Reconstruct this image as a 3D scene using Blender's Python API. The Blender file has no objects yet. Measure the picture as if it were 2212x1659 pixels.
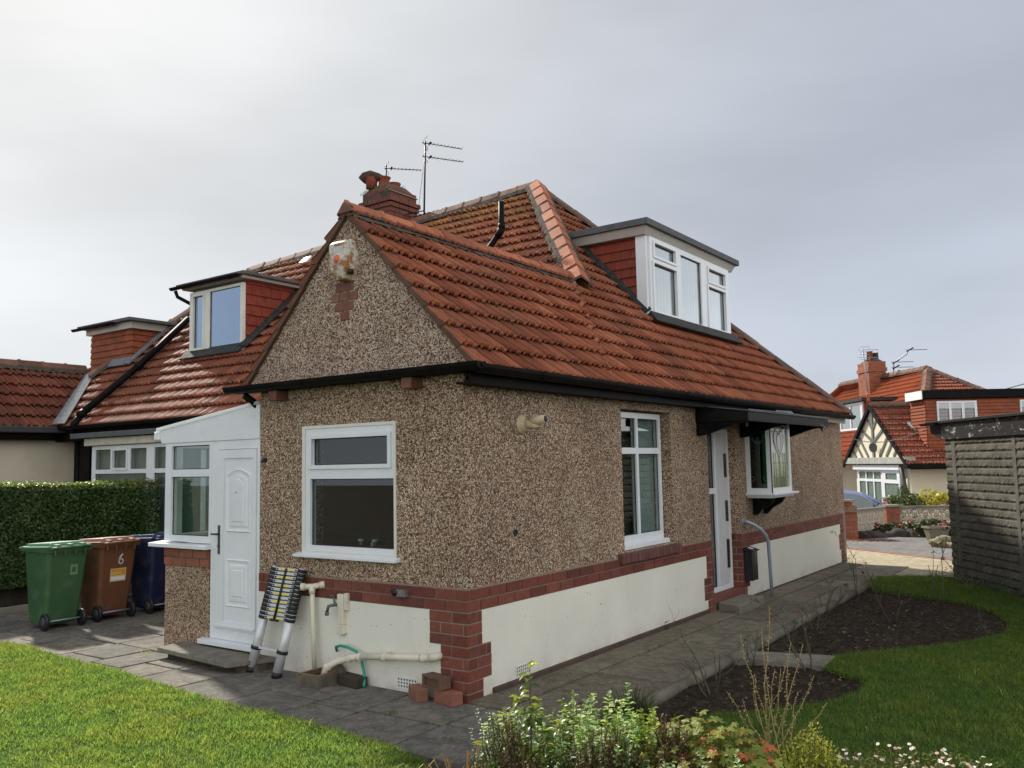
import bpy, bmesh, math, random
import numpy as np
from mathutils import Vector, Matrix
from mathutils.geometry import tessellate_polygon
random.seed(7); rng=np.random.default_rng(7)
SC=bpy.context.scene; COL=SC.collection
# ---------------- camera ----------------
cam=bpy.data.cameras.new('camera'); cam.sensor_width=36; cam.lens=36*1879.89/2212; cam.clip_end=500
co=bpy.data.objects.new('camera',cam); COL.objects.link(co)
yaw,pit,rol=.621466,.092196,-.019518
cy,sy=math.cos(yaw),math.sin(yaw)
_f=Vector((-sy*math.cos(pit),cy*math.cos(pit),math.sin(pit))); _r=Vector((cy,sy,0)); _u=_r.cross(_f)
_r2=_r*math.cos(rol)+_u*math.sin(rol); _u2=-_r*math.sin(rol)+_u*math.cos(rol)
m=Matrix((( _r2.x,_u2.x,-_f.x),(_r2.y,_u2.y,-_f.y),(_r2.z,_u2.z,-_f.z))).to_4x4()
m.translation=Vector((4.31718,-5.37169,1.84050)); co.matrix_world=m; SC.camera=co
# ---------------- world, sun, exposure ----------------
SUN_E=math.radians(37.5); sdir=Vector((-.938*math.cos(SUN_E),.345*math.cos(SUN_E),math.sin(SUN_E))).normalized()
SC.view_settings.view_transform='Standard'; SC.view_settings.look='None'; SC.view_settings.exposure=0.45; SC.view_settings.gamma=1
w=bpy.data.worlds.new('World'); SC.world=w; w.use_nodes=True
nt=w.node_tree; N=nt.nodes; L=nt.links; N.clear()
def wn(t,**k):
    n=N.new(t)
    for a,b in k.items(): setattr(n,a,b)
    return n
out=wn('ShaderNodeOutputWorld'); bg1=wn('ShaderNodeBackground'); bg2=wn('ShaderNodeBackground'); mx=wn('ShaderNodeMixShader')
sky=wn('ShaderNodeTexSky',sky_type='NISHITA'); sky.sun_disc=False; sky.sun_elevation=SUN_E
sky.sun_rotation=math.atan2(sdir.x,sdir.y)
L.new(sky.outputs[0],bg1.inputs[0]); bg1.inputs[1].default_value=.10
tc=wn('ShaderNodeTexCoord')
def vmath(op,a,b=None):
    n=wn('ShaderNodeVectorMath',operation=op)
    for i,v in enumerate((a,b)):
        if v is None: continue
        if isinstance(v,(tuple,Vector)): n.inputs[i].default_value=tuple(v)
        else: L.new(v,n.inputs[i])
    return n
def wmath(op,a,b):
    n=wn('ShaderNodeMath',operation=op)
    for i,v in enumerate((a,b)):
        if isinstance(v,(int,float)): n.inputs[i].default_value=v
        else: L.new(v,n.inputs[i])
    return n.outputs[0]
nrm=vmath('NORMALIZE',tc.outputs['Generated'])
dt=vmath('DOT_PRODUCT',nrm.outputs[0],sdir).outputs['Value']
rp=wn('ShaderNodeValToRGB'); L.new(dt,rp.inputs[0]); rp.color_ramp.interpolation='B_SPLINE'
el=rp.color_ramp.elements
# dot with the sun direction: thin cloud, brighter towards the hidden sun
el[0].position=0; el[0].color=(1.14,1.17,1.22,1); el[1].position=1; el[1].color=(.68,.68,.67,1)  # brightness added to the sky away from the sun, to lift the shaded walls
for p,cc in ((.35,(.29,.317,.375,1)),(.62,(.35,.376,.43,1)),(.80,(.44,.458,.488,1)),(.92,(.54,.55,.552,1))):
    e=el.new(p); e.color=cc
# soft streaky cloud texture
mp=wn('ShaderNodeMapping'); mp.inputs['Scale'].default_value=(1,1,3.2); L.new(nrm.outputs[0],mp.inputs[0])
ns=wn('ShaderNodeTexNoise'); ns.inputs['Scale'].default_value=2.1; ns.inputs['Detail'].default_value=5; ns.inputs['Roughness'].default_value=.45; L.new(mp.outputs[0],ns.inputs[0])
cr=wn('ShaderNodeMapRange'); L.new(ns.outputs[0],cr.inputs[0])
for i,v in enumerate((.3,.7,.86,1.14)): cr.inputs[i+1].default_value=v
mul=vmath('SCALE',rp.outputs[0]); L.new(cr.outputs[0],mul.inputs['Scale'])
# horizon slightly brighter
sep=wn('ShaderNodeSeparateXYZ'); L.new(nrm.outputs[0],sep.inputs[0])
hr=wn('ShaderNodeMapRange'); L.new(sep.outputs[2],hr.inputs[0])
for i,v in enumerate((-.02,.42,1.22,1.0)): hr.inputs[i+1].default_value=v
hr.interpolation_type='SMOOTHSTEP'
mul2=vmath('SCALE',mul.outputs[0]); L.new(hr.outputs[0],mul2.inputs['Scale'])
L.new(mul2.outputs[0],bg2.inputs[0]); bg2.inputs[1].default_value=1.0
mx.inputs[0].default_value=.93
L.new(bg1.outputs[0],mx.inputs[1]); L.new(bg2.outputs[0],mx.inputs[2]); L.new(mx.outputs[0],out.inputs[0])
sl=bpy.data.lights.new('sun','SUN'); sl.energy=4.6; sl.angle=math.radians(3.0); sl.color=(1,.93,.82)
so=bpy.data.objects.new('sun',sl); COL.objects.link(so); so.rotation_euler=sdir.to_track_quat('Z','Y').to_euler()

# ---------------- helpers ----------------
class MB:
    """collects shapes that become one mesh; every face has a random number 'rnd'"""
    def __init__(s): s.v=[]; s.f=[]; s.r=[]; s.sm=[]
    def add(s,vs,fs,r=None,smooth=False):
        o=len(s.v); s.v+= [tuple(p) for p in vs]
        if r is None: r=random.random()
        for f in fs: s.f.append(tuple(i+o for i in f)); s.r.append(r); s.sm.append(smooth)
        return s
    def box(s,x0,x1,y0,y1,z0,z1,r=None):
        v=[(x,y,z) for z in (z0,z1) for x,y in ((x0,y0),(x1,y0),(x1,y1),(x0,y1))]
        return s.add(v,[(3,2,1,0),(4,5,6,7),(0,1,5,4),(1,2,6,5),(2,3,7,6),(3,0,4,7)],r)
    def hexa(s,b,t,r=None): # bottom 4 pts ccw, top 4
        return s.add(list(b)+list(t),[(3,2,1,0),(4,5,6,7),(0,1,5,4),(1,2,6,5),(2,3,7,6),(3,0,4,7)],r)
    def fbox(s,F,u0,u1,z0,z1,n0,n1,r=None): # in a wall frame
        b=[F(u0,z0,n0),F(u1,z0,n0),F(u1,z0,n1),F(u0,z0,n1)]; t=[F(u0,z1,n0),F(u1,z1,n0),F(u1,z1,n1),F(u0,z1,n1)]
        return s.hexa(b,t,r)
    def prism(s,pts,d,r=None): # planar polygon extruded by vector d
        n=len(pts); d=Vector(d); a=[Vector(p) for p in pts]; b=[p+d for p in a]
        tri=tessellate_polygon([a])
        fs=[tuple(t) for t in tri]+[tuple(i+n for i in reversed(t)) for t in tri]+[(i,(i+1)%n,(i+1)%n+n,i+n) for i in range(n)]
        return s.add(a+b,fs,r)
    def tube(s,pts,rad,n=8,caps=True,r=None,flat=1.0):
        P=[Vector(p) for p in pts]; k=len(P)
        R=rad if isinstance(rad,(list,tuple)) else [rad]*k
        vs=[];prev=None
        for i,p in enumerate(P):
            t=(P[min(i+1,k-1)]-P[max(i-1,0)]); 
            if t.length<1e-9: t=Vector((0,0,1))
            t.normalize()
            if prev is None:
                a=t.orthogonal().normalized()
            else:
                a=prev-t*prev.dot(t); a=a.normalized() if a.length>1e-6 else t.orthogonal().normalized()
            prev=a; b=t.cross(a)
            for j in range(n):
                q=2*math.pi*j/n; vs.append(p+(a*math.cos(q)+b*math.sin(q)*flat)*R[i])
        fs=[(i*n+j,i*n+(j+1)%n,(i+1)*n+(j+1)%n,(i+1)*n+j) for i in range(k-1) for j in range(n)]
        if caps: fs+=[tuple(reversed(range(n))),tuple(range((k-1)*n,k*n))]
        return s.add(vs,fs,r,True)
    def lathe(s,c,prof,n=20,axis=(0,0,1),r=None): # prof: (radius, height)
        c=Vector(c); ax=Vector(axis).normalized(); a=ax.orthogonal().normalized(); b=ax.cross(a); vs=[]
        for (rr,h) in prof:
            for j in range(n):
                q=2*math.pi*j/n; vs.append(c+ax*h+(a*math.cos(q)+b*math.sin(q))*rr)
        k=len(prof); fs=[(i*n+j,i*n+(j+1)%n,(i+1)*n+(j+1)%n,(i+1)*n+j) for i in range(k-1) for j in range(n)]
        fs+=[tuple(reversed(range(n))),tuple(range((k-1)*n,k*n))]
        return s.add(vs,fs,r,True)
    def blob(s,c,sz,sub=2,amp=.15,seed=0,r=None,rot=0):
        bm=bmesh.new(); bmesh.ops.create_icosphere(bm,subdivisions=sub,radius=1); rs=random.Random(seed)
        ph=[rs.uniform(0,6.28) for _ in range(6)]; cc,ss=math.cos(rot),math.sin(rot)
        for v in bm.verts:
            p=v.co; k=1+amp*(math.sin(3*p.x+ph[0])*math.sin(4*p.y+ph[1])+.6*math.sin(7*p.z+ph[2]+3*p.x)+.4*math.sin(11*p.y+ph[3]))
            x,y=p.x*k*sz[0],p.y*k*sz[1]
            v.co=Vector((c[0]+x*cc-y*ss,c[1]+x*ss+y*cc,c[2]+p.z*k*sz[2]))
        s.add([v.co[:] for v in bm.verts],[[v.index for v in f.verts] for f in bm.faces],r,True); bm.free(); return s
def mesh_from(mb,name):
    me=bpy.data.meshes.new(name)
    if isinstance(mb,MB):
        me.from_pydata(mb.v,[],mb.f); r=mb.r; sm=mb.sm
        a=me.attributes.new('rnd','FLOAT','FACE')
        if len(r)==len(me.polygons): a.data.foreach_set('value',r); me.polygons.foreach_set('use_smooth',sm)
        me.update()
        bm=bmesh.new(); bm.from_mesh(me); bmesh.ops.recalc_face_normals(bm,faces=bm.faces); bm.to_mesh(me); bm.free()
    return me
def link(name,me,mat,parent=None,local=False):
    o=bpy.data.objects.new(name,me); COL.objects.link(o)
    if mat: me.materials.append(mat)
    if parent:
        o.parent=parent
        if not local: o.matrix_parent_inverse=Matrix.LocRotScale(parent.location,parent.rotation_euler,None).inverted()
    return o
def obj(name,mb,mat,parent=None,local=False,bev=0):
    o=link(name,mesh_from(mb,name),mat,parent,local)
    if bev:
        md=o.modifiers.new('bevel','BEVEL'); md.width=bev; md.segments=2; md.limit_method='ANGLE'; md.angle_limit=math.radians(40)
    return o
def tag(o,label,cat,group=None,kind=None):
    if label: o['label']=label
    if cat: o['category']=cat
    if group: o['group']=group
    if kind: o['kind']=kind
    return o
def thing(name,label,cat,loc=(0,0,0),rz=0,group=None):
    o=bpy.data.objects.new(name,None); COL.objects.link(o); o.location=loc; o.rotation_euler=(0,0,rz); o.empty_display_size=.2
    return tag(o,label,cat,group)
def struct(o): o['kind']='structure'; return o
def npmesh(name,V,F,rnd,mat,parent=None,local=False):
    """fast mesh of equal-sized faces from numpy arrays"""
    k=F.shape[1]; me=bpy.data.meshes.new(name); me.vertices.add(len(V)); me.vertices.foreach_set('co',V.astype(np.float32).ravel())
    me.loops.add(F.size); me.loops.foreach_set('vertex_index',F.astype(np.int32).ravel())
    me.polygons.add(len(F)); me.polygons.foreach_set('loop_start',np.arange(0,F.size,k,dtype=np.int32))
    me.update(calc_edges=True); a=me.attributes.new('rnd','FLOAT','FACE'); a.data.foreach_set('value',rnd.astype(np.float32))
    me.validate(); return link(name,me,mat,parent,local)
# ---------------- materials ----------------
def lerp(a,b,t): return tuple(a[i]+(b[i]-a[i])*t for i in range(3))
class Mat:
    def __init__(s,name,rough=.7,spec=.4):
        s.m=bpy.data.materials.new(name); s.m.use_nodes=True; s.t=s.m.node_tree; s.p=s.t.nodes['Principled BSDF']
        s.p.inputs['Roughness'].default_value=rough; s.p.inputs['Specular IOR Level'].default_value=spec
        s.out=s.t.nodes['Material Output']
        s.tc=s.n('ShaderNodeTexCoord')
    def n(s,t,**k):
        n=s.t.nodes.new(t)
        for a,b in k.items(): setattr(n,a,b)
        return n
    def l(s,a,b): s.t.links.new(a,b)
    def noise(s,scale,detail=3,rough=.5,vec=None,sc=None):
        n=s.n('ShaderNodeTexNoise'); n.inputs['Scale'].default_value=scale; n.inputs['Detail'].default_value=detail; n.inputs['Roughness'].default_value=rough
        v=vec or s.tc.outputs['Object']
        if sc: 
            mp=s.n('ShaderNodeMapping'); mp.inputs['Scale'].default_value=sc; s.l(v,mp.inputs[0]); v=mp.outputs[0]
        s.l(v,n.inputs[0]); return n.outputs[0]
    def ramp(s,fac,stops,interp='LINEAR'):
        r=s.n('ShaderNodeValToRGB'); r.color_ramp.interpolation=interp; e=r.color_ramp.elements
        e[0].position=stops[0][0]; e[0].color=(*stops[0][1],1); e[1].position=stops[-1][0]; e[1].color=(*stops[-1][1],1)
        for p,c in stops[1:-1]: q=e.new(p); q.color=(*c,1)
        s.l(fac,r.inputs[0]); return r.outputs[0]
    def mix(s,fac,a,b,mode='MIX'):
        m=s.n('ShaderNodeMix',data_type='RGBA',blend_type=mode)
        for i,v in ((0,fac),(6,a),(7,b)):
            if isinstance(v,(int,float)): m.inputs[i].default_value=v
            elif isinstance(v,tuple): m.inputs[i].default_value=(*v,1)
            else: s.l(v,m.inputs[i])
        return m.outputs[2]
    def rng(s,v,a,b,c,d,smooth=False):
        m=s.n('ShaderNodeMapRange'); s.l(v,m.inputs[0])
        if smooth: m.interpolation_type='SMOOTHSTEP'
        for i,x in enumerate((a,b,c,d)): m.inputs[i+1].default_value=x
        return m.outputs[0]
    def math(s,op,a,b=0.0):
        m=s.n('ShaderNodeMath',operation=op)
        for i,v in enumerate((a,b)):
            if isinstance(v,(int,float)): m.inputs[i].default_value=v
            else: s.l(v,m.inputs[i])
        return m.outputs[0]
    def attr(s,nm='rnd'): a=s.n('ShaderNodeAttribute'); a.attribute_name=nm; return a.outputs['Fac']
    def base(s,c):
        if isinstance(c,tuple): s.p.inputs['Base Color'].default_value=(*c,1)
        else: s.l(c,s.p.inputs['Base Color'])
        return s
    def bump(s,h,st=.5,dist=.01):
        b=s.n('ShaderNodeBump'); b.inputs['Strength'].default_value=st; b.inputs['Distance'].default_value=dist; s.l(h,b.inputs['Height']); s.l(b.outputs[0],s.p.inputs['Normal']); return s
def plain(name,c,rough=.5,spec=.4,var=.12,scale=6,dirt=None,dscale=3,damt=.5,bumps=0,bscale=60,rnd=0,metal=0):
    m=Mat(name,rough,spec); m.p.inputs['Metallic'].default_value=metal
    k=m.rng(m.noise(scale,4),.3,.7,1-var,1+var)
    c1=m.mix(1.0,c,k,'MULTIPLY')
    if rnd: c1=m.mix(1.0,c1,m.rng(m.attr(),0,1,1-rnd,1+rnd),'MULTIPLY')
    if dirt: c1=m.mix(m.rng(m.noise(dscale,6,.65),.52,.72,0,damt),c1,dirt)
    m.base(c1)
    if bumps: m.bump(m.noise(bscale,3),bumps,.01)
    return m.m
def pebbledash(name,tone=(1,1,1)):
    m=Mat(name,.9,.2)
    ns=m.noise(55,2); off=m.n('ShaderNodeVectorMath',operation='SCALE'); m.l(m.n('ShaderNodeTexNoise').outputs[1],off.inputs[0]) 
    vo=m.n('ShaderNodeTexVoronoi'); vo.inputs['Scale'].default_value=90; m.l(m.tc.outputs['Object'],vo.inputs[0])
    ve=m.n('ShaderNodeTexVoronoi',feature='DISTANCE_TO_EDGE'); ve.inputs['Scale'].default_value=90; m.l(m.tc.outputs['Object'],ve.inputs[0])
    sepc=m.n('ShaderNodeSeparateColor'); m.l(vo.outputs['Color'],sepc.inputs[0])
    pc=m.ramp(sepc.outputs[0],[(0,(.09,.055,.045)),(.09,(.17,.09,.065)),(.18,(.36,.19,.135)),(.31,(.47,.32,.235)),(.46,(.64,.51,.40)),(.68,(.74,.62,.51)),(.84,(.82,.74,.66)),(1,(.92,.89,.86))],'CONSTANT')
    edge=m.rng(ve.outputs[0],.02,.16,0,1)
    c=m.mix(edge,(.135,.08,.062),pc)
    st=m.rng(m.noise(1.0,5,.6,sc=(7,7,.55)),.54,.74,0,.22); c=m.mix(st,c,(.15,.12,.10)); al=m.rng(m.noise(.9,6,.65,sc=(1,1,.7)),.58,.70,0,.16); c=m.mix(al,c,(.30,.28,.18))
    big=m.rng(m.noise(1.3,6,.6),.3,.7,.80,1.14); c=m.mix(1,c,big,'MULTIPLY')
    big2=m.rng(m.noise(.8,4,.5,sc=(1,1,.5)),.45,.7,0,.35); c=m.mix(big2,c,(.40,.38,.36),'SOFT_LIGHT')
    # grime band that rises from the ground
    c=m.mix(1,c,lerp((0,0,0),(1.17,1.125,.99),1) if tone==(1,1,1) else (1.1,1.1,1.04),'MULTIPLY'); m.base(c); m.bump(m.math('ADD',edge,m.math('MULTIPLY',ns,.6)),.9,.008); return m.m
def tilemat(name,cols,moss=.0,lich=.0,rough=.72,mz=0):
    m=Mat(name,rough,.18 if rough<.6 else .10); c=m.ramp(m.attr(),[(i/(len(cols)-1),q) for i,q in enumerate(cols)])
    c=m.mix(1,c,m.rng(m.noise(9,5,.6),.3,.7,.78,1.15),'MULTIPLY')
    c=m.mix(m.rng(m.noise(1.1,5,.6),.46,.68,0,.55),c,lerp(cols[0],(.11,.07,.05),.6))
    c=m.mix(m.rng(m.noise(40,3,.6),.56,.68,0,.35),c,(.10,.07,.05))
    if lich:
        sp=m.n('ShaderNodeSeparateXYZ'); m.l(m.tc.outputs['Object'],sp.inputs[0])
        hz=m.rng(sp.outputs[2],mz,mz+1.0,0,1)
        n=m.rng(m.noise(5,6,.7),.42,.66,0,1); c=m.mix(m.math('MULTIPLY',m.math('MULTIPLY',n,hz),lich),c,(.42,.25,.06))
        n2=m.rng(m.noise(2.2,6,.7),.5,.7,0,1); c=m.mix(m.math('MULTIPLY',n2,lich*.45),c,(.20,.13,.05))
    if moss: c=m.mix(m.rng(m.noise(3,6,.7),.5,.68,0,moss),c,(.06,.055,.025))
    m.base(c); m.bump(m.noise(120,3),.25,.004); return m.m
def leafmat(name,c1,c2,c3=None,trans=.5,rough=.45,spec=.35):
    m=Mat(name,rough,spec); st=[(0,c1),(1,c2)] if c3 is None else [(0,c1),(.5,c2),(1,c3)]
    c=m.ramp(m.attr(),st); c=m.mix(1,c,m.rng(m.noise(3,3),.3,.7,.75,1.2),'MULTIPLY'); m.base(c)
    tr=m.n('ShaderNodeBsdfTranslucent'); m.l(m.mix(1,c,(1.5,1.6,.7),'MULTIPLY'),tr.inputs[0])
    ms=m.n('ShaderNodeMixShader'); ms.inputs[0].default_value=trans; m.l(m.p.outputs[0],ms.inputs[1]); m.l(tr.outputs[0],ms.inputs[2]); m.l(ms.outputs[0],m.out.inputs[0]); return m.m
def glassmat(name,tint=(.55,.62,.6),refl=1.0,rough=.0,gtint=(1,1,1)):
    m=Mat(name); t=m.t; tr=m.n('ShaderNodeBsdfTransparent'); tr.inputs[0].default_value=(*tint,1); gl=m.n('ShaderNodeBsdfGlossy'); gl.inputs['Roughness'].default_value=rough
    fr=m.n('ShaderNodeFresnel'); ge=m.n('ShaderNodeNewGeometry'); m.l(m.rng(ge.outputs['Backfacing'],0,1,1.5,1/1.5),fr.inputs[0]); fx=m.math('MINIMUM',m.math('MULTIPLY',fr.outputs[0],2.0*refl),1.0)
    gl.inputs[0].default_value=(*gtint,1); ms=m.n('ShaderNodeMixShader'); m.l(fx,ms.inputs[0]); m.l(tr.outputs[0],ms.inputs[1]); m.l(gl.outputs[0],ms.inputs[2]); m.l(ms.outputs[0],m.out.inputs[0]); return m.m
def polymat():
    m=Mat('polycarbonate',.4,.4); m.base((.72,.75,.76)); t=m.n('ShaderNodeBsdfTranslucent'); t.inputs[0].default_value=(.75,.78,.78,1); ms=m.n('ShaderNodeMixShader'); ms.inputs[0].default_value=.6
    m.l(m.p.outputs[0],ms.inputs[1]); m.l(t.outputs[0],ms.inputs[2]); m.l(ms.outputs[0],m.out.inputs[0]); return m.m
M={}
M['pebble']=pebbledash('pebbledash'); M['pebble_grey']=pebbledash('weathered_pebbledash',(.86,.89,.92))
RB=[(.105,.034,.028),(.155,.046,.031),(.185,.056,.036),(.13,.038,.028),(.17,.055,.036),(.20,.065,.042),(.12,.042,.037)]
def brickmat(name,cols,dirt=.3):
    m=Mat(name,.75,.3); c=m.ramp(m.attr(),[(i/(len(cols)-1),q) for i,q in enumerate(cols)])
    c=m.mix(1,c,m.rng(m.noise(25,5,.6),.3,.7,.8,1.2),'MULTIPLY'); c=m.mix(m.rng(m.noise(3,6,.7),.5,.7,0,dirt),c,(.07,.04,.03)); m.base(c); m.bump(m.noise(150,3),.3,.004); return m.m
M['brick']=brickmat('red_brick',RB); M['brick_warm']=brickmat('warm_brick',[(.25,.08,.045),(.33,.12,.065),(.29,.10,.05)])
M['brick_old']=brickmat('old_brick',[(.17,.07,.045),(.26,.12,.08)],.6); M['brick_dark']=brickmat('mossy_brick',[(.035,.028,.02),(.06,.045,.032)],.3)
M['brick_mid']=brickmat('porch_brick',[(.19,.07,.045),(.26,.10,.065),(.22,.08,.05)]); M['mortar']=plain('mortar',(.25,.19,.155),.9,.2); M['mortar_grey']=plain('ridge_mortar',(.085,.072,.060),.95,.1,.3,12,(.03,.027,.022),8,.7,.6,60)
M['tile']=tilemat('roof_tile',[(.20,.064,.036),(.30,.098,.052),(.355,.122,.066),(.26,.084,.046),(.39,.148,.080)])
M['tile_main']=tilemat('roof_tile_lichen',[(.20,.064,.036),(.30,.098,.052),(.355,.122,.066),(.26,.084,.046),(.39,.148,.080)],.2,.75,.55,5.1)
M['tile_glaze']=tilemat('roof_tile_glossy',[(.17,.052,.032),(.25,.08,.044),(.29,.10,.055),(.22,.068,.038)],.25,.5,.50,5.0)
M['ridge_new']=tilemat('new_ridge_tile',[(.34,.115,.062),(.46,.165,.09),(.40,.14,.075),(.26,.085,.05)])
M['ridge_old']=tilemat('old_ridge_tile',[(.13,.07,.05),(.20,.10,.07),(.24,.12,.085)],.5)
M['hung']=tilemat('hung_tile',[(.20,.045,.03),(.255,.058,.036),(.225,.05,.032)])
M['hung_orange']=tilemat('hung_tile_orange',[(.24,.07,.035),(.30,.09,.045)])
M['tile_far']=tilemat('far_roof_tile',[(.38,.105,.05),(.46,.135,.062),(.42,.12,.055)])
M['tile_far2']=tilemat('far_wing_tile',[(.22,.065,.042),(.28,.085,.05)])
M['upvc']=plain('white_upvc',(.72,.75,.78),.28,.5,.04,3,(.46,.45,.38),6,.28)
M['upvc_cream']=plain('old_white_frame',(.68,.68,.62),.4,.4,.05,4,(.45,.42,.34),6,.3)
M['wpaint']=plain('dirty_white_paint',(.46,.44,.41),.55,.3,.08,5,(.25,.22,.19),5,.6)
M['render']=plain('cream_render',(.70,.685,.60),.7,.25,.05,2,(.48,.45,.36),1.3,.35,.12,70)
def rendermat():
    m=Mat('cream_render_stained',.75,.2); c=m.mix(1,(.72,.705,.62),m.rng(m.noise(2,4),.3,.7,.95,1.05),'MULTIPLY'); sp=m.n('ShaderNodeSeparateXYZ'); m.l(m.tc.outputs['Object'],sp.inputs[0])
    low=m.rng(sp.outputs[2],.02,.22,1,0); n1=m.rng(m.noise(6,8,.75),.40,.62,0,1); c=m.mix(m.math('MULTIPLY',m.math('MULTIPLY',low,n1),.38),c,(.24,.22,.16))
    c=m.mix(m.rng(m.noise(1.5,6,.65,sc=(3,3,.6)),.60,.80,0,.16),c,(.38,.36,.27)); c=m.mix(m.rng(m.noise(38,2,.5),.70,.74,0,.7),c,(.20,.17,.13))
    cr=m.n('ShaderNodeTexVoronoi',feature='DISTANCE_TO_EDGE'); cr.inputs['Scale'].default_value=1.1; w_=m.n('ShaderNodeVectorMath',operation='ADD'); nz=m.n('ShaderNodeTexNoise'); nz.inputs['Scale'].default_value=5; m.l(m.tc.outputs['Object'],nz.inputs[0]); m.l(m.tc.outputs['Object'],w_.inputs[0]); m.l(nz.outputs[1],w_.inputs[1]); m.l(w_.outputs[0],cr.inputs[0])
    m.base(c); m.bump(m.noise(50,5,.6),.25,.006); return m.m
M['render']=rendermat()
M['creamwall']=plain('neighbour_cream_render',(.62,.56,.44),.75,.25,.05,2,(.40,.35,.26),1.7,.45,.1,60)
M['farcream']=plain('far_cream_render',(.70,.63,.49),.75,.2,.04,2,(.6,.5,.36),1,.3)
M['black']=plain('black_gutter_plastic',(.0065,.0056,.0056),.55,.09,.2,4,(.02,.017,.015),3,.5)
M['blackwood']=plain('black_painted_wood',(.005,.005,.006),.6,.08,.25,7,(.07,.06,.05),9,.35,.4,30)
M['grey_felt']=plain('grey_roof_felt',(.10,.105,.11),.8,.3,.15,8,(.05,.05,.045),5,.5,.3,60)
M['lead']=plain('lead_flashing',(.17,.18,.195),.85,.1,.2,10,(.09,.09,.085),9,.6,.5,20)
M['flash_dark']=plain('dark_flashing',(.028,.030,.028),.7,.25,.3,20,(.09,.10,.08),14,.6,.8,25)
M['concrete']=plain('weathered_concrete',(.22,.20,.165),.9,.2,.2,6,(.07,.065,.05),3,.75,.5,45,rnd=.14)
M['step']=plain('step_concrete',(.20,.185,.15),.9,.2,.2,9,(.07,.062,.05),5,.7,.5,60,rnd=.1)
M['metal']=plain('brushed_aluminium',(.62,.63,.65),.42,.5,.05,30,metal=.35)
M['steel']=plain('galvanised_steel',(.30,.34,.40),.5,.5,.08,30,metal=.35)
M['blackrub']=plain('black_rubber',(.014,.014,.016),.5,.4,.1)
M['cream_plastic']=plain('cream_plastic',(.66,.62,.50),.45,.4,.05,5,(.45,.40,.30),6,.5)
M['beige_plastic']=plain('beige_flue_plastic',(.55,.46,.29),.5,.4,.06,9,(.30,.22,.12),12,.4)
M['white']=plain('white_paint',(.78,.78,.78),.5,.4,.03)
M['glass']=glassmat('window_glass',(.72,.78,.76),.6); M['glass_dark']=glassmat('dark_window_glass',(.35,.40,.38),.8); M['glass_clear']=glassmat('porch_glass',(.78,.86,.83),.9)
M['glass_mirror']=glassmat('reflective_window_glass',(.35,.45,.55),4.2,.0,(.66,.80,.98))
M['net2']=plain('grey_net_curtain',(.42,.47,.49),.9,.1,.05,14); M['net3']=plain('dim_net_curtain',(.40,.44,.42),.9,.1,.06,8); M['glass_pale']=glassmat('pale_window_glass',(.62,.70,.72),1.25); M['net']=plain('net_curtain',(.55,.58,.60),.9,.1,.05,14); M['blind']=plain('window_blind',(.50,.58,.53),.9,.1,.08,6)
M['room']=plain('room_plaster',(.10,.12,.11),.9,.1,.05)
# fixed-pattern materials
def soilmat():
    m=Mat('garden_soil',.95,.15); c=m.ramp(m.noise(14,8,.75),[(.3,(.018,.013,.009)),(.5,(.052,.038,.027)),(.64,(.11,.085,.06)),(.78,(.20,.165,.12))])
    m.base(c); m.bump(m.noise(30,8,.8),1,.05); return m.m
M['soil']=soilmat()
def turf():
    m=Mat('turf',.95,.1); c=m.ramp(m.noise(2.5,8,.7),[(.3,(.035,.06,.012)),(.6,(.055,.09,.02)),(.8,(.10,.11,.035))]); m.base(c); return m.m
M['turf']=turf()
def grassm(name,a,b,c3,tr=.45):
    m=Mat(name,.5,.25); c=m.ramp(m.attr(),[(0,a),(.6,b),(.93,c3),(1,(.15,.15,.07))])
    c=m.mix(m.rng(m.noise(1.7,4,.6),.42,.66,0,.45),c,(.065,.085,.028)); m.base(c)
    t=m.n('ShaderNodeBsdfTranslucent'); m.l(m.mix(1,c,(6.3,5.0,2.7),'MULTIPLY'),t.inputs[0]); ms=m.n('ShaderNodeMixShader'); ms.inputs[0].default_value=tr
    m.l(m.p.outputs[0],ms.inputs[1]); m.l(t.outputs[0],ms.inputs[2]); m.l(ms.outputs[0],m.out.inputs[0]); return m.m
M['grass']=grassm('grass_blades',(.022,.054,.018),(.040,.082,.027),(.070,.105,.036),.66)
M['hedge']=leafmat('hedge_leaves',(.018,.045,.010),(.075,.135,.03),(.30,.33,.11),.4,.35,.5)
M['bark']=plain('bark',(.06,.045,.035),.9,.2,.3,20); M['rosewood']=plain('rose_stem',(.085,.075,.05),.7,.3,.35,9)
def terrain(x,y): return max(-.97,-max(0,y-15.5)*.085)

# ---------------- ground, paths, lawns, beds ----------------
def grid_sheet(name,x0,x1,y0,y1,nx,ny,zf,mat):
    xs=np.linspace(x0,x1,nx); ys=np.linspace(y0,y1,ny); X,Y=np.meshgrid(xs,ys); Z=np.vectorize(zf)(X,Y)
    V=np.stack([X,Y,Z],-1).reshape(-1,3); i=np.arange(nx*ny).reshape(ny,nx)
    F=np.stack([i[:-1,:-1],i[:-1,1:],i[1:,1:],i[1:,:-1]],-1).reshape(-1,4); return npmesh(name,V,F,rng.random(len(F)),mat)
struct(grid_sheet('ground',-150,150,-60,240,61,121,lambda x,y:terrain(x,y)-.05,plain('earth',(.09,.075,.055),.95,.1,.3,1)))
def poly_sheet(name,pts,z,mat,thick=.03):
    mb=MB(); mb.prism([(p[0],p[1],z-thick) for p in pts],(0,0,thick)); return struct(obj(name,mb,mat))
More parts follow.
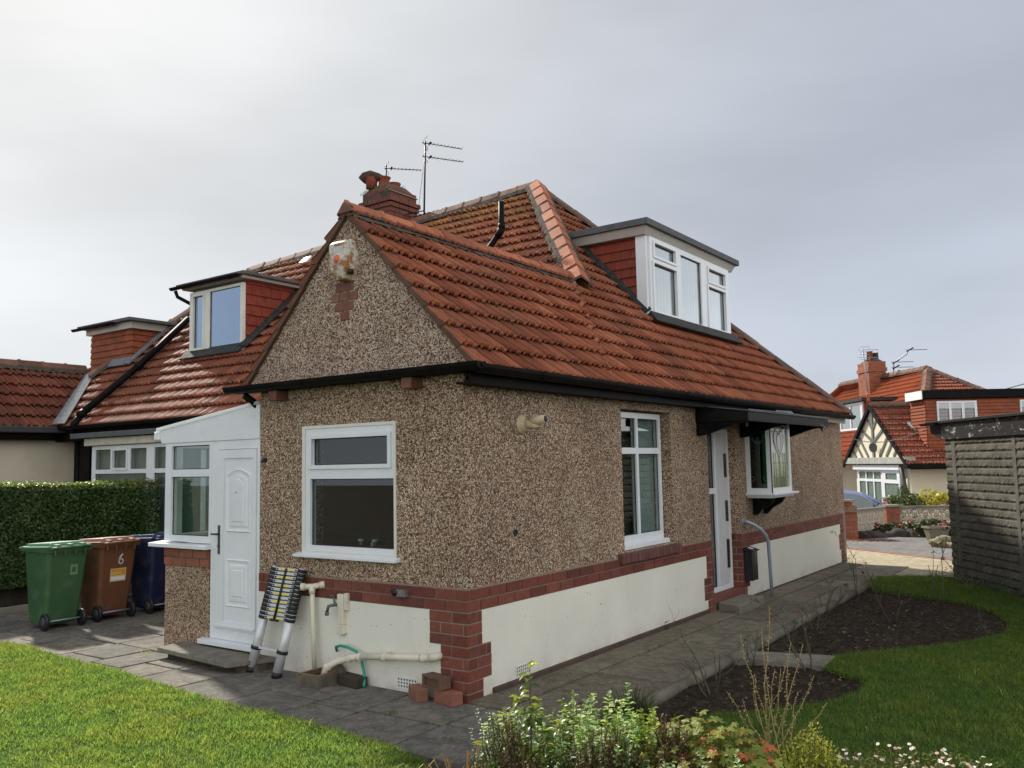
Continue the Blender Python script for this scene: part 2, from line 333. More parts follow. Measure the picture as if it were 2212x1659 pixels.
LAWN_L=[(-7.9,-.9),(-5.8,-.81),(-5.28,-.775),(-4.2,-.86),(-3.45,-.87),(-2.54,-.96),(-1.8,-1.03),(-.74,-1.05),(.26,-1.10),(.62,-1.22),(.85,-1.6),(1.3,-2.4),(2.2,-3.0),(3.4,-3.2),(5,-9),(-16,-9),(-16,-.9)]
LAWN_R=[(1.96,2.52),(2.40,2.22),(2.45,1.86),(2.33,1.42),(2.0,.95),(1.72,.68),(1.62,.3),(1.95,-.1),(2.6,-.05),(3.4,-.1),(3.95,-.6),(4.6,-2),(5.5,-4),(9,-4),(9,1.6),(4.2,5.7),(3.05,7.35),(2.1,8.75),(1.9,9.15),(1.65,9.22),(1.31,9.05),(.99,8.73),(.95,7.94),(1.30,7.37),(1.81,7.18),(2.40,6.85),(2.82,6.32),(3.08,5.62),(3.11,4.91),(2.86,4.31),(2.54,3.80),(2.21,3.38),(1.93,2.99)]
poly_sheet('lawn',LAWN_L,.030,M['turf'],.08); poly_sheet('lawn',LAWN_R,.022,M['turf'],.07)
def soil_z(x,y): return -.012+.022*math.sin(x*5.1+y*3.3)*math.sin(y*4.7-x)+random.uniform(-.012,.016)
struct(grid_sheet('flower_bed',.9,4.4,-3.2,9.0,120,400,soil_z,M['soil']))
# grass blades
def inpoly(P,poly):
    x,y=P[:,0],P[:,1]; ins=np.zeros(len(P),bool); n=len(poly); j=n-1
    for i in range(n):
        xi,yi=poly[i]; xj,yj=poly[j]
        c=((yi>y)!=(yj>y))&(x<(xj-xi)*(y-yi)/(yj-yi+1e-12)+xi); ins^=c; j=i
    return ins
def grass(name,poly,box,n,label,h=(.014,.042),wd=.0024,edge=True):
    P=np.c_[rng.uniform(box[0],box[1],n),rng.uniform(box[2],box[3],n)]; P=P[inpoly(P,poly)]
    # clumpy: drop some by a coarse pattern
    k=np.sin(P[:,0]*9+np.sin(P[:,1]*7)*2)*np.sin(P[:,1]*11+np.cos(P[:,0]*5)*2); P=P[(rng.random(len(P))<.85+.3*k)]
    n=len(P); k=np.sin(P[:,0]*9+np.sin(P[:,1]*7)*2)*np.sin(P[:,1]*11+np.cos(P[:,0]*5)*2)
    hh=rng.uniform(h[0],h[1],n)*(1+.35*k)*(1+.6*(rng.random(n)<.05)); a=rng.uniform(0,2*np.pi,n); t=rng.uniform(0,2*np.pi,n); le=rng.uniform(.2,1.3,n)*hh; ww=wd*rng.uniform(.6,1.5,n)
    b0=np.c_[P[:,0]-ww*np.cos(a),P[:,1]-ww*np.sin(a),np.full(n,.022)]; b1=np.c_[P[:,0]+ww*np.cos(a),P[:,1]+ww*np.sin(a),np.full(n,.022)]
    mxy=P+np.c_[np.cos(t),np.sin(t)]*le[:,None]*.35; m0=np.c_[mxy[:,0]-ww*.8*np.cos(a),mxy[:,1]-ww*.8*np.sin(a),.026+hh*.65]; m1=np.c_[mxy[:,0]+ww*.8*np.cos(a),mxy[:,1]+ww*.8*np.sin(a),.026+hh*.65]
    tip=np.c_[P+np.c_[np.cos(t),np.sin(t)]*le[:,None],.026+hh]
    V=np.stack([b0,b1,m1,m0,tip],1).reshape(-1,3); o=np.arange(n)[:,None]*5
    F=np.concatenate([o+[0,1,2],o+[0,2,3],o+[3,2,4]]); r=np.clip(rng.random(n)*.9+.12*k,0,1); 
    return tag(npmesh(name,V,F,np.concatenate([r,r,r]),M['grass']),label,'grass',kind='stuff')
grass('grass',LAWN_L,(-8.2,1.5,-3.4,-.7),330000,'sunlit short green grass of the lawn left of the paved path')
grass('grass',LAWN_R,(.9,5.2,-.6,9.3),250000,'shaded dark green grass of the lawn around the rose bed')
# paving
def slabs(name,cells,mat,z=.02,joint=.020,jmat=None):
    mb=MB()
    for (x0,x1,y0,y1) in cells:
        j=joint/2; dz=[z+random.uniform(-.005,.005) for _ in range(4)]
        b=[(x0+j,y0+j,-.05),(x1-j,y0+j,-.05),(x1-j,y1-j,-.05),(x0+j,y1-j,-.05)]; t=[(p[0]+random.uniform(-.004,.004),p[1]+random.uniform(-.004,.004),dz[i]) for i,p in enumerate(b)]
        mb.hexa(b,t)
    return struct(obj(name,mb,mat,bev=.006))
def slabmat(name,c1,c2,c3,lc):
    m=Mat(name,.88,.25); c=m.ramp(m.attr(),[(0,c1),(.5,c2),(1,c3)])
    c=m.mix(1,c,m.rng(m.noise(9,8,.75),.32,.68,.55,1.5),'MULTIPLY'); c=m.mix(m.rng(m.noise(1.6,6,.65),.50,.66,0,.7),c,lerp(c1,(.03,.03,.03),.5))
    c=m.mix(m.rng(m.noise(34,4,.65),.56,.68,0,.75),c,lc); c=m.mix(m.rng(m.noise(2.3,4,.6,sc=(1,2,1)),.60,.70,0,.45),c,(.07,.075,.03)); m.base(c); m.bump(m.noise(70,6,.7),.6,.006); return m.m
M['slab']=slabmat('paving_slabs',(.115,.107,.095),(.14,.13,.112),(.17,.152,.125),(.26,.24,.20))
M['slab_dark']=slabmat('mossy_path_slabs',(.115,.098,.070),(.155,.134,.098),(.195,.170,.128),(.30,.265,.205))
cells=[]
x=-7.9; random.seed(3)
while x<1.1:
    wdt=random.choice([.5,.62,.62,.75]); y=0.0 if x>-4.05 else 4.0
    x1=min(x+wdt,1.1) if not (x<-4.05<x+wdt) else -4.05
    yb=-1.02-.06*random.random() if x<0.5 else -.75
    while y>yb+.05:
        h=random.choice([.5,.55,.62]); y2=max(y-h,yb-.04)
        if y2-yb<.2: y2=yb-.06
        cells.append((x,x1,y2,y)); y=y2
    x=x1
slabs('paved_path',cells,M['slab'])
cells=[]; y=0.0
while y<10.3:
    h=random.choice([.68,.75,.8]); xs=[.33,1.08] if random.random()<.6 else [.33,.72,1.08]
    for a,b in zip(xs[:-1],xs[1:]): cells.append((a,b,y,min(y+h,10.4)))
    y+=h
slabs('side_path',cells,M['slab_dark']); cells_side=list(cells)
mb=MB(); 
for i in range(8): mb.box(0,.325,i*1.3,(i+1)*1.3-.012,-.05,.034)
struct(obj('house_kerb',mb,M['slab_dark'],bev=.01))
# moss and weeds in the joints
def tufts(name,spots,label,mat,h=.05,n=26,spread=.08):
    mb=MB()
    for (x,y,z,s) in spots:
        for _ in range(int(n*s)):
            a=random.uniform(0,6.28); r=spread*s*random.random()**.5; bx,by=x+math.cos(a)*r,y+math.sin(a)*r*.6; q=random.uniform(0,6.28); l=h*s*random.uniform(.5,1.2); ww=.003
            mb.add([(bx-ww*math.cos(q),by-ww*math.sin(q),z),(bx+ww*math.cos(q),by+ww*math.sin(q),z),(bx+random.uniform(-.6,.6)*l,by+random.uniform(-.6,.6)*l,z+l)],[(0,1,2)])
    return tag(obj(name,mb,mat),label,'weeds',kind='stuff')
sp=[(-.30,-.52,.015,1.0),(-.95,-.72,.015,.7),(.45,-.75,.015,.9),(.15,-.55,.015,.5),(-4.0,-.22,.015,.8),(-4.1,.05,.015,.5),(-1.6,-.95,.015,.6),(-2.4,-.62,.015,.5),(-.62,-.16,.015,.4)]
for _ in range(80): sp.append((.33+random.uniform(-.02,.02),random.uniform(.1,9.8),.02,random.uniform(.2,.5)))
for _ in range(46): sp.append((1.08+random.uniform(-.02,.03),random.uniform(.4,8.6),.02,random.uniform(.25,.6)))
for c_ in cells_side: sp+= [(random.uniform(.36,1.05),c_[2]+random.uniform(-.012,.012),.02,random.uniform(.15,.4)) for _ in range(3)]
for _ in range(30): sp.append((.012+random.uniform(0,.03),random.uniform(5.9,10.4),.03,random.uniform(.2,.6)))
tufts('weeds',sp,'small green weeds and moss growing in the joints of the paving',M['grass'])
# far driveway in the sun, concrete yellowish in itself
DRV=[(-1.8,10.4),(.99,10.42),(1.08,9.27),(1.66,9.24),(4.2,5.9),(12,12),(12,15.3),(-4,15.3),(-4,10.4)]
poly_sheet('driveway',[(-5,10.42),(.95,10.42),(1.04,9.3),(1.7,9.22),(3.0,9.22),(9,9.22),(9,11.7),(1.49,11.75),(-.62,13.1),(-5,14.6)],.006,slabmat('yellowish_concrete',(.30,.26,.18),(.36,.31,.21),(.40,.35,.25),(.45,.42,.34)))
poly_sheet('driveway_tarmac',[(-5,14.75),(-.62,13.2),(1.5,11.85),(9,11.8),(9,17.0),(1.1,17.0),(-.2,16.6),(-1.1,15.15),(-5,15.1)],.002,slabmat('driveway_asphalt',(.15,.145,.14),(.18,.17,.165),(.20,.19,.18),(.25,.24,.22)),.12)
mb=MB()
a,b=Vector((-4,14.35,0)),Vector((-.62,13.15,0))
def edging(a,b):
    n=int((b-a).length/.22); d=(b-a)/n; t=d.normalized(); s_=Vector((-t.y,t.x,0))*.05
    for i in range(n):
        p=a+d*i; q=p+d*.94; mb.hexa([p-s_+Vector((0,0,-.05)),q-s_+Vector((0,0,-.05)),q+s_+Vector((0,0,-.05)),p+s_+Vector((0,0,-.05))],[p-s_+Vector((0,0,.012)),q-s_+Vector((0,0,.012)),q+s_+Vector((0,0,.012)),p+s_+Vector((0,0,.012))])
edging(a,b); edging(b,Vector((1.5,11.8,0))); edging(Vector((1.5,11.8,0)),Vector((4,11.7,0)))
struct(obj('brick_edging',mb,M['brick_warm']))
mb=MB(); R_=random.Random(4)
for _ in range(420):
    x=R_.gauss(-.75,.35); y=15.15+R_.gauss(0,.16)+.25*(x+.7); s_=R_.uniform(.012,.035); a=R_.uniform(0,3); z=.006+R_.random()*.012
    mb.add([(x-s_*math.cos(a),y-s_*math.sin(a),z),(x+s_*.5*math.sin(a),y-s_*.5*math.cos(a),z+.01),(x+s_*math.cos(a),y+s_*math.sin(a),z),(x-s_*.5*math.sin(a),y+s_*.5*math.cos(a),z+.006)],[(0,1,2,3)])
tag(obj('fallen_leaves',mb,tilemat('dead_leaves',[(.30,.10,.04),(.45,.16,.07)])),'drift of orange fallen leaves on the driveway before the block wall','leaves',kind='stuff')
# rounded concrete edging of the rose bed and the stepping slab
t=thing('path_edging','long rounded concrete edging between the side path and the rose beds','edging',(1.12,3.6,0))
mb=MB(); y=.55
while y<7.0:
    y2=y+.92; x=1.17-.018*(y-.6); mb.tube([(x,y,.015),(x-.004,(y+y2)/2,.02),(x-.012,y2-.012,.016)],.052,10); y=y2
obj('kerb_stone',mb,plain('mossy_edging',(.15,.135,.105),.95,.15,.25,8,(.04,.038,.025),4,.7,.6,45),t)
mb=MB(); mb.hexa([(1.14,2.42,-.03),(1.96,2.52,-.03),(1.93,2.98,-.03),(1.18,2.78,-.03)],[(1.14,2.42,.045),(1.96,2.52,.045),(1.93,2.98,.04),(1.18,2.78,.04)])
tag(obj('stepping_slab',mb,M['step'],bev=.008),'long grey concrete slab crossing between the two rose beds','slab')
# stones and bits on the soil
mb=MB(); R_=random.Random(9)
for _ in range(420):
    x,y=R_.uniform(1.2,3.0),R_.uniform(-.1,7.4)
    s_=R_.uniform(.004,.014); mb.blob((x,y,.012),(s_,s_*.8,s_*.6),1,.2,R_.randint(0,99))
tag(obj('pebbles',mb,plain('soil_pebbles',(.09,.08,.062),.9,.2,.3,5,rnd=.8)),'small stones and crumbs scattered over the dark soil','stones',kind='stuff')
# ---------------- building helpers ----------------
def FR(u,z,n): return (u,-n,z)      # gable front wall: u is x, n points to -Y
def SD(u,z,n): return (n,u,z)       # side wall: u is y, n points to +X
def holed(mb,F,u0,u1,z0,z1,holes,n0,n1,r=None):
    us=sorted({u0,u1,*[h[0] for h in holes],*[h[1] for h in holes]}); zs=sorted({z0,z1,*[h[2] for h in holes],*[h[3] for h in holes]})
    us=[q for q in us if u0<=q<=u1]; zs=[q for q in zs if z0<=q<=z1]
    if r is None: r=random.random()
    def solid(i,j):
        if i<0 or j<0 or i>=len(us)-1 or j>=len(zs)-1: return False
        a,b=(us[i]+us[i+1])/2,(zs[j]+zs[j+1])/2
        return not any(h[0]<a<h[1] and h[2]<b<h[3] for h in holes)
    for i in range(len(us)-1):
        for j in range(len(zs)-1):
            if not solid(i,j): continue
            a,b,c,d=us[i],us[i+1],zs[j],zs[j+1]
            mb.add([F(a,c,n1),F(b,c,n1),F(b,d,n1),F(a,d,n1)],[(0,1,2,3)],r); mb.add([F(a,c,n0),F(b,c,n0),F(b,d,n0),F(a,d,n0)],[(3,2,1,0)],r)
            for (ii,jj,p,q) in ((i-1,j,(a,c),(a,d)),(i+1,j,(b,d),(b,c)),(i,j-1,(b,c),(a,c)),(i,j+1,(a,d),(b,d))):
                if not solid(ii,jj): mb.add([F(*p,n0),F(*q,n0),F(*q,n1),F(*p,n1)],[(0,1,2,3)],r)
    return mb
def window(parent,F,u0,u1,z0,z1,n,lights,cback=.06,mat='upvc',glass='glass',depth=.06,name='window',sash=.038,label=None,local=False,curtain=None,cmat='net'):
    mb=MB(); holed(mb,F,u0,u1,z0,z1,[l[:4] for l in lights],n-depth,n,.5)
    for l in lights:
        if len(l)>4 and l[4]: # opening sash, a proud ring
            a,b,c,d=l[:4]; holed(mb,F,a-.012,b+.012,c-.012,d+.012,[(a+sash*.6,b-sash*.6,c+sash*.6,d-sash*.6)],n+.001,n+.018,.5)
            holed(mb,F,a+.001,b-.001,c+.001,d-.001,[(a+sash*.6,b-sash*.6,c+sash*.6,d-sash*.6)],n-depth+.004,n-.001,.5)
    w_=obj(name,mb,M[mat],parent,local,bev=.0025)
    if label: w_['label']=label
    for l in lights:
        g=MB(); k=sash*.6 if (len(l)>4 and l[4]) else 0; q=obj('pane',g.fbox(F,l[0]+k-.002,l[1]-k+.002,l[2]+k-.002,l[3]-k+.002,n-depth*.55,n-depth*.55+.006),M[glass],w_)
        gs=MB(); holed(gs,F,l[0]+k,l[1]-k,l[2]+k,l[3]-k,[(l[0]+k+.008,l[1]-k-.008,l[2]+k+.008,l[3]-k-.008)],n-depth*.5+.004,n-depth*.5+.010); obj('seal',gs,M['blackrub'],w_)
    if curtain is not None:
        g=MB()
        for (a,b,c,d) in curtain:
            k=max(4,int((b-a)/.03))
            vs=[];
            for i in range(k+1):
                uu=a+(b-a)*i/k; nn=n-depth-cback+min(.012,abs(cback)*.6+.002)*math.sin(i*1.9); vs+= [F(uu,c,nn),F(uu,d,nn)]
            g.add(vs,[(2*i,2*i+2,2*i+3,2*i+1) for i in range(k)],None,True)
        obj('curtain',g,M[cmat],w_)
    return w_
CH=.0878
def bricks(mb,F,u0,u1,z0,rows,L=.2335,H=CH,n=.012,off=0,j=.010,n0=-.05,ragged=None,rmap=None):
    for k in range(rows):
        a0,a1=(u0,u1) if ragged is None else ragged[k]
        u=a0-((off+(k%2)*.5)%1)*L; 
        while u<a1-1e-4:
            p,q=max(u,a0),min(u+L,a1)
            if q-p>.004:
                jj=min(j,(q-p)*.5) if q<a1-1e-4 else 0.0
                mb.fbox(F,p,q-jj,z0+k*H+.002,z0+(k+1)*H-j+.002,n0,n+random.uniform(-.0015,.0015))
            u+=L
def tiles(name,O,U,V,pieces,mat,parent,gauge=.25,tw=.2,amp=1.08,lift=.050,seed=1,local=False,u_origin=0,v0=0,sink=.045):
    """interlocking clay tiles as real relief: pieces are convex polygons in (u,v) slope coordinates"""
    rs=random.Random(seed); U=Vector(U).normalized(); V=Vector(V).normalized(); Nn=U.cross(V).normalized(); 
    if Nn.z<0: Nn=-Nn
    O=Vector(O)-Nn*sink; bmall=bmesh.new(); lay=bmall.faces.layers.float.new('rnd')
    prof=[(0,-.008),(.05,-.004),(.08,.020),(.12,.026),(.17,.024),(.21,.002),(.29,-.009),(.40,-.006),(.44,.016),(.48,.020),(.52,.017),(.55,.002),(.60,.001),(.64,.018),(.68,.020),(.72,.002),(.80,-.008),(.94,-.010)]
    for poly in pieces:
        bm=bmesh.new(); la=bm.faces.layers.float.new('rnd')
        us=[p[0] for p in poly]; vs=[p[1] for p in poly]
        c0=math.floor((min(vs)-v0)/gauge); c1=math.ceil((max(vs)-v0)/gauge)
        t0=math.floor((min(us)-u_origin)/tw); t1=math.ceil((max(us)-u_origin)/tw)
        for c in range(c0,c1):
            va,vb=v0+c*gauge,v0+(c+1)*gauge
            for t in range(t0,t1):
                q=random.Random((seed*7919+c*131+t)); r=q.random(); dz=q.uniform(-.003,.004); sk=q.uniform(-.004,.004)
                cols=[]
                for (pu,ph) in prof+[(1.0,.0)]:
                    u=u_origin+(t+pu)*tw; h=ph*amp
                    lens=.004*amp*math.sin(pu*math.pi)  # tiles dish towards the tail
                    pts=[(va+sk,lift+dz+h-.022),(va+sk,lift+dz+h),(va+sk+.02,lift+dz+h+.001),((va+vb)/2,lift*.55+h*.9+lens*0),(vb+.012,.002+h*.8)]
                    cols.append([bm.verts.new(O+U*u+V*v+Nn*z) for v,z in pts])
                for i in range(len(cols)-1):
                    for k in range(4):
                        f=bm.faces.new((cols[i][k],cols[i+1][k],cols[i+1][k+1],cols[i][k+1])); f[la]=r
        n=len(poly); area=sum(poly[i][0]*poly[(i+1)%n][1]-poly[(i+1)%n][0]*poly[i][1] for i in range(n)); sg=1 if area>0 else -1
        for i in range(n):
            a,b=poly[i],poly[(i+1)%n]; d=U*(b[0]-a[0])+V*(b[1]-a[1])
            if d.length<1e-6: continue
            # outward normal of edge in plane
            o=(U*(b[1]-a[1])-V*(b[0]-a[0]))*sg
            if abs(d.normalized().dot(U))>.9999: # eave or ridge: keep whole courses, trim only far overshoot
                pass
            bmesh.ops.bisect_plane(bm,geom=bm.verts[:]+bm.edges[:]+bm.faces[:],plane_co=O+U*a[0]+V*a[1]+o.normalized()*.0005,plane_no=o.normalized(),clear_outer=True,dist=1e-5)
        me=bpy.data.meshes.new('tmp'); bm.to_mesh(me); bm.free(); bmall.from_mesh(me); bpy.data.meshes.remove(me)
    me=bpy.data.meshes.new(name); bmesh.ops.recalc_face_normals(bmall,faces=[]) if False else None
    bmall.to_mesh(me); bmall.free()
    # the layer name survives as a float attribute
    return link(name,me,mat,parent,local)
def ridge(name,p0,p1,a,b,mat,parent,seg=.33,wd=.13,h=.055,gap=.012,mort=True,collar=.012,seed=0,local=False):
    """row of ridge or hip tiles from p0 to p1; a and b are unit vectors running down the two slopes"""
    p0,p1=Vector(p0),Vector(p1); a,b=Vector(a).normalized(),Vector(b).normalized(); t=(p1-p0).normalized(); n=max(1,round((p1-p0).length/seg)); s_=(p1-p0).length/n
    up=-(a+b).normalized(); up=(up-t*up.dot(t)).normalized(); rs=random.Random(seed)
    a=(a-t*a.dot(t)).normalized(); b=(b-t*b.dot(t)).normalized()
    mb=MB(); th=.018
    for i in range(n):
        r=rs.random(); dz=rs.uniform(-.006,.006)
        for (x0,x1,k) in ((i*s_+gap/2,(i+1)*s_-gap/2,0),(i*s_-.01,i*s_+.045,collar)):
            if collar==0 and k==0 and x0<0: continue
            secs=[]
            for x,dd in ((x0,0),(x1,0)):
                c=p0+t*x+up*(h+dz+k); 
                secs.append([c+a*(wd+k)-up*(th*.2),c+a*(wd*.45)+up*.012,c+up*.022,c+b*(wd*.45)+up*.012,c+b*(wd+k)-up*(th*.2),c+b*(wd+k)-up*th*1.6,c-up*th*.6,c+a*(wd+k)-up*th*1.6])
            vs=secs[0]+secs[1]; m_=8; fs=[(j,(j+1)%m_,(j+1)%m_+m_,j+m_) for j in range(m_)]+[tuple(range(m_-1,-1,-1)),tuple(range(m_,2*m_))]
            mb.add(vs,fs,r)
            if collar==0: break
    o=obj(name,mb,mat,parent,local,bev=.003)
    if mort:
        mb=MB(); k=max(2,int((p1-p0).length/.06)); secs=[]
        for i in range(k+1):
            c=p0+t*((p1-p0).length*i/k)+up*h; j1,j2=rs.uniform(-.015,.02),rs.uniform(-.015,.02)
            secs.append([c+a*(wd+.065+j1)-up*.035,c+a*(wd+.01)-up*.006,c+up*.004,c+b*(wd+.01)-up*.006,c+b*(wd+.065+j2)-up*.035])
        vs=[q for s2 in secs for q in s2]; fs=[(i*5+j,i*5+j+1,i*5+j+6,i*5+j+5) for i in range(k) for j in range(4)]
        obj('mortar_bedding',mb.add(vs,fs),M['mortar_grey'],o)
    return o
def halfpipe(F,u0,u1,z,n,r=.055,parent=None,name='gutter',mat='black',local=False,joints=(),axis=0,drop=0):
    """half-round gutter along u of the frame, centre (z,n)"""
    mb=MB(); k=9; vs=[]
    for u,zz in ((u0,z),(u1,z-drop)):
        for rr in (r,r-.006):
            for i in range(k):
                q=math.pi*i/(k-1); vs.append(F(u,zz-rr*math.sin(q)*1.05,n+rr*math.cos(q)))
    fs=[]
    for i in range(k-1):
        fs+= [(i,i+1,2*k+i+1,2*k+i),(k+i+1,k+i,3*k+i,3*k+i+1),(i+1,i,k+i,k+i+1),(2*k+i,2*k+i+1,3*k+i+1,3*k+i)]
    fs+=[(0,2*k,3*k,k),(k-1,2*k-1,4*k-1,3*k-1),tuple(range(k)),tuple(range(3*k-1,2*k-1,-1))]
    mb.add(vs,fs)
    for j in joints:
        for i in range(k-1):
            q0,q1=math.pi*i/(k-1),math.pi*(i+1)/(k-1); rr=r+.006; zz=z-drop*(j-u0)/(u1-u0)
            P=[F(j+s_,zz-rr*math.sin(q)*1.05,n+rr*math.cos(q)) for s_ in (-.03,.03) for q in (q0,q1)]
            mb.add(P,[(0,1,3,2)])
    return obj(name,mb,M[mat],parent,local)

# ================= OUR BUNGALOW =================
H=thing('bungalow','pebbledashed bungalow with front gable and right hand box dormer, nearest the lawn','house',(-1.2,5,0))
AX,AZ,SL=-1.233,4.157,1.0507
K=.9376
WX=-2.5
# --- walls ---
mb=MB(); holed(mb,FR,WX,-.001,.878,2.62,[(-1.90,-.735,1.085,2.225)],-.25,0)
fw=obj('front_wall',mb,M['pebble'],H)
mb=MB(); holed(mb,SD,.002,10.72,.878,2.62,[(2.57,3.735,.93,2.395),(4.77,5.70,.878,2.25)],-.3,0); obj('side_wall',mb,M['pebble'],H)
mb=MB(); mb.prism([(-2.63,.06-.12,2.635),(.165,-.06,2.635),(AX+.012,-.06,4.095),(AX-.012,-.06,4.095)],(0,.25,0)); obj('gable',mb,M['pebble_grey'],H)
# back, left and inner walls close the shell
mb=MB(); mb.box(WX,WX+.25,.25,2.3,0,2.6); mb.box(-6.4,WX,2.25,2.5,0,2.6); mb.box(-6.4,-.3,10.47,10.72,0,2.6); mb.box(-6.5,-6.4,2.4,10.6,0,2.6); obj('rear_wall',mb,M['pebble'],H)
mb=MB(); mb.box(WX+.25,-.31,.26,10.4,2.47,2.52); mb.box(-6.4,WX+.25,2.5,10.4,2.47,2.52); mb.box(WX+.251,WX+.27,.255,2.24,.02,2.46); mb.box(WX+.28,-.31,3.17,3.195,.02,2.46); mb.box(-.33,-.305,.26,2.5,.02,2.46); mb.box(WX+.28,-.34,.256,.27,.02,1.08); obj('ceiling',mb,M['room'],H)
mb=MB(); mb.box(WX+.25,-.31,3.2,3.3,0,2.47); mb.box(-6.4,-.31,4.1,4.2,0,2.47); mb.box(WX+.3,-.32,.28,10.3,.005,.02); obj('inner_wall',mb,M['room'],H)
# --- plinth: cream render, brick band, quoins ---
mb=MB(); mb.box(WX,-.02,-.006,.2,-.05,.70); mb.box(-.3,.006,.02,4.60,-.05,.70); mb.box(-.3,.006,5.86,10.4,-.05,.70)
obj('plinth',mb,M['render'],H,bev=.004)
mb=MB(); mb.box(WX+.001,.001,-.003,.3,-.04,.885); mb.box(-.28,.003,.001,4.74,-.04,.885); mb.box(-.28,.003,5.73,10.7,-.04,.885); obj('mortar_backing',mb,M['mortar'],H)
fr_e=[-.265,-.265,-.265,-.268,-.265,-.377,-.377,-.377]; sd_e=[.18,.18,.29,.29,.285,.172,.172,.172]
for F_,rg_,z_ in ((FR,[(e,.004) for e in fr_e],0),(SD,[(-.003,e) for e in sd_e],0),(SD,[(e,4.765) for e in (4.61,4.61,4.50,4.50,4.50,4.585,4.585,4.585)],.004),(SD,[(5.735,e) for e in (5.88,5.88,5.97,5.97,5.97,5.88,5.88,5.88)],.004),(SD,[(e,10.555) for e in (10.35,10.35,10.35,10.26,10.26,10.26,10.35,10.35)],.004)):
    mb=MB(); bricks(mb,F_,0,0,z_-.002,8,L=9,j=0,n=.0078,ragged=rg_,n0=-.02); obj('quoin_mortar',mb,M['mortar'],H)
mb=MB(); Z0=.878-2*CH
bricks(mb,FR,WX,.0085,Z0,2,off=.15)
bricks(mb,SD,-.001,4.77,Z0,2,off=.3); mbR=MB(); bricks(mbR,SD,5.73,10.56,Z0,2,off=.1)
# corner quoins, eight courses under the band
fr_e=[-.265,-.265,-.265,-.268,-.265,-.377,-.377,-.377]; sd_e=[.18,.18,.29,.29,.285,.172,.172,.172]
bricks(mb,FR,0,0,0,8,ragged=[(e,.0085) for e in fr_e],off=.5); bricks(mb,SD,0,0,0,8,ragged=[(-.001,e) for e in sd_e],off=.0)
bricks(mb,SD,0,0,.004,8,ragged=[(e,4.77) for e in (4.61,4.61,4.50,4.50,4.50,4.585,4.585,4.585)],off=.2)
bricks(mbR,SD,0,0,.004,8,ragged=[(5.73,e) for e in (5.88,5.88,5.97,5.97,5.97,5.88,5.88,5.88)],off=.2)
bricks(mbR,SD,0,0,.004,8,ragged=[(e,10.56) for e in (10.35,10.35,10.35,10.26,10.26,10.26,10.35,10.35)],off=.2)
# jamb of the door recess, facing the front
JB=lambda u,z,n:(u,5.73-n,z)
bricks(mbR,JB,-.13,.010,.004,10,L=.15,off=.0,n=.004,n0=-.04)
obj('brick_trim',mb,M['brick'],H,bev=.003); obj('brick_trim',mbR,M['brick'],H,bev=.003)
mb=MB(); mb.box(-.1,.035,.3,4.6,-.03,.075); mb.box(-.1,.03,5.95,10.5,-.03,.05)
obj('plinth_skirting',mb,plain('brown_skirting',(.085,.055,.045),.85,.2,.25,8,(.05,.05,.04),4,.6),H,bev=.01)
# diamond of bricks in the gable
mb=MB()
GF=lambda u,z,n:(u,-.06-n,z)
dx=AX-.01+.0
rows=[[(-.052,.052)],[(-.11,.11)],[(-.165,-.062),(-.052,.052),(.062,.165)],[(-.11,.11)],[(-.052,.052)]]
for k,rw in enumerate(rows):
    for a,b in rw: mb.fbox(GF,-1.283+a,-1.283+b,3.135+k*.0855,3.135+(k+1)*.0855-.009,-.02,.010)
obj('brick_diamond',mb,M['brick_old'],H,bev=.004)
for u_ in (-2.215,-.545): obj('corbel_brick',MB().fbox(FR,u_,u_+.11,2.475,2.565,-.02,.14),M['brick_old'],H,bev=.004)
# --- kitchen window ---
mb=MB(); holed(mb,FR,-1.899,-.736,1.086,2.224,[(-1.858,-.760,1.10,2.197)],-.12,.010); obj('window_surround',mb,M['upvc_cream'],H,bev=.003)
kw=window(H,FR,-1.857,-.761,1.101,2.196,.002,[(-1.79,-.80,1.845,2.128,1),(-1.797,-.763+.0,1.155,1.745)],depth=.07,label='white kitchen window with a top opening light')
mb=MB(); mb.hexa([FR(-1.965,1.055,-.05),FR(-.70,1.055,-.05),FR(-.70,1.050,.062),FR(-1.965,1.050,.062)],[FR(-1.965,1.10,-.05),FR(-.70,1.10,-.05),FR(-.70,1.075,.062),FR(-1.965,1.075,.062)]); obj('sill',mb,M['upvc'],kw,bev=.004)
# taps, tiled strip and drainer seen through the glass
mb=MB()
for x in (-1.36,-1.19): mb.lathe((x,.20,1.15),[(.012,0),(.012,.03),(.026,.035),(.028,.05),(.018,.06)],12)
mb.tube([(-1.27,.25,1.11),(-1.27,.25,1.17),(-1.27,.33,1.2)],.012)
obj('kitchen_tap',mb,M['metal'],H)
mb=MB()
for i in range(5): mb.box(-2.14,-2.0,.30,.34,1.12+i*.125,1.12+i*.125+.108)
obj('kitchen_drawer',mb,M['white'],H)
mb=MB(); mb.box(-2.2,-.35,.26,.85,1.02,1.09); obj('worktop',mb,M['room'],H)
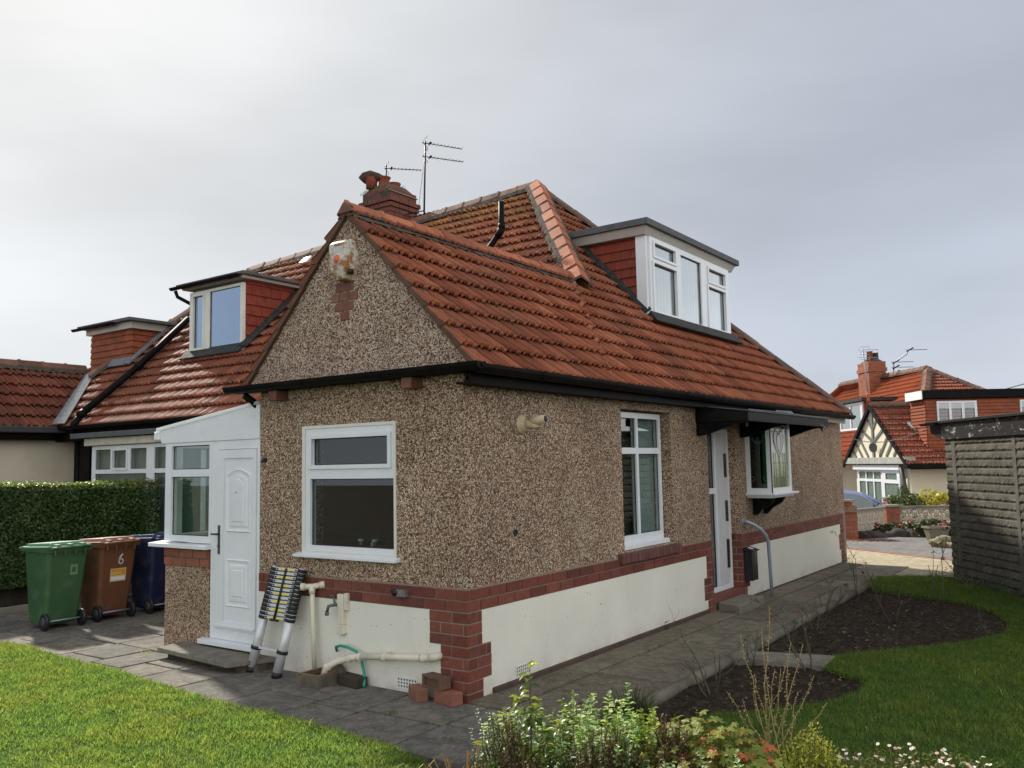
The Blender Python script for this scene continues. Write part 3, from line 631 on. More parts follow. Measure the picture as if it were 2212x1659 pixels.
# --- side window with brick sill ---
sw=window(H,SD,2.60,3.70,.985,2.375,-.11,[(2.66,3.10,1.995,2.315),(3.15,3.645,1.995,2.315),(2.66,3.10,1.07,1.93),(3.15,3.645,1.07,1.93)],label='tall white four-light window above a brick sill',curtain=[(3.22,3.68,.99,2.36)],cmat='net',cback=.03)
mb=MB(); mb.box(-.16,-.05,2.58,3.73,.935,.984); obj('sill',mb,M['upvc'],sw,bev=.004)
mb=MB(); mb.lathe((-.165,2.80,2.17),[(.085,0),(.085,.012),(.0,.014)],20,(1,0,0))
for i in range(7): mb.box(-.155,-.145,2.74,2.86,2.10+i*.02,2.108+i*.02)
obj('extractor_fan',mb,M['blackrub'],sw)
mb=MB(); y=2.42
while y<3.78:
    y2=y+.082; dx=random.uniform(-.003,.004); mb.hexa([(-.10,y,.845),(.062+dx,y,.825),(.062+dx,y2-.009,.825),(-.10,y2-.009,.845)],[(-.10,y,.935),(.062+dx,y,.912),(.062+dx,y2-.009,.912),(-.10,y2-.009,.935)]); y=y2
obj('brick_sill',mb,brickmat('purple_brick',[(.10,.045,.042),(.15,.065,.055),(.12,.05,.045)]),H,bev=.004)
mb=MB(); mb.box(-.10,.052,2.425,3.78,.85,.905); obj('sill_mortar',mb,M['mortar'],H)
# --- front door recess ---
mb=MB(); mb.box(-.30,-.0,4.77,5.73,-.04,.10); obj('threshold_base',mb,M['step'],H)
mb=MB(); mb.box(-.30,.012,4.775,5.725,.102,.185); obj('threshold',mb,brickmat('threshold_tile',[(.17,.06,.045),(.2,.075,.055)]),H,bev=.005)
dr=window(H,SD,4.80,5.70,.19,2.25,-.11,[(4.86,5.22,.25,1.42),(4.86,5.22,1.49,2.19),(5.27,5.66,.25,2.19)],name='entrance_frame',glass='glass_dark',depth=.07)
mb=MB(); mb.fbox(SD,5.272,5.658,.252,2.188,-.16,-.125)
for k in range(3): mb.fbox(SD,5.285+k*.085,5.335+k*.085,.27,2.17,-.126,-.118)
fd=obj('front_door',mb,plain('grey_white_door',(.55,.56,.57),.4,.4,.05),H,bev=.004)
for (a,b) in ((1.62,1.93),(1.05,1.32),(.45,.82)):
    mb=MB(); mb.fbox(SD,5.56,5.635,a,b,-.127,-.114); obj('door_light',mb,M['glass_dark'],fd)
    mb=MB(); mb.fbox(SD,5.562,5.633,a+.005,b-.005,-.1245,-.1235); obj('door_backing',mb,plain('brown_door_inset',(.05,.028,.022),.5,.3,.1),fd)
# --- canopy over door and oriel window ---
cn=MB(); cn.hexa([(-.02,4.44,2.44),(.64,4.44,2.335),(.64,7.60,2.335),(-.02,7.60,2.44)],[(-.02,4.44,2.50),(.66,4.44,2.405),(.66,7.60,2.405),(-.02,7.60,2.50)])
cn.box(.632,.665,4.42,7.62,2.292,2.404); cn.box(.0,.632,4.435,4.47,2.30,2.42); cn.box(0,.632,7.57,7.605,2.30,2.42)
cp=obj('porch_canopy',cn,plain('dark_brown_fascia',(.010,.0078,.0075),.55,.12,.2,6,(.04,.033,.03),8,.4),H,bev=.004)
mb=MB(); mb.hexa([(-.01,4.42,2.502),(.68,4.42,2.406),(.68,7.64,2.406),(-.01,7.64,2.502)],[(-.01,4.42,2.516),(.68,4.42,2.420),(.68,7.64,2.420),(-.01,7.64,2.516)]); obj('felt',mb,M['grey_felt'],cp)
mb=MB(); mb.tube([(.672,4.43,2.425),(.675,5.5,2.431),(.672,6.6,2.424),(.676,7.62,2.428)],.007,6); obj('flashing_edge',mb,M['lead'],cp)
mb=MB(); mb.hexa([(.45,6.0,2.46),(.62,6.05,2.43),(.62,6.28,2.43),(.45,6.3,2.46)],[(.45,6.02,2.49),(.60,6.15,2.475),(.6,6.2,2.47),(.45,6.28,2.485)]); obj('loose_flashing',mb,M['lead'],cp)
prof=[(0,2.14)]+[(.60*t,2.14+.0+.14*(3*t*t-2*t**3)) for t in [i/10 for i in range(1,11)]]+[(.62,2.225),(.625,2.40),(0,2.46)]
for y in (4.45,5.86,7.42):
    mb=MB(); mb.prism([(x,y,z) for x,z in prof],(0,.075,0)); obj('bracket',mb,M['blackwood'],cp,bev=.004)
# --- oriel window ---
OL=lambda u,z,n:(u,6.03-n,z)
ow=MB(); ow.box(-.05,.345,6.03,6.92,1.33,1.365); ow.box(.0,.40,5.97,6.98,1.366,1.395)
oriel=obj('oriel_window',ow,M['upvc'],H,bev=.005); oriel['label']='small white projecting window with leaded coloured glass'
mb=MB(); holed(mb,OL,0,.34,1.396,2.35,[(.055,.285,1.46,2.30)],-.05,0); holed(mb,SD,6.031,6.86,1.396,2.35,[(6.10,6.79,1.46,2.30)],.29,.34)
mb.box(0,.29,6.82,6.859,1.396,2.35); mb.box(0,.34,6.03,6.86,2.34,2.36); obj('frame',mb,M['upvc'],oriel,bev=.004)
mb=MB(); mb.fbox(OL,.056,.284,1.461,2.299,-.03,-.024); obj('pane',mb,glassmat('green_glass',(.16,.36,.27),.7),oriel)
mb=MB(); mb.fbox(SD,6.101,6.789,1.461,2.299,.312,.318); obj('pane',mb,glassmat('obscure_glass',(.80,.84,.70),.45,.15),oriel)
mb=MB(); mb.box(.20,.21,6.1,6.8,1.45,2.3); mb.box(.05,.27,6.80,6.81,1.45,2.3); obj('net_curtain',mb,plain('cream_backing',(.62,.60,.42),.9,.1,.05),oriel)
# lead came and coloured petals of the leaded light
mb=MB()
def came(pts,F,n,r=.003): mb.tube([F(u,z,n) for u,z in pts],r,5)
cu=6.445
for u in (6.22,6.30,6.42,6.47,6.59,6.67): came([(u,1.46),(u,1.93 if abs(u-cu)>.1 else 1.86)],SD,.322)
for z in (1.60,1.79): came([(6.10,z),(6.79,z)],SD,.322)
for sgn in (-1,1):
    came([(cu,1.86),(cu+sgn*.10,1.95),(cu+sgn*.19,2.08),(cu+sgn*.20,2.18),(cu+sgn*.12,2.25),(cu,2.18)],SD,.322)
    came([(cu,1.93),(cu+sgn*.06,2.0),(cu+sgn*.08,2.12),(cu+sgn*.03,2.2)],SD,.322)
    came([(cu+sgn*.05,1.46),(cu+sgn*.12,1.52),(cu+sgn*.10,1.60)],SD,.322)
came([(6.10,2.22),(6.79,2.22)],SD,.322)
cu=.17
for sgn in (-1,1): came([(cu,2.05),(cu+sgn*.06,2.09),(cu+sgn*.08,2.16)],OL,-.020); came([(cu+sgn*.09,1.55),(cu+sgn*.05,1.60),(cu+sgn*.11,1.62)],OL,-.020)
obj('lead_came',mb,M['lead'],oriel)
def petal(pts,F,n,c,nm):
    mb=MB(); mb.add([F(u,z,n) for u,z in pts],[tuple(range(len(pts)))]); mb.add([F(u,z,n+.001) for u,z in pts],[tuple(range(len(pts)))]); obj(nm,mb,plain(nm+'_glass',c,.2,.5,.05),oriel)
petal([(6.445,1.87),(6.35,1.96),(6.26,2.08),(6.25,2.17),(6.33,2.24),(6.445,2.18),(6.56,2.24),(6.64,2.17),(6.63,2.08),(6.54,1.96)],SD,.319,(.20,.20,.22),'grey_petal')
petal([(6.445,1.94),(6.39,2.0),(6.37,2.12),(6.42,2.18),(6.47,2.18),(6.52,2.12),(6.50,2.0)],SD,.3215,(.36,.31,.22),'cream_petal')
petal([(.11,2.10),(.14,2.04),(.20,2.04),(.23,2.10),(.19,2.08),(.15,2.08)],OL,-.022,(.03,.05,.16),'blue_petal')
for y in (6.22,6.62): obj('bracket',MB().prism([(.0,y,1.10),(.05,y,1.09),(.12,y,1.17),(.26,y,1.25),(.31,y,1.328),(0,y,1.328)],(0,.06,0)),M['blackwood'],oriel,bev=.004)
# --- roof slopes ---
sl=Vector((-1,0,SL)).normalized(); g=math.hypot(1,SL)
EX=.235; EZ=AZ+SL*(AX-EX)            # eave line of the side slope
def uvR(x,y): return (y,(EX-x)*g)
pc=3.72
O=Vector((EX,0,EZ))
tiles('side_roof_slope',O,(0,1,0),sl,[[uvR(EX,-.10),uvR(EX,pc),uvR(AX,pc),uvR(AX,-.10)],[uvR(EX,pc),uvR(EX,10.58),uvR(-3.2,5.925),uvR(AX,pc)]],M['tile'],H,seed=3,u_origin=-.10)
# slabs under the tiles so that the roof is solid
def under(name,pts,mat='blackwood',off=-.03,th=.05,parent=None,local=False):
    P=[Vector(p) for p in pts]; off-=.05; nn=(P[1]-P[0]).cross(P[2]-P[0]).normalized(); 
    if nn.z<0: nn=-nn
    mb=MB(); mb.prism([p+nn*(off-th) for p in P],nn*th); return obj(name,mb,M[mat],parent,local)
def zS(x): return AZ+SL*(AX-x)
under('roof_deck',[(EX-.05,-.02,zS(EX-.05)),(EX-.05,10.4,zS(EX-.05)),(-3.2,5.9,zS(-3.2)),(AX,pc,zS(AX)),(AX,-.02,zS(AX))],parent=H)
# left slope of the gable
sl2=Vector((1,0,SL)).normalized(); ELX=2*AX-EX
tiles('gable_left_slope',Vector((ELX,0,EZ)),(0,-1,0),sl2,[[(-3.9,0),(.10,0),(.10,(AX-ELX)*g),(-3.9,(AX-ELX)*g)]],M['tile'],H,seed=5)
under('roof_deck',[(ELX+.05,-.02,zS(EX-.05)),(AX,-.02,AZ),(AX,3.7,AZ),(ELX+.05,3.7,zS(EX-.05))],parent=H)
# main slope facing the front, both halves share the plane
gm=math.hypot(1,K); sm=Vector((0,1,K)).normalized()
def uvM(x,y): return (x,(y-2.0)*gm)
XP=-6.35
OM=Vector((0,2.0,2.6))
yr=lambda x: 5.925+(x+3.2)*(5.925-5.344)/(-3.2+9.65)
tiles('main_roof_slope',OM,(1,0,0),sm,[[uvM(XP,2.0),uvM(.27,2.0),uvM(-3.2,5.925),uvM(XP,yr(XP))]],M['tile_main'],H,seed=8)
zM=lambda y:2.6+K*(y-2)
under('roof_deck',[(XP,2.05,zM(2.05)),(.1,2.05,zM(2.05)),(-3.2,5.9,zM(5.9)),(XP,yr(XP)-.02,zM(yr(XP)-.02))],parent=H)
# far slope, plain courses seen by nobody in the photo but real
kf=(6.28-2.6)/(10.58-5.925); sf=Vector((0,-1,kf)).normalized(); gf=math.hypot(1,kf)
tiles('rear_roof_slope',Vector((0,10.58,2.6)),(1,0,0),sf,[[(XP,0),(.25,0),(-3.2,4.655*gf),(XP,4.655*gf)]],M['tile'],H,seed=12)
# ridges and hips
pk=(-3.2,5.925,6.285)
ridge('gable_ridge',(AX,-.10,AZ-.03),(AX,3.86,AZ-.03),(1,0,-SL),(-1,0,-SL),M['ridge_new'],H,seg=.44,wd=.085,h=.05,seed=4)
ridge('main_ridge',(-3.2,5.925,6.285),(XP,yr(XP),zM(yr(XP))+.005),(0,-1,-K),(0,1,-K),M['ridge_old'],H,seg=.36,wd=.13,h=.05,seed=6)
ridge('near_hip',pk,(-1.05,3.60,4.02),(1,0,-SL),(0,-1,-K),M['ridge_new'],H,seg=.36,wd=.15,h=.075,seed=9,gap=.07,collar=0)
ridge('far_hip',pk,(EX,10.58,EZ+.03),(1,0,-SL),(0,1,-kf),M['ridge_old'],H,seg=.36,wd=.10,h=.02,seed=10,collar=0)
# end cap of the gable ridge
mb=MB(); mb.hexa([(AX-.10,-.115,AZ-.075),(AX+.10,-.115,AZ-.075),(AX+.10,-.062,AZ-.075),(AX-.10,-.062,AZ-.075)],[(AX-.02,-.115,AZ+.02),(AX+.02,-.115,AZ+.02),(AX+.02,-.062,AZ+.02),(AX-.02,-.062,AZ+.02)]); obj('ridge_end',mb,M['ridge_old'],H,bev=.004)
# verge tiles down both edges of the gable
mb=MB()
for k in range(9):
    for s_ in (1,-1):
        v0=k*.25; v1=v0+.27; a=(AX-EX)*s_
        def pt(v,nn,y,s_=s_): 
            x=EX-v/g; z=EZ+v*SL/g; x2=x+nn*SL/g; z2=z+nn/g
            if s_<0: x2=2*AX-x2
            return (x2,y,z2)
        if v1>2.16: v1=2.16
        mb.hexa([pt(v0,-.058,-.10),pt(v1,-.066,-.10),pt(v1,-.066,-.061),pt(v0,-.058,-.061)],[pt(v0,-.004,-.10),pt(v1,-.034,-.10),pt(v1,-.034,-.061),pt(v0,-.004,-.061)])
obj('verge_tile',mb,tilemat('weathered_verge',[(.10,.058,.043),(.14,.078,.056),(.12,.066,.05)],.3),H,bev=.004)
# --- fascia, soffit, gutters ---
mb=MB(); mb.box(.128,.152,-.10,9.05,2.470,2.60); mb.box(0,.13,-.10,10.6,2.475,2.49); obj('fascia',mb,M['black'],H,bev=.003)
mb=MB(); mb.box(.128,.152,9.055,10.5,2.44,2.57); obj('fascia_board',mb,plain('cream_board',(.36,.33,.27),.7,.2,.1,5),H)
halfpipe(SD,-.16,10.62,2.615,.245,.066,H,joints=(.72,2.0,3.6,4.6,5.9,7.2,7.55,8.8,9.6,10.3),drop=.035)
mb=MB(); mb.box(-2.72,.128,-.118,-.10,2.565,2.61); mb.box(-2.72,.128,-.10,.0,2.57,2.585); obj('fascia',mb,M['black'],H,bev=.003)
halfpipe(FR,-2.80,.30,2.630,.160,.062,H,joints=(-1.7,-.75,-.2),drop=-.0)
mb=MB(); mb.tube([(-2.62,-.10,2.55),(-2.60,-.02,2.50),(-2.56,.03,2.42),(-2.545,.03,2.30)],.034,10); obj('downpipe',mb,M['black'],H)
# --- right dormer ---
DX=-.90
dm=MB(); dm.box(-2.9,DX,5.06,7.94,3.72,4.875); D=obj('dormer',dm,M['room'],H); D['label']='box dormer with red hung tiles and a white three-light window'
mb=MB(); mb.box(-3.0,-.76,4.86,8.14,4.985,5.075); D2=obj('dormer_roof',mb,M['grey_felt'],D,bev=.008)
mb=MB(); mb.hexa([(-2.9,4.96,4.878),(-.86,4.96,4.878),(-.86,8.04,4.878),(-2.9,8.04,4.878)],[(-2.95,4.91,4.984),(-.81,4.91,4.984),(-.81,8.09,4.984),(-2.95,8.09,4.984)]); obj('fascia',mb,M['wpaint'],D2)
CK=lambda u,z,n:(u,5.06-n,z)
mb=MB(); z=3.70; k=0
while z<4.86:
    z1=min(z+.128,4.877); u=-3.0+(k%2)*.08
    while u<DX-.14:
        u1=min(u+.165,DX-.125); mb.hexa([CK(u+.002,z,0),CK(u1-.002,z,0),CK(u1-.002,z,.030),CK(u+.002,z,.030)],[CK(u+.002,z1,0),CK(u1-.002,z1,0),CK(u1-.002,z1,.008),CK(u+.002,z1,.008)]); u=u1
    z=z1; k+=1
obj('hung_tiles',mb,M['hung'],D,bev=.002)
for q_ in ((DX-.125,DX+.03,5.015,5.075,3.80,4.877),(DX-.02,DX+.03,7.85,7.945,3.72,4.877)): obj('corner_board',MB().box(*q_),M['upvc'],D,bev=.004)
dl=[(5.185,5.875,4.615,4.82,1),(5.185,5.875,3.885,4.53,1),(6.01,6.75,3.865,4.81),(6.99,7.70,4.545,4.80,1),(6.99,7.70,3.86,4.47,1)]
dl=[(5.185,5.885,4.605,4.825,1),(5.15,5.90,3.845,4.545,1),(6.06,6.775,3.855,4.80),(7.02,7.71,4.555,4.79,1),(6.99,7.70,3.835,4.505,1)]
dw=window(D,SD,5.077,7.849,3.775,4.876,DX+.055,dl,glass='glass_pale',curtain=[(5.1,7.8,3.8,4.86)],cmat='net2',depth=.07,cback=-.018)
mb=MB(); mb.box(DX+.056,DX+.10,5.05,7.95,3.752,3.79); obj('sill',mb,M['upvc'],dw,bev=.004)
# dark apron flashing below and beside the dormer
mb=MB()
def sp_(x,y,o): # point on the side slope
    n_=Vector((SL,0,1)).normalized(); return Vector((x,y,zS(x)))+n_*o
mb.hexa([sp_(DX+.02,5.0,.0),sp_(DX+.13,5.0,.02),sp_(DX+.13,8.05,.02),sp_(DX+.02,8.05,.0)],[sp_(DX+.02,5.0,.085),sp_(DX+.14,4.97,.062),sp_(DX+.14,8.08,.062),sp_(DX+.02,8.05,.085)])
mb.hexa([sp_(DX,4.99,.0),sp_(DX,5.05,.0),sp_(-2.0,5.05,.0),sp_(-2.0,4.99,.0)],[sp_(DX,5.0,.05),sp_(DX,5.05,.10),sp_(-2.0,5.05,.09),sp_(-2.0,5.0,.05)])
obj('flashing',mb,M['flash_dark'],D,bev=.01)
# --- soil vent pipe out of the main slope ---
mb=MB(); mb.tube([(-3.03,4.25,4.80),(-3.03,4.36,4.90),(-2.80,4.36,5.12),(-2.782,4.36,5.18),(-2.78,4.36,5.55)],.042,14); mb.tube([(-2.781,4.36,5.16),(-2.78,4.36,5.235)],.05,14); mb.tube([(-2.86,4.36,5.06),(-2.80,4.36,5.12),(-2.782,4.36,5.17)],.05,14)
obj('vent_pipe',mb,M['black'],H)
# --- rainwater pipe? none here; air bricks ---
def airbrick(F,u,z):
    mb=MB(); holes=[(u+.012+i*.030,u+.012+i*.030+.016,z+.012+j*.027,z+.012+j*.027+.016) for i in range(7) for j in range(3)]
    holed(mb,F,u,u+.215,z,z+.09,holes,-.0,.012,.5); a_=obj('air_brick',mb,M['upvc_cream'],H); mb=MB(); mb.fbox(F,u+.004,u+.211,z+.004,z+.086,.0065,.0072); obj('air_brick_hole',mb,M['blackrub'],a_)
airbrick(FR,-.735,.045); airbrick(SD,.62,.085)
# --- chimney at the party wall ---
CX0,CX1,CY0,CY1=-6.60,-5.91,5.40,6.09
def stack(mb,x0,x1,y0,y1,z0,z1,inset=0):
    z=z0;k=0
    while z<z1-.02:
        for (F,a,b) in ((lambda u,zz,n:(u,y0-n,zz),x0,x1),(lambda u,zz,n:(x1+n,u,zz),y0,y1),(lambda u,zz,n:(u,y1+n,zz),x0,x1),(lambda u,zz,n:(x0-n,u,zz),y0,y1)):
            e_=.003 if abs(a-x0)>1e-9 or abs(b-x1)>1e-9 else 0; bricks(mb,F,a+e_,b-e_,z,1,H=.0845,n=e_,n0=-.09,off=.5*(k%2),L=.232)
        z+=.0845;k+=1
    return z
ch=MB(); z=stack(ch,CX0,CX1,CY0,CY1,5.75,6.34); z=stack(ch,CX0-.02,CX1+.02,CY0-.02,CY1+.02,z+.004,z+.08); z=stack(ch,CX0-.045,CX1+.045,CY0-.045,CY1+.045,z+.004,z+.08); z=stack(ch,CX0+.01,CX1-.01,CY0+.01,CY1-.01,z+.004,z+.16)
C=obj('chimney',ch,brickmat('sooty_brick',[(.115,.042,.03),(.16,.055,.038),(.135,.05,.036)],.6),H,bev=.004); C['label']='square brick chimney stack with three clay pots'
mb=MB(); mb.box(CX0+.01,CX1-.01,CY0+.01,CY1-.01,5.6,6.65); obj('mortar_core',mb,M['mortar_grey'],C)
mb=MB(); zt=6.66
ring=[(CX0+.01,CY0+.01),(CX1-.01,CY0+.01),(CX1-.01,CY1-.01),(CX0+.01,CY1-.01)]; ring2=[(CX0+.17,CY0+.06),(CX1-.09,CY0+.06),(CX1-.09,CY1-.2),(CX0+.17,CY1-.2)]
mb.hexa([(x,y,zt) for x,y in ring],[(x,y,zt+.13) for x,y in ring2]); obj('flaunching',mb,plain('mossy_mortar',(.12,.085,.06),.95,.2,.3,9,(.07,.075,.02),4,.8,.8,30),C,bev=.02)
mb=MB(); mb.tube([(CX1+.003,CY0-.04,6.625),(CX1+.005,CY1+.0,6.615)],.013,5); obj('white_mortar_line',mb,M['mortar'],C)
pot=[(.105,0),(.10,.10),(.10,.16),(.108,.18),(.108,.20)]
terra=tilemat('chimney_pot',[(.22,.055,.035),(.27,.07,.042)])
P1=obj('chimney_pot',MB().lathe((-6.25,5.60,6.76),[(.115,0),(.112,.02),(.100,.07),(.095,.13),(.10,.17),(.118,.19),(.118,.205),(.09,.21)],22),terra,C)
P1=obj('chimney_pot',MB().lathe((-6.25,5.86,6.74),[(.115,0),(.110,.06),(.102,.12),(.118,.16),(.118,.18),(.09,.185)],22),terra,C)
p=obj('chimney_pot',MB().lathe((-6.42,5.46,6.76),[(.10,0),(.098,.10),(.108,.12),(.108,.14),(.096,.15),(.096,.2)],22),terra,C); p['label']='chimney pot with a clay hood'
mb=MB(); mb.tube([(-6.60,5.40,6.93),(-6.54,5.42,6.985),(-6.44,5.46,7.0),(-6.32,5.52,6.965),(-6.24,5.56,6.93)],[.085,.10,.098,.075,.055],14); obj('hood',mb,plain('dark_clay_hood',(.07,.04,.033),.8,.2,.2,9),p)
sp=[(-6.5,5.45,6.70,1.2),(-6.56,5.42,6.66,1.4),(-6.3,5.6,6.8,.6),(-6.0,5.8,6.78,.5),(-6.35,5.42,6.75,.7)]
mb=MB()
for (x,y,z,s_) in sp:
    for _ in range(40):
        a=random.uniform(0,6.28); l=random.uniform(.02,.07)*s_; bx,by=x+random.uniform(-.07,.07),y+random.uniform(-.04,.04); mb.add([(bx-.004,by,z),(bx+.004,by,z),(bx+random.uniform(-.04,.04),by+random.uniform(-.03,.03),z+l)],[(0,1,2)])
obj('moss_tuft',mb,M['hedge'],C)
# --- lean-to entrance porch, left of the gable ---
PX0,PX1=-4.03,-2.505
mb=MB(); holed(mb,FR,PX0,-3.275,0,.872,[],-.22,0); mb.box(PX0,PX0+.22,.22,2.2,0,.872); PO=obj('entrance_porch',mb,M['pebble'],H); PO['label']='white lean-to side porch on a pebbledash and brick dwarf wall'
mb=MB(); bricks(mb,FR,PX0-.01,-3.275,.874,2,off=.35,n=.012,n0=-.2); LF=lambda u,z,n:(PX0-n,u,z); bricks(mb,LF,0,2.2,.874,2,off=.1,n=.01,n0=-.2); obj('brick_course',mb,M['brick_mid'],PO,bev=.003)
mb=MB(); mb.box(PX0+.01,-3.28,.01,.2,.872,1.045); obj('mortar_backing',mb,M['mortar'],PO)
mb=MB(); mb.hexa([FR(-4.24,1.062,-.2),FR(-3.245,1.062,-.2),FR(-3.245,1.056,.075),FR(-4.24,1.056,.075)],[FR(-4.24,1.115,-.2),FR(-3.245,1.115,-.2),FR(-3.245,1.095,.075),FR(-4.24,1.095,.075)]); obj('sill',mb,M['upvc'],PO,bev=.004)
pw=window(PO,FR,-4.06,-3.262,1.117,2.133,.0,[(-3.955,-3.30,1.855,2.10),(-3.955,-3.30,1.18,1.78)],glass='glass_clear',depth=.07)
lw=window(PO,LF,.08,2.2,1.117,2.133,.03,[(.16,1.02,1.18,2.08),(1.10,2.1,1.18,2.08)],glass='glass_clear',depth=.07)
mb=MB(); mb.box(PX0+.05,-3.3,.1,.21,1.118,1.135); obj('inner_sill',mb,M['upvc_cream'],PO)
# gable panel of white board with sloping top
mb=MB(); mb.prism([(-4.12,-.012,2.134),(-2.505,-.012,2.134),(-2.505,-.012,2.475),(-4.15,-.012,2.285),(-4.15,-.012,2.20)],(0,.05,0)); obj('gable_board',mb,M['upvc'],PO,bev=.003)
mb=MB(); mb.hexa([(-4.20,-.03,2.262),(-2.505,-.03,2.466),(-2.505,2.3,2.466),(-4.20,2.3,2.262)],[(-4.20,-.03,2.300),(-2.505,-.03,2.496),(-2.505,2.3,2.496),(-4.20,2.3,2.300)]); obj('porch_roof',mb,polymat(),PO,bev=.003)
mb=MB(); mb.box(-4.235,-4.145,-.035,2.3,2.17,2.262); obj('porch_gutter',mb,M['upvc'],PO,bev=.012)
# door
mb=MB(); holed(mb,FR,-3.245,-2.507,.20,2.133,[(-3.158,-2.545,.30,2.045)],-.07,.0,.5); mb.fbox(FR,-3.258,-3.246,.20,2.133,-.06,.004); DF=obj('door_frame',mb,M['upvc'],PO,bev=.004)
mb=MB(); mb.hexa([FR(-3.36,.15,-.1),FR(-2.507,.15,-.1),FR(-2.507,.147,.075),FR(-3.36,.147,.075)],[FR(-3.36,.205,-.1),FR(-2.507,.205,-.1),FR(-2.507,.19,.075),FR(-3.36,.19,.075)]); obj('door_sill',mb,M['upvc'],PO,bev=.004)
mb=MB(); holed(mb,FR,-3.153,-2.55,.305,2.04,[(-3.045,-2.60,.372,1.955)],-.05,.014,.5)
mb.fbox(FR,-3.046,-2.599,.371,1.956,-.04,-.002)
mb.fbox(FR,-3.15,-2.553,.325,.345,.0145,.03)
def moulding(mb,u0,u1,z0,z1,arch):
    def loop(k,n_):
        a,b,c,d=u0+k,u1-k,z0+k,z1-k; pts=[(a,c),(b,c),(b,d)]
        if arch: pts+=[(a+(b-a)*(1-i/8),d+arch*math.sin(math.pi*i/8)) for i in range(1,8)]
        pts+=[(a,d)]; return [FR(p[0],p[1],n_) for p in pts]
    for k0,n0_,k1,n1_ in ((0,-.002,.012,.012),(.012,.012,.028,.004),(.05,.004-.002,.058,.010),(.058,.010,.075,.012),(.10,.012,.11,.018)):
        A,B=loop(k0,n0_),loop(k1,n1_); m_=len(A); mb.add(A+B,[(i,(i+1)%m_,(i+1)%m_+m_,i+m_) for i in range(m_)])
    A=loop(.028,.004); B=loop(.05,.002); m_=len(A); mb.add(A+B,[(i,(i+1)%m_,(i+1)%m_+m_,i+m_) for i in range(m_)])
    A=loop(.11,.018); mb.add(A,[tuple(range(len(A)))])
    A=loop(.075,.012);B=loop(.10,.012); m_=len(A); mb.add(A+B,[(i,(i+1)%m_,(i+1)%m_+m_,i+m_) for i in range(m_)])
moulding(mb,-3.01,-2.635,1.235,1.80,.055); moulding(mb,-3.01,-2.635,.52,.98,0)
PD=obj('porch_door',mb,M['upvc'],PO,bev=.0025); PD['label']='white panelled door with an arched upper moulding'
mb=MB(); mb.fbox(FR,-3.117,-3.092,1.02,1.30,.014,.024); mb.tube([FR(-3.105,1.215,.024),FR(-3.105,1.215,.06),FR(-3.17,1.215,.062)],.010,8); mb.lathe(FR(-3.105,1.10,.024),[(.009,0),(.009,.01)],10,(0,-1,0)); obj('handle',mb,plain('dark_handle',(.05,.05,.055),.35,.5,.1),PD)
mb=MB(); mb.lathe(FR(-2.84,1.62,.017),[(.006,0),(.006,.006)],8,(0,-1,0)); obj('spyhole',mb,M['blackrub'],PD)
mb=MB(); mb.box(-4.0,-2.5,.25,2.2,-.02,.08); obj('porch_floor',mb,M['concrete'],PO)
# iron hook in the pebbledash and old pipe hole
mb=MB(); mb.tube([FR(-2.42,1.93,0),FR(-2.42,1.93,.03),FR(-2.42,1.90,.045)],.012,8); mb.tube([FR(-2.42,1.95,.004),FR(-2.42,1.91,.004)],.018,8); obj('wall_hook',mb,M['blackrub'],H)
mb=MB(); mb.lathe((0,.66,1.27),[(.028,0),(.028,.012),(.016,.013),(.014,.004)],14,(1,0,0)); obj('blanked_pipe',mb,M['blackrub'],H)
# boiler flue
mb=MB(); mb.lathe((0,.79,2.185),[(.085,0),(.08,.012),(.062,.022),(.056,.05),(.05,.055)],24,(1,0,0)); mb.tube([(.03,.79,2.19),(.09,.80,2.19),(.13,.815,2.195)],[.05,.047,.045],18); mb.tube([(.06,.79,2.20),(.24,.80,2.222)],.036,18); mb.tube([(.08,.785,2.165),(.15,.79,2.165)],.02,10)
fl=obj('boiler_flue',mb,M['beige_plastic'],H)
mb=MB(); mb.lathe((.239,.80,2.222),[(.028,0),(.028,.003)],16,(1,0,.1)); obj('flue_mouth',mb,M['blackrub'],fl)
# --- waste pipes on the front plinth ---
mb=MB(); mb.tube([(-1.66,-.07,.10),(-1.68,-.065,.40),(-1.70,-.062,.80)],.021,12); mb.tube([(-1.70,-.062,.74),(-1.70,-.062,.80)],.028,12)
mb.tube([(-1.76,-.10,.80),(-1.70,-.062,.80),(-1.62,-.0,.815)],.026,12); mb.tube([(-1.785,-.116,.80),(-1.755,-.097,.80)],.033,14); mb.tube([(-1.64,-.02,.812),(-1.60,.0,.82)],.032,12)
wp=obj('waste_pipe',mb,M['cream_plastic'],H); wp['label']='thin upright cream waste pipe with tee at its top'
mb=MB(); mb.tube([(-1.40,-.20,.10),(-1.375,-.19,.17),(-1.30,-.14,.215),(-1.20,-.085,.245),(-1.10,-.075,.265)],.028,14,r=.5); mb.tube([(-1.10,-.075,.265),(-.32,-.06,.335)],.027,14); mb.tube([(-.33,-.062,.334),(-.285,-.06,.345),(-.275,-.02,.35),(-.275,.0,.35)],.032,12)
for a in ((-1.37,-.187,.172),(-1.215,-.095,.24),(-1.10,-.075,.262),(-.82,-.07,.288),(-.40,-.064,.328)): mb.tube([(a[0]-.022,a[1]+.006,a[2]-.004),(a[0]+.022,a[1]-.004,a[2]+.003)],.034,14)
wp=obj('waste_pipe',mb,M['cream_plastic'],H); wp['label']='long sloping cream waste pipe running into the gully'
mb=MB(); mb.fbox(FR,-.86,-.79,.30,.33,0,.07); obj('pipe_clip',mb,M['cream_plastic'],H)
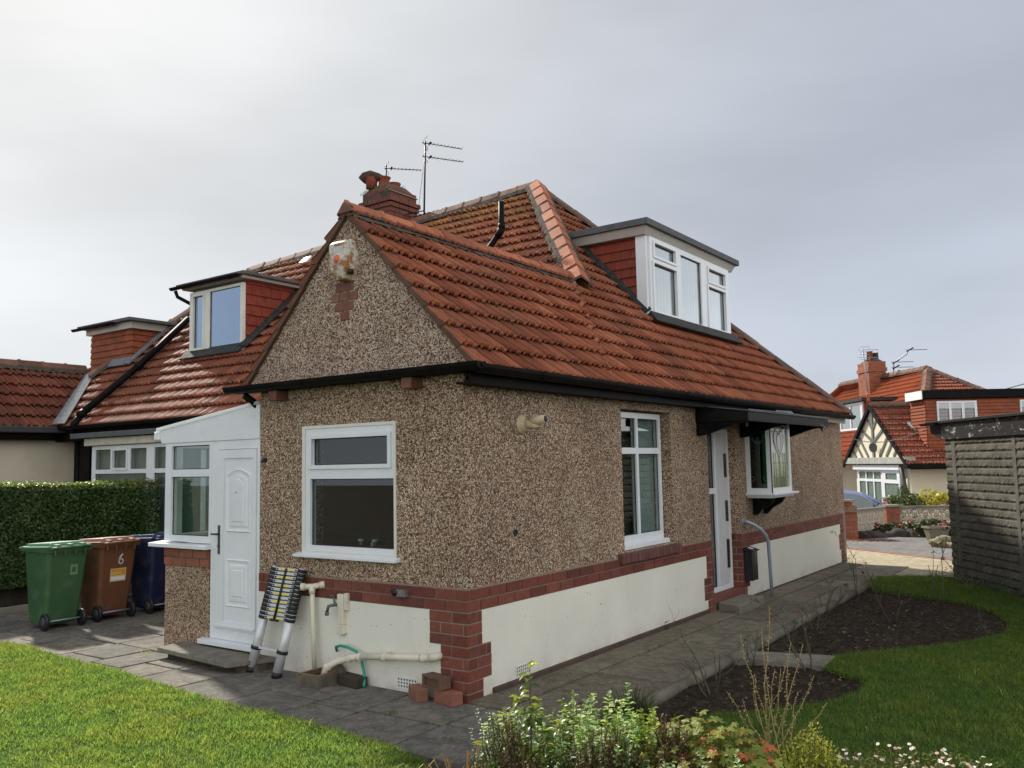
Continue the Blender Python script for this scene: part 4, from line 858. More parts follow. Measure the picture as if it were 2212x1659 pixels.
# outside tap and broken plaster
mb=MB(); mb.tube([(-1.405,.0,.665),(-1.41,-.07,.665),(-1.45,-.10,.655),(-1.47,-.10,.60)],.014,10); mb.tube([(-1.41,-.055,.66),(-1.435,-.06,.735)],.009,8); mb.lathe((-1.44,-.06,.735),[(.02,0),(.02,.012)],10); mb.tube([(-1.47,-.10,.605),(-1.47,-.10,.575)],.018,10); obj('garden_tap',mb,plain('tap_brass_grey',(.12,.13,.13),.5,.5,.2,20,metal=.4),H)
mb=MB(); mb.box(-1.40,-1.33,-.05,.0,.50,.755); mb.box(-1.33,-1.285,-.04,.0,.62,.765); mb.hexa([(-1.385,-.045,.40),(-1.32,-.045,.42),(-1.32,.0,.42),(-1.385,0,.40)],[(-1.40,-.05,.50),(-1.33,-.05,.50),(-1.33,0,.50),(-1.40,0,.50)]); obj('pipe_boxing',mb,M['cream_plastic'],H,bev=.006)
mb=MB(); mb.fbox(FR,-.735,-.60,.782,.838,.010,.055); jb=obj('junction_box',mb,plain('rusty_grey_metal',(.16,.15,.14),.6,.4,.2,20,(.14,.06,.03),12,.7),H,bev=.004)
mb=MB(); mb.lathe(FR(-.715,.815,.055),[(.03,0),(.03,.008)],12,(0,-1,0)); obj('cable_gland',mb,M['blackrub'],jb)
# ================= NEIGHBOUR HALF =================
NB=thing('neighbour_bungalow','cream rendered bungalow joined on behind the hedge, with two box dormers','house',(-10,4,0))
tiles('main_roof_slope',OM,(1,0,0),sm,[[uvM(-12.0,2.0),uvM(XP,2.0),uvM(XP,yr(XP)),uvM(-9.65,5.344),uvM(-11.3,2.9)],],M['tile_glaze'],NB,seed=21)
under('roof_deck',[(-11.4,2.05,zM(2.05)),(XP,2.05,zM(2.05)),(XP,yr(XP)-.02,zM(yr(XP)-.02)),(-9.65,5.3,zM(5.3)),(-11.2,2.9,zM(2.9))],parent=NB)
ridge('main_ridge',(XP,yr(XP),zM(yr(XP))+.005),(-9.65,5.344,5.742),(0,-1,-K),(0,1,-K),M['ridge_old'],NB,seg=.40,wd=.13,h=.05,seed=16)
ridge('far_hip',(-9.65,5.344,5.742),(-11.2,3.0,3.6),(0,-1,-K),(-1,0,-1),M['ridge_old'],NB,seg=.42,wd=.12,h=.03,seed=17)
mb=MB(); mb.prism([(-9.65,5.35,5.72),(-13.5,5.35,2.6),(-11.3,2.4,2.6)],(0,.02,0)); mb.prism([(-9.65,5.34,5.70),(-13.6,9.5,2.5),(-13.6,2.0,2.5)],(0,.0,-.03)); mb.prism([(-9.65,5.35,5.70),(XP,yr(XP),6.0),(XP,10.4,2.5),(-13.6,10.4,2.5)],(0,0,-.04)); obj('rear_roof_slope',mb,M['tile'],NB)
mb=MB(); mb.box(-11,-6.5,2.36,2.5,0,2.55); mb.box(-13.3,-13.1,2.25,10.2,0,2.5); mb.box(-13.1,-6.5,10,10.2,0,2.5); obj('main_wall',mb,M['pebble'],NB)
halfpipe(FR,-11,-4.2,2.60,-1.93,.06,NB,joints=(-9,-7,-5.2)); mb=MB(); mb.box(-10.6,-4.1,2.02,2.05,2.36,2.58); mb.box(-10.6,-4.1,2.05,2.25,2.36,2.38); obj('fascia',mb,M['black'],NB)
# wing with cream wall and a roof slope that faces us
wk=.87; gw=math.hypot(1,wk); sw_=Vector((-1,0,wk)).normalized(); WO=Vector((-10.17,0,2.607))
tiles('wing_roof_slope',WO,(0,1,0),sw_,[[(-3.0,0),(2.007,0),(3.15,1.16*gw),(3.15,1.32*gw),(-3.0,1.32*gw)]],tilemat('wing_tile',[(.13,.045,.03),(.20,.06,.038),(.24,.08,.048),(.16,.05,.035)],.2),NB,seed=23,gauge=.29,tw=.24,amp=1.35)
under('roof_deck',[(-10.22,-3,2.64),(-10.22,2.0,2.64),(-11.49,3.2,3.74),(-11.49,-3,3.74)],parent=NB,off=-.05)
mb=MB(); mb.prism([(-11.49,-3,3.75),(-11.49,3.3,3.75),(-12.8,3.3,2.6),(-12.8,-3,2.6)],(0,0,-.05)); obj('wing_far_slope',mb,M['tile'],NB)
ridge('wing_ridge',(-11.49,-3,3.78),(-11.49,3.1,3.78),(1,0,-wk),(-1,0,-wk),M['ridge_old'],NB,seg=.40,wd=.12,h=.03,seed=19)
mb=MB(); mb.box(-12.7,-10.40,-2.9,2.39,-.03,2.42); obj('wing_wall',mb,M['creamwall'],NB)
mb=MB(); mb.box(-10.40,-10.20,-3,2.40,2.385,2.44); mb.box(-10.21,-10.18,-3,2.42,2.41,2.50); obj('fascia',mb,M['black'],NB)
mb=MB(); mb.box(-10.20,-10.06,-3,2.44,2.50,2.60); obj('box_gutter',mb,plain('dark_grey_gutter',(.045,.045,.047),.5,.4,.1),NB,bev=.012)
# lead valley
mb=MB(); va,vb=Vector((-10.10,1.93,2.63)),Vector((-11.25,3.05,3.63)); mb.add([va+Vector((-.05,-.10,.02)),va+Vector((.13,.02,.03)),vb+Vector((.09,.04,.03)),vb+Vector((-.05,-.06,.02))],[(0,1,2,3)]); va2=Vector((0,0,-.012)); mb.add([va+Vector((-.05,-.10,.02))+va2,va+Vector((.13,.02,.03))+va2,vb+Vector((.09,.04,.03))+va2,vb+Vector((-.05,-.06,.02))+va2],[(3,2,1,0)]); obj('lead_valley',mb,M['lead'],NB)
# soil pipe down the slope and downpipes
mb=MB(); mb.tube([(-9.60,3.97,4.60),(-9.54,3.0,3.68),(-9.62,2.0,2.76)],.058,14); mb.tube([(-9.535,3.0,3.68),(-9.54,2.93,3.615)],.072,14); mb.tube([(-9.612,2.08,2.83),(-9.62,2.0,2.76)],.070,14); mb.tube([(-9.62,2.02,2.76),(-9.66,1.93,2.62),(-9.67,1.93,2.45)],.055,14)
obj('rainwater_pipe',mb,M['black'],NB)
mb=MB(); mb.tube([(-9.9,2.15,2.5),(-9.9,2.15,-.02)],.06,12); mb.box(-9.75,-9.45,2.1,2.25,0,2.42); obj('downpipe',mb,M['black'],NB)
mb=MB(); mb.tube([(-10.0,2.42,2.33),(-9.75,2.42,2.33)],.05,12); obj('white_overflow',mb,M['upvc'],NB)
# bay window
BY=1.98
BF=lambda u,z,n:(u,BY-n,z)
bay=window(NB,BF,-9.16,-5.3,.86,2.253,0,[(-9.06,-8.62,1.885,2.195),(-8.56,-8.14,1.885,2.195,1),(-8.07,-7.64,1.885,2.195),(-9.06,-7.64,.97,1.82),(-7.44,-6.95,1.885,2.195),(-7.44,-6.95,.97,1.82),(-6.85,-6.3,.97,2.195),(-6.2,-5.4,.97,2.195)],curtain=[(-9.12,-5.4,.9,2.24)],cmat='net3',glass='glass'); bay['label']='wide white bay window with net curtains'
mb=MB(); mb.box(-9.16,-5.3,BY+.01,2.35,0,.855); obj('bay_wall',mb,M['pebble'],NB)
mb=MB(); mb.box(-9.28,-5.2,BY-.07,2.35,2.262,2.375); obj('bay_fascia',mb,plain('cream_board_old',(.52,.49,.42),.7,.2,.15,6,(.3,.25,.18),5,.5),NB,bev=.006)
mb=MB(); mb.hexa([(-9.55,BY-.16,2.38),(-5.2,BY-.16,2.38),(-5.2,2.35,2.42),(-9.55,2.35,2.42)],[(-9.55,BY-.16,2.462),(-5.2,BY-.16,2.462),(-5.2,2.35,2.50),(-9.55,2.35,2.50)]); obj('bay_roof',mb,M['grey_felt'],NB,bev=.01)
# near dormer of the neighbour
DY=3.25
mb=MB(); mb.box(-8.40,-7.04,DY,5.0,3.72,4.86); ND=obj('dormer',mb,M['room'],NB); ND['label']='box dormer with a two-light window and red tile-hung cheek'
NF=lambda u,z,n:(u,DY-n,z)
nw=window(ND,NF,-8.42,-7.025,3.755,4.80,.055,[(-8.33,-8.02,3.83,4.745,1),(-7.88,-7.08,3.81,4.755)],glass='glass_mirror',depth=.06,mat='upvc_cream',curtain=[(-8.38,-8.15,3.8,4.76),(-7.25,-7.08,3.8,4.76)],cback=-.012)
mb=MB(); mb.box(-8.43,-7.01,DY-.085,DY-.0,3.715,3.754); obj('sill',mb,M['upvc_cream'],nw)
NC=lambda u,z,n:(-7.04+n,u,z)
mb=MB(); z=3.80;k=0
while z<4.82:
    z1=min(z+.165,4.84); u=DY+.02-(k%2)*.09
    while u<4.7:
        u1=u+.19; a=max(u,DY+.01)
        if u1>a+.02: mb.hexa([NC(a+.003,z,0),NC(u1-.003,z,0),NC(u1-.003,z,.030),NC(a+.003,z,.030)],[NC(a+.003,z1,0),NC(u1-.003,z1,0),NC(u1-.003,z1,.008),NC(a+.003,z1,.008)])
        u=u1
    z=z1;k+=1
obj('hung_tiles',mb,M['hung'],ND,bev=.002)
mb=MB(); mb.box(-8.55,-6.93,DY-.12,5.15,4.855,4.90); obj('fascia',mb,M['wpaint'],ND)
mb=MB(); mb.box(-8.66,-6.86,DY-.17,5.3,4.902,4.955); obj('dormer_roof',mb,M['grey_felt'],ND,bev=.008)
halfpipe(NF,-8.74,-6.95,4.905,.20,.045,ND,joints=(-7.15,)); mb=MB(); mb.tube([(-8.68,DY-.16,4.86),(-8.66,DY-.13,4.76),(-8.50,DY+.02,4.64)],.03,10); obj('downpipe',mb,M['black'],ND)
mb=MB()
nM=Vector((0,-K,1)).normalized()
def mp_(x,y,o): return Vector((x,y,zM(y)))+nM*o
mb.hexa([mp_(-8.55,DY-.13,.03),mp_(-6.98,DY-.13,.03),mp_(-6.98,DY+.02,.03),mp_(-8.55,DY+.02,.03)],[mp_(-8.55,DY-.13,.055),mp_(-6.98,DY-.13,.055),mp_(-6.98,DY+.02,.08),mp_(-8.55,DY+.02,.08)])
mb.hexa([mp_(-7.05,DY-.05,.03),mp_(-6.90,DY-.05,.03),mp_(-6.90,4.5,.03),mp_(-7.05,4.5,.03)],[mp_(-7.05,DY-.05,.10),mp_(-6.90,DY-.05,.06),mp_(-6.90,4.5,.06),mp_(-7.05,4.5,.10)])
obj('flashing',mb,M['flash_dark'],ND,bev=.01)
# far dormer of the neighbour, blank tile-hung side
mb=MB(); mb.box(-11.66,-10.30,3.30,5.2,3.0,4.42); FD=obj('side_dormer',mb,M['hung_orange'],NB); FD['label']='far box dormer hung with orange tiles, at the left end of the roof'
mb=MB(); z=3.40;k=0
SF=lambda u,z,n:(u,3.30-n,z); SC2=lambda u,z,n:(-10.30+n,u,z)
while z<4.38:
    z1=min(z+.115,4.40)
    for F,a,b in ((SF,-11.68,-10.28),(SC2,3.28,4.5)):
        u=a-(k%2)*.1
        while u<b:
            u1=min(u+.2,b); a_=max(u,a)
            if u1-a_>.02: mb.hexa([F(a_+.002,z,0),F(u1-.002,z,0),F(u1-.002,z,.030),F(a_+.002,z,.030)],[F(a_+.002,z1,0),F(u1-.002,z1,0),F(u1-.002,z1,.008),F(a_+.002,z1,.008)])
            u=u1
    z=z1;k+=1
obj('hung_tiles',mb,M['hung_orange'],FD,bev=.002)
mb=MB(); mb.box(-11.75,-10.22,3.22,5.2,4.42,4.54); obj('fascia',mb,M['wpaint'],FD)
mb=MB(); mb.box(-11.9,-10.12,3.12,5.4,4.542,4.60); obj('dormer_roof',mb,M['grey_felt'],FD,bev=.008)
halfpipe(SF,-12.0,-10.6,4.55,.20,.045,FD,joints=(-11.2,-10.8))
mb=MB(); mb.hexa([mp_(-10.9,3.2,.03),mp_(-10.27,3.2,.03),mp_(-10.27,3.32,.03),mp_(-10.9,3.32,.03)],[mp_(-10.9,3.2,.05),mp_(-10.27,3.2,.05),mp_(-10.27,3.32,.09),mp_(-10.9,3.32,.09)])
mb.hexa([mp_(-10.3,3.2,.03),mp_(-10.18,3.2,.03),mp_(-10.18,4.1,.03),mp_(-10.3,4.1,.03)],[mp_(-10.3,3.2,.08),mp_(-10.18,3.2,.06),mp_(-10.18,4.1,.06),mp_(-10.3,4.1,.08)]); obj('flashing',mb,M['lead'],FD)
mb=MB(); mb.hexa([mp_(-7.85,5.12,.03),mp_(-7.70,5.12,.03),mp_(-7.70,5.25,.03),mp_(-7.85,5.25,.03)],[mp_(-7.88,5.10,.08),mp_(-7.68,5.10,.08),mp_(-7.68,5.25,.08),mp_(-7.88,5.25,.08)]); obj('ventilator',mb,M['white'],NB,bev=.01)

# ================= THINGS ON THE HOUSE =================
def yagi(mb,a,b,n,el,tilt=(0,0,1)):
    a,b=Vector(a),Vector(b); mb.tube([a,b],.0085,6); d=(b-a).normalized(); s_=d.cross(Vector((0,0,1))).normalized(); L_=(b-a).length
    for i in range(n):
        p=a+d*(L_*(.27+.72*i/(n-1))); mb.tube([p-s_*el*(1-.02*i)+Vector((0,0,.0)),p+s_*el*(1-.02*i)],.0045,5)
    p=a+d*L_*.19; mb.tube([p-s_*el,p+s_*el],.012,6); mb.blob(p+Vector((0,0,.02)),(.03,.02,.02),1,.05)
    for sg in (-1,1): mb.tube([a+Vector((0,0,.0)),a-d*.0+s_*el*1.1+Vector((0,0,sg*.11))+d*.07],.004,4); mb.tube([a+d*.07+s_*el*1.1+Vector((0,0,sg*.11)),a+d*.07-s_*el*1.1+Vector((0,0,sg*.11))],.004,4)
A=thing('tv_aerial','tall rooftop aerial mast with two combs, strapped beside the near chimney','aerial',(-5.49,5.8,6.17))
obj('mast',MB().tube([(-5.50,5.8,5.95),(-5.445,5.8,7.50)],.016,8),M['blackrub'],A)
for z,e in ((7.467,(-5.13,6.42,7.467)),(7.22,(-5.10,6.41,7.22))):
    mb=MB(); yagi(mb,(-5.47,5.75,z),e,9,.07); obj('antenna',mb,M['blackrub'],A)
obj('bracket',MB().tube([(-5.90,5.8,6.28),(-5.49,5.8,6.265)],.010,6),M['blackrub'],A)
obj('cable',MB().tube([(-5.46,5.79,7.2),(-5.53,5.79,6.8),(-5.60,5.79,6.4),(-5.60,5.79,6.15)],.004,5),M['blackrub'],A)
A=thing('tv_aerial','short aerial with one comb standing behind the chimney pots of the near chimney','aerial',(-6.485,5.9,6.75))
obj('mast',MB().tube([(-6.485,5.9,6.70),(-6.485,5.9,7.33)],.014,8),M['blackrub'],A)
mb=MB(); yagi(mb,(-6.50,5.87,7.264),(-6.05,6.367,7.264),8,.07); obj('antenna',mb,M['blackrub'],A)
# alarm box
AB=thing('alarm_box','rusty white alarm box with an orange dot, high on the gable','alarm box',(-1.24,-.06,3.6))
am=Mat('rusty_white_metal',.5,.4); rn=am.noise(9,6,.7); sepx=am.n('ShaderNodeVectorMath',operation='SCALE')
c_=am.mix(am.rng(rn,.44,.54,0,1),(.60,.58,.50),(.30,.13,.04)); c_=am.mix(am.rng(am.noise(30,4),.60,.68,0,.8),c_,(.10,.04,.02)); am.base(c_)
AF=lambda u,z,n:(u,-.06-n,z)
mb=MB(); mb.hexa([AF(-1.335,3.56,0),AF(-1.115,3.56,0),AF(-1.145,3.56,.13),AF(-1.345,3.56,.13)],[AF(-1.335,3.79,0),AF(-1.115,3.79,0),AF(-1.145,3.79,.13),AF(-1.345,3.79,.13)])
mb.hexa([AF(-1.30,3.47,0),AF(-1.15,3.47,0),AF(-1.18,3.475,.09),AF(-1.30,3.475,.09)],[AF(-1.335,3.56,0),AF(-1.115,3.56,0),AF(-1.145,3.56,.13),AF(-1.345,3.56,.13)])
mb.hexa([AF(-1.335,3.79,0),AF(-1.115,3.79,0),AF(-1.145,3.79,.13),AF(-1.345,3.79,.13)],[AF(-1.30,3.85,0),AF(-1.14,3.85,0),AF(-1.15,3.815,.11),AF(-1.33,3.815,.11)])
obj('case',mb,am.m,AB,bev=.006)
obj('dot',MB().lathe(AF(-1.245,3.655,.130),[(.036,0),(.036,.003)],20,(0,-1,0)),plain('orange_dot',(.75,.13,.03),.4,.4,.05),AB)
mb=MB(); mb.lathe(AF(-1.245,3.655,.129),[(.052,0),(.052,.002)],24,(0,-1,0)); mb.fbox(AF,-1.32,-1.17,3.715,3.765,.1285,.132); obj('badge',mb,plain('alarm_badge',(.50,.52,.50),.5,.3,.2,60,(.25,.25,.25),70,.5),AB)
obj('strobe',MB().lathe(AF(-1.14,3.545,.07),[(.028,-.03),(.03,.0),(.026,.012)],14),M['blackrub'],AB)
# post box
PB=thing('post_box','black wall post box beside the recessed front door','post box',(.02,5.88,.25))
mb=MB(); mb.box(.012,.125,5.775,5.985,.27,.65); obj('case',mb,plain('black_enamel',(.012,.012,.014),.25,.5,.1),PB,bev=.006)
mb=MB(); mb.hexa([(.01,5.76,.655),(.15,5.76,.645),(.15,6.0,.645),(.01,6.0,.655)],[(.01,5.76,.70),(.15,5.76,.66),(.15,6.0,.66),(.01,6.0,.70)]); obj('lid',mb,plain('black_enamel_lid',(.014,.014,.016),.25,.5,.1),PB,bev=.005)
mb=MB(); mb.hexa([(.05,5.83,.692),(.11,5.83,.675),(.11,5.90,.675),(.05,5.90,.692)],[(.05,5.83,.694),(.11,5.83,.677),(.11,5.90,.677),(.05,5.90,.694)]); obj('sticker',mb,M['white'],PB)
# handrail
HR=thing('handrail','grey tubular steel handrail beside the front door step','handrail',(.24,6.1,0))
obj('rail',MB().tube([(.0,5.83,1.035),(.05,5.84,1.03),(.12,5.90,.99),(.19,5.97,.92),(.225,6.05,.84),(.235,6.10,.76),(.235,6.13,.4),(.235,6.155,-.02)],.023,14),M['steel'],HR)
obj('wall_flange',MB().lathe((.0,5.83,1.035),[(.045,0),(.045,.01),(.03,.014)],16,(1,0,0)),M['steel'],HR)
# steps
S1=thing('door_step','low stone step slab in front of the white porch door','step',(-3.0,-.15,0))
mb=MB(); mb.hexa([(-3.62,-.34,.085),(-2.40,-.43,.085),(-2.22,-.02,.085),(-3.66,-.012,.085)],[(-3.62,-.34,.128),(-2.40,-.43,.128),(-2.22,-.02,.128),(-3.66,-.012,.128)]); obj('slab',mb,M['step'],S1,bev=.006)
mb=MB(); bricks(mb,lambda u,z,n:(u,-.29-n,z),-3.52,-2.45,-.02,1,n=.0,n0=-.25,H=.10); obj('brick_base',mb,M['brick_dark'],S1,bev=.006)
mb=MB(); mb.hexa([(-2.44,-.30,-.02),(-2.24,-.2,-.02),(-2.24,-.02,-.02),(-2.44,-.02,-.02)],[(-2.44,-.32,.085),(-2.27,-.2,.085),(-2.27,-.02,.085),(-2.44,-.02,.085)]); obj('mortar_edge',mb,M['mortar_grey'],S1,bev=.01)
mb=MB(); mb.hexa([(.04,4.80,-.02),(.345,4.72,-.02),(.33,5.60,-.02),(.04,5.60,-.02)],[(.04,4.82,.125),(.36,4.68,.125),(.335,5.58,.125),(.04,5.58,.125)]); tag(obj('door_step',mb,M['concrete'],bev=.012),'pale concrete block step below the recessed front door','step')
# cable from the canopy to the garage
mb=MB(); a,b=Vector((.66,7.2,2.33)),Vector((1.64,9.35,2.25)); mb.tube([a.lerp(b,i/14)-Vector((0,0,.26*math.sin(math.pi*i/14)*(1-.25*i/14))) for i in range(15)],.006,6)
tag(obj('overhead_cable',mb,plain('grey_cable',(.25,.22,.2),.6,.3,.2)),'sagging grey cable strung from the door canopy to the garage corner','cable')

# ================= YARD THINGS =================
def wheelie(name,label,cx,cy,body,lidc,rz=0,lidz=0,sticker=None):
    t=thing(name,label,'bin',(cx,cy,.02),rz,'wheelie bins in front of the hedge'); t.scale=(.95,.89,1)
    # local: +x is the wheel side that faces the camera, y is the width
    bm_=plain(name+'_'+body[0],body[1],.42,.4,.10,2.5,lerp(body[1],(.25,.25,.23),.45),5,.45)
    mb=MB(); secs=[]
    for z,xf,xb,yw in ((.05,-.24,.13,.215),(.11,-.27,.17,.225),(.45,-.29,.235,.245),(.93,-.325,.30,.275)):
        c=.035; secs.append([(xb,-yw+c,z),(xb,yw-c,z),(xb-c,yw,z),(xf+c,yw,z),(xf,yw-c,z),(xf,-yw+c,z),(xf+c,-yw,z),(xb-c,-yw,z)])
    vs=[p for s_ in secs for p in s_]; n=8; fs=[(i*n+j,i*n+(j+1)%n,(i+1)*n+(j+1)%n,(i+1)*n+j) for i in range(3) for j in range(n)]+[tuple(range(7,-1,-1)),tuple(range(24,32))]
    mb.add(vs,fs,.5); B=obj('body',mb,bm_,t,True,bev=.012)
    mb=MB(); holed(mb,lambda u,z,nn:(u,z,nn),-.345,.32,-.295,.295,[(-.31,.285,-.26,.26)],.90,.955); 
    for y in (-.20,-.07,.07,.20): mb.box(.30,.345,y-.012,y+.012,.86,.945)
    obj('rim',mb,bm_,t,True,bev=.008)
    mb=MB(); mb.tube([(.335,-.27,.945),(.375,-.24,.955),(.375,.24,.955),(.335,.27,.945)],.014,10); obj('handle_bar',mb,bm_,t,True)
    lm=plain(name+'_lid',lidc,.35,.45,.08,3)
    mb=MB(); z=.958
    o_=[(-.40,-.30),(.31,-.30),(.31,.30),(-.40,.30)]; i_=[(-.35,-.25),(.27,-.25),(.27,.25),(-.35,.25)]
    mb.hexa([(x,y,z-.035*(x<0)) for x,y in o_],[(x,y,z+.016-.028*(x<0)) for x,y in o_]); mb.hexa([(x,y,z+.017-.028*(x<0)) for x,y in i_],[(x*.93,y*.92,z+.055-.03*(x<0)) for x,y in i_])
    for y in (-.17,0,.17): mb.box(.24,.36,y-.03,y+.03,z-.01,z+.035)
    mb.box(-.44,-.38,-.17,.17,z-.045,z-.015); 
    Lo=obj('lid',mb,lm,t,True,bev=.012); Lo.rotation_euler=(0,lidz,0)
    for s_ in (-1,1):
        w_=obj('wheel',MB().lathe((0,0,0),[(.085,-.024),(.098,-.018),(.10,0),(.098,.018),(.085,.024)],26,(0,1,0)),M['blackrub'],t,True); w_.location=(.20,s_*.245,.10)
        obj('hub',MB().lathe((0,s_*.024,0),[(.058,0),(.058,.006*1),(.02,.010)],16,(0,s_,0)),plain('hub_grey',(.05,.05,.055),.5,.4,.2),w_,True)
    obj('axle',MB().tube([(.20,-.24,.10),(.20,.24,.10)],.011,8),M['steel'],t,True)
    return t
BX=-6.30
def onback(y,z): # body back face point, local
    xb=.235+(.30-.235)*(z-.45)/.48 if z>.45 else .17+(.235-.17)*(z-.11)/.34
    return xb
g_=wheelie('wheelie_bin','green wheelie bin, leftmost of the three by the hedge',BX-.02,.03,('green',(.042,.105,.045)),(.10,.24,.13))
mb=MB(); holed(mb,lambda u,z,n:(onback(u,z)+.004+n,u,z),.035,.135,.62,.74,[(.06,.11,.65,.71)],0,.001); obj('worn_label',mb,plain('worn_label',(.14,.26,.14),.7,.2,.3,60),g_,True)
b_=wheelie('wheelie_bin','brown wheelie bin with a white number 6, between the green and the blue bin',BX-.06,.685,('brown',(.15,.062,.032)),(.30,.14,.095),rz=.0)
def strips(mb,F,n,pl): # polyline strokes on a face
    for pts,w_ in pl:
        for (a,b) in zip(pts[:-1],pts[1:]):
            a,b=Vector(a),Vector(b); d=(b-a).normalized() if (b-a).length>0 else Vector((1,0)); s_=Vector((-d.y,d.x))*w_; a=a-d*w_*.6; b=b+d*w_*.6
            mb.add([F(a.x-s_.x,a.y-s_.y,n),F(b.x-s_.x,b.y-s_.y,n),F(b.x+s_.x,b.y+s_.y,n),F(a.x+s_.x,a.y+s_.y,n)],[(0,1,2,3)])
BB=lambda u,z,n:(onback(u,z)+n,u,z)
mb=MB(); cx,cz,r_=.035,.715,.030
loop=[(cx+r_*math.cos(q),cz+r_*math.sin(q)) for q in [i*math.pi/8 for i in range(17)]]
strips(mb,BB,.005,[(loop,.010),([(cx-r_,cz),(cx-.020,cz+.045),(cx+.012,cz+.085)],.010)]); obj('number_six',mb,M['white'],b_,True)
mb=MB(); mb.hexa([BB(-.105,.47,.002),BB(.125,.47,.002),BB(.125,.47,.004),BB(-.105,.47,.004)],[BB(-.105,.63,.002),BB(.125,.63,.002),BB(.125,.63,.004),BB(-.105,.63,.004)]); st=obj('sticker',mb,plain('sticker_cream',(.62,.50,.25),.5,.3,.03),b_,True)
mb=MB(); mb.hexa([BB(-.09,.545,.0045),BB(.115,.545,.0045),BB(.115,.545,.005),BB(-.09,.545,.005)],[BB(-.09,.62,.0045),BB(.115,.62,.0045),BB(.115,.62,.005),BB(-.09,.62,.005)]); obj('orange_panel',mb,plain('sticker_orange',(.62,.30,.035),.5,.3,.03),st)if False else obj('orange_panel',mb,plain('sticker_orange',(.62,.30,.035),.5,.3,.03),b_,True)
mb=MB(); mb.hexa([BB(-.09,.485,.0045),BB(.11,.485,.0045),BB(.11,.485,.005),BB(-.09,.485,.005)],[BB(-.09,.53,.0045),BB(.11,.53,.0045),BB(.11,.53,.005),BB(-.09,.53,.005)]); mb2=mb; obj('white_panel',mb,M['white'],b_,True)
mb=MB()
for z_,a_,c2 in ((.578,-.085,.06),(.560,-.085,.075)):
    u=a_
    while u<c2: mb.add([BB(u,z_,.0055),BB(min(u+.013,c2),z_,.0055),BB(min(u+.013,c2),z_+.006,.0055),BB(u,z_+.006,.0055)],[(0,1,2,3)]); u+=.018
obj('print_line',mb,plain('pale_print',(.85,.70,.35),.5,.3,.02),b_,True)
wheelie('wheelie_bin','dark blue wheelie bin, half hidden behind the porch corner',BX-.04,1.36,('blue',(.012,.018,.06)),(.03,.05,.13))
# hedge and the board fence under it
HG=thing('hedge','clipped dark green privet hedge between the two gardens','hedge',(-8.4,1,0))
def leafcloud(n,boxf,size,up=.3,aspect=.55,seed=0):
    rs=np.random.default_rng(seed); P,Nn=boxf(n,rs); n=len(P)
    d=rs.normal(size=(n,3)); d/=np.linalg.norm(d,axis=1)[:,None]; Nn=Nn+rs.normal(size=(n,3))*.55; Nn/=np.linalg.norm(Nn,axis=1)[:,None]
    t=d-Nn*(d*Nn).sum(1)[:,None]; t/=np.linalg.norm(t,axis=1)[:,None]; b=np.cross(Nn,t); s_=size*rs.uniform(.6,1.35,n)[:,None]
    V=np.stack([P-t*s_,P+b*s_*aspect+Nn*s_*.12,P+t*s_,P-b*s_*aspect+Nn*s_*.12],1).reshape(-1,3); o=np.arange(n)[:,None]*4; F=np.concatenate([o+[0,1,2],o+[0,2,3]]); return V,F,n
def hedge_pts(n,rs):
    n1=int(n*.72); y=rs.uniform(-3.0,1.86,n1); z=rs.uniform(.32,1.68,n1)**1; dep=np.abs(rs.normal(0,.05,n1))+.02*np.sin(y*5+z*7)+.03*np.sin(y*2.1-z*3)
    x=-8.06-dep-.05*np.maximum(0,z-1.45)*2+.98*np.clip((y-.55)/1.3,0,1)**1.5; P1=np.c_[x,y,z]; N1=np.tile([1.,0,.25],(n1,1))
    n2=n-n1; y=rs.uniform(-3.0,1.86,n2); x=rs.uniform(-8.85,-8.06,n2)+.98*np.clip((y-.55)/1.3,0,1)**1.5; z=1.655+np.abs(rs.normal(0,.025,n2))+.015*np.sin(y*4)+.012*np.sin(x*9+y*3); P2=np.c_[x,y,z]; N2=np.tile([0.,0,1],(n2,1))
    return np.concatenate([P1,P2]),np.concatenate([N1,N2])
V,F,n=leafcloud(80000,hedge_pts,.021,seed=4); zc=V[::4,2]; r=np.clip(rng.random(n)*.55+np.where(zc>1.62,.38,0),0,1); npmesh('foliage',V,F,np.concatenate([r,r]),M['hedge'],HG).matrix_parent_inverse=Matrix.Translation((8.4,-1,0))  # leaves along the top are paler: sunlight put into their colour
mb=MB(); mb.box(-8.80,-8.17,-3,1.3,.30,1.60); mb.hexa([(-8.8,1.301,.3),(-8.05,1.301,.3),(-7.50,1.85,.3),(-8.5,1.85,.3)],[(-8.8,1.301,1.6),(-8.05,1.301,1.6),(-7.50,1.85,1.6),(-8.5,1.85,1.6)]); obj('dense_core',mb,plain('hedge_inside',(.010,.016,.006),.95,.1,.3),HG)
mb=MB()
for _ in range(60):
    y=random.uniform(-3,2); mb.tube([(-8.4+random.uniform(-.1,.1),y,-.03),(-8.3,y+random.uniform(-.1,.1),.25),(-8.15,y+random.uniform(-.25,.25),.5)],[.018,.012,.006],6)
obj('stem',mb,M['bark'],HG)
FN=thing('board_fence','low dark board fence with concrete kerb under the hedge','fence',(-8.1,1,0))
mb=MB(); y=-3
while y<2: mb.box(-8.20,-8.175,y,y+.146,.08,.62); y+=.15
obj('fence_board',mb,plain('mossy_board',(.035,.032,.022),.9,.1,.3,5),FN)
mb=MB(); y=-3
while y<1.6: mb.box(-8.15,-8.09,y,y+.91,-.03,.075); y+=.92
obj('kerb_stone',mb,M['concrete'],FN,bev=.01)
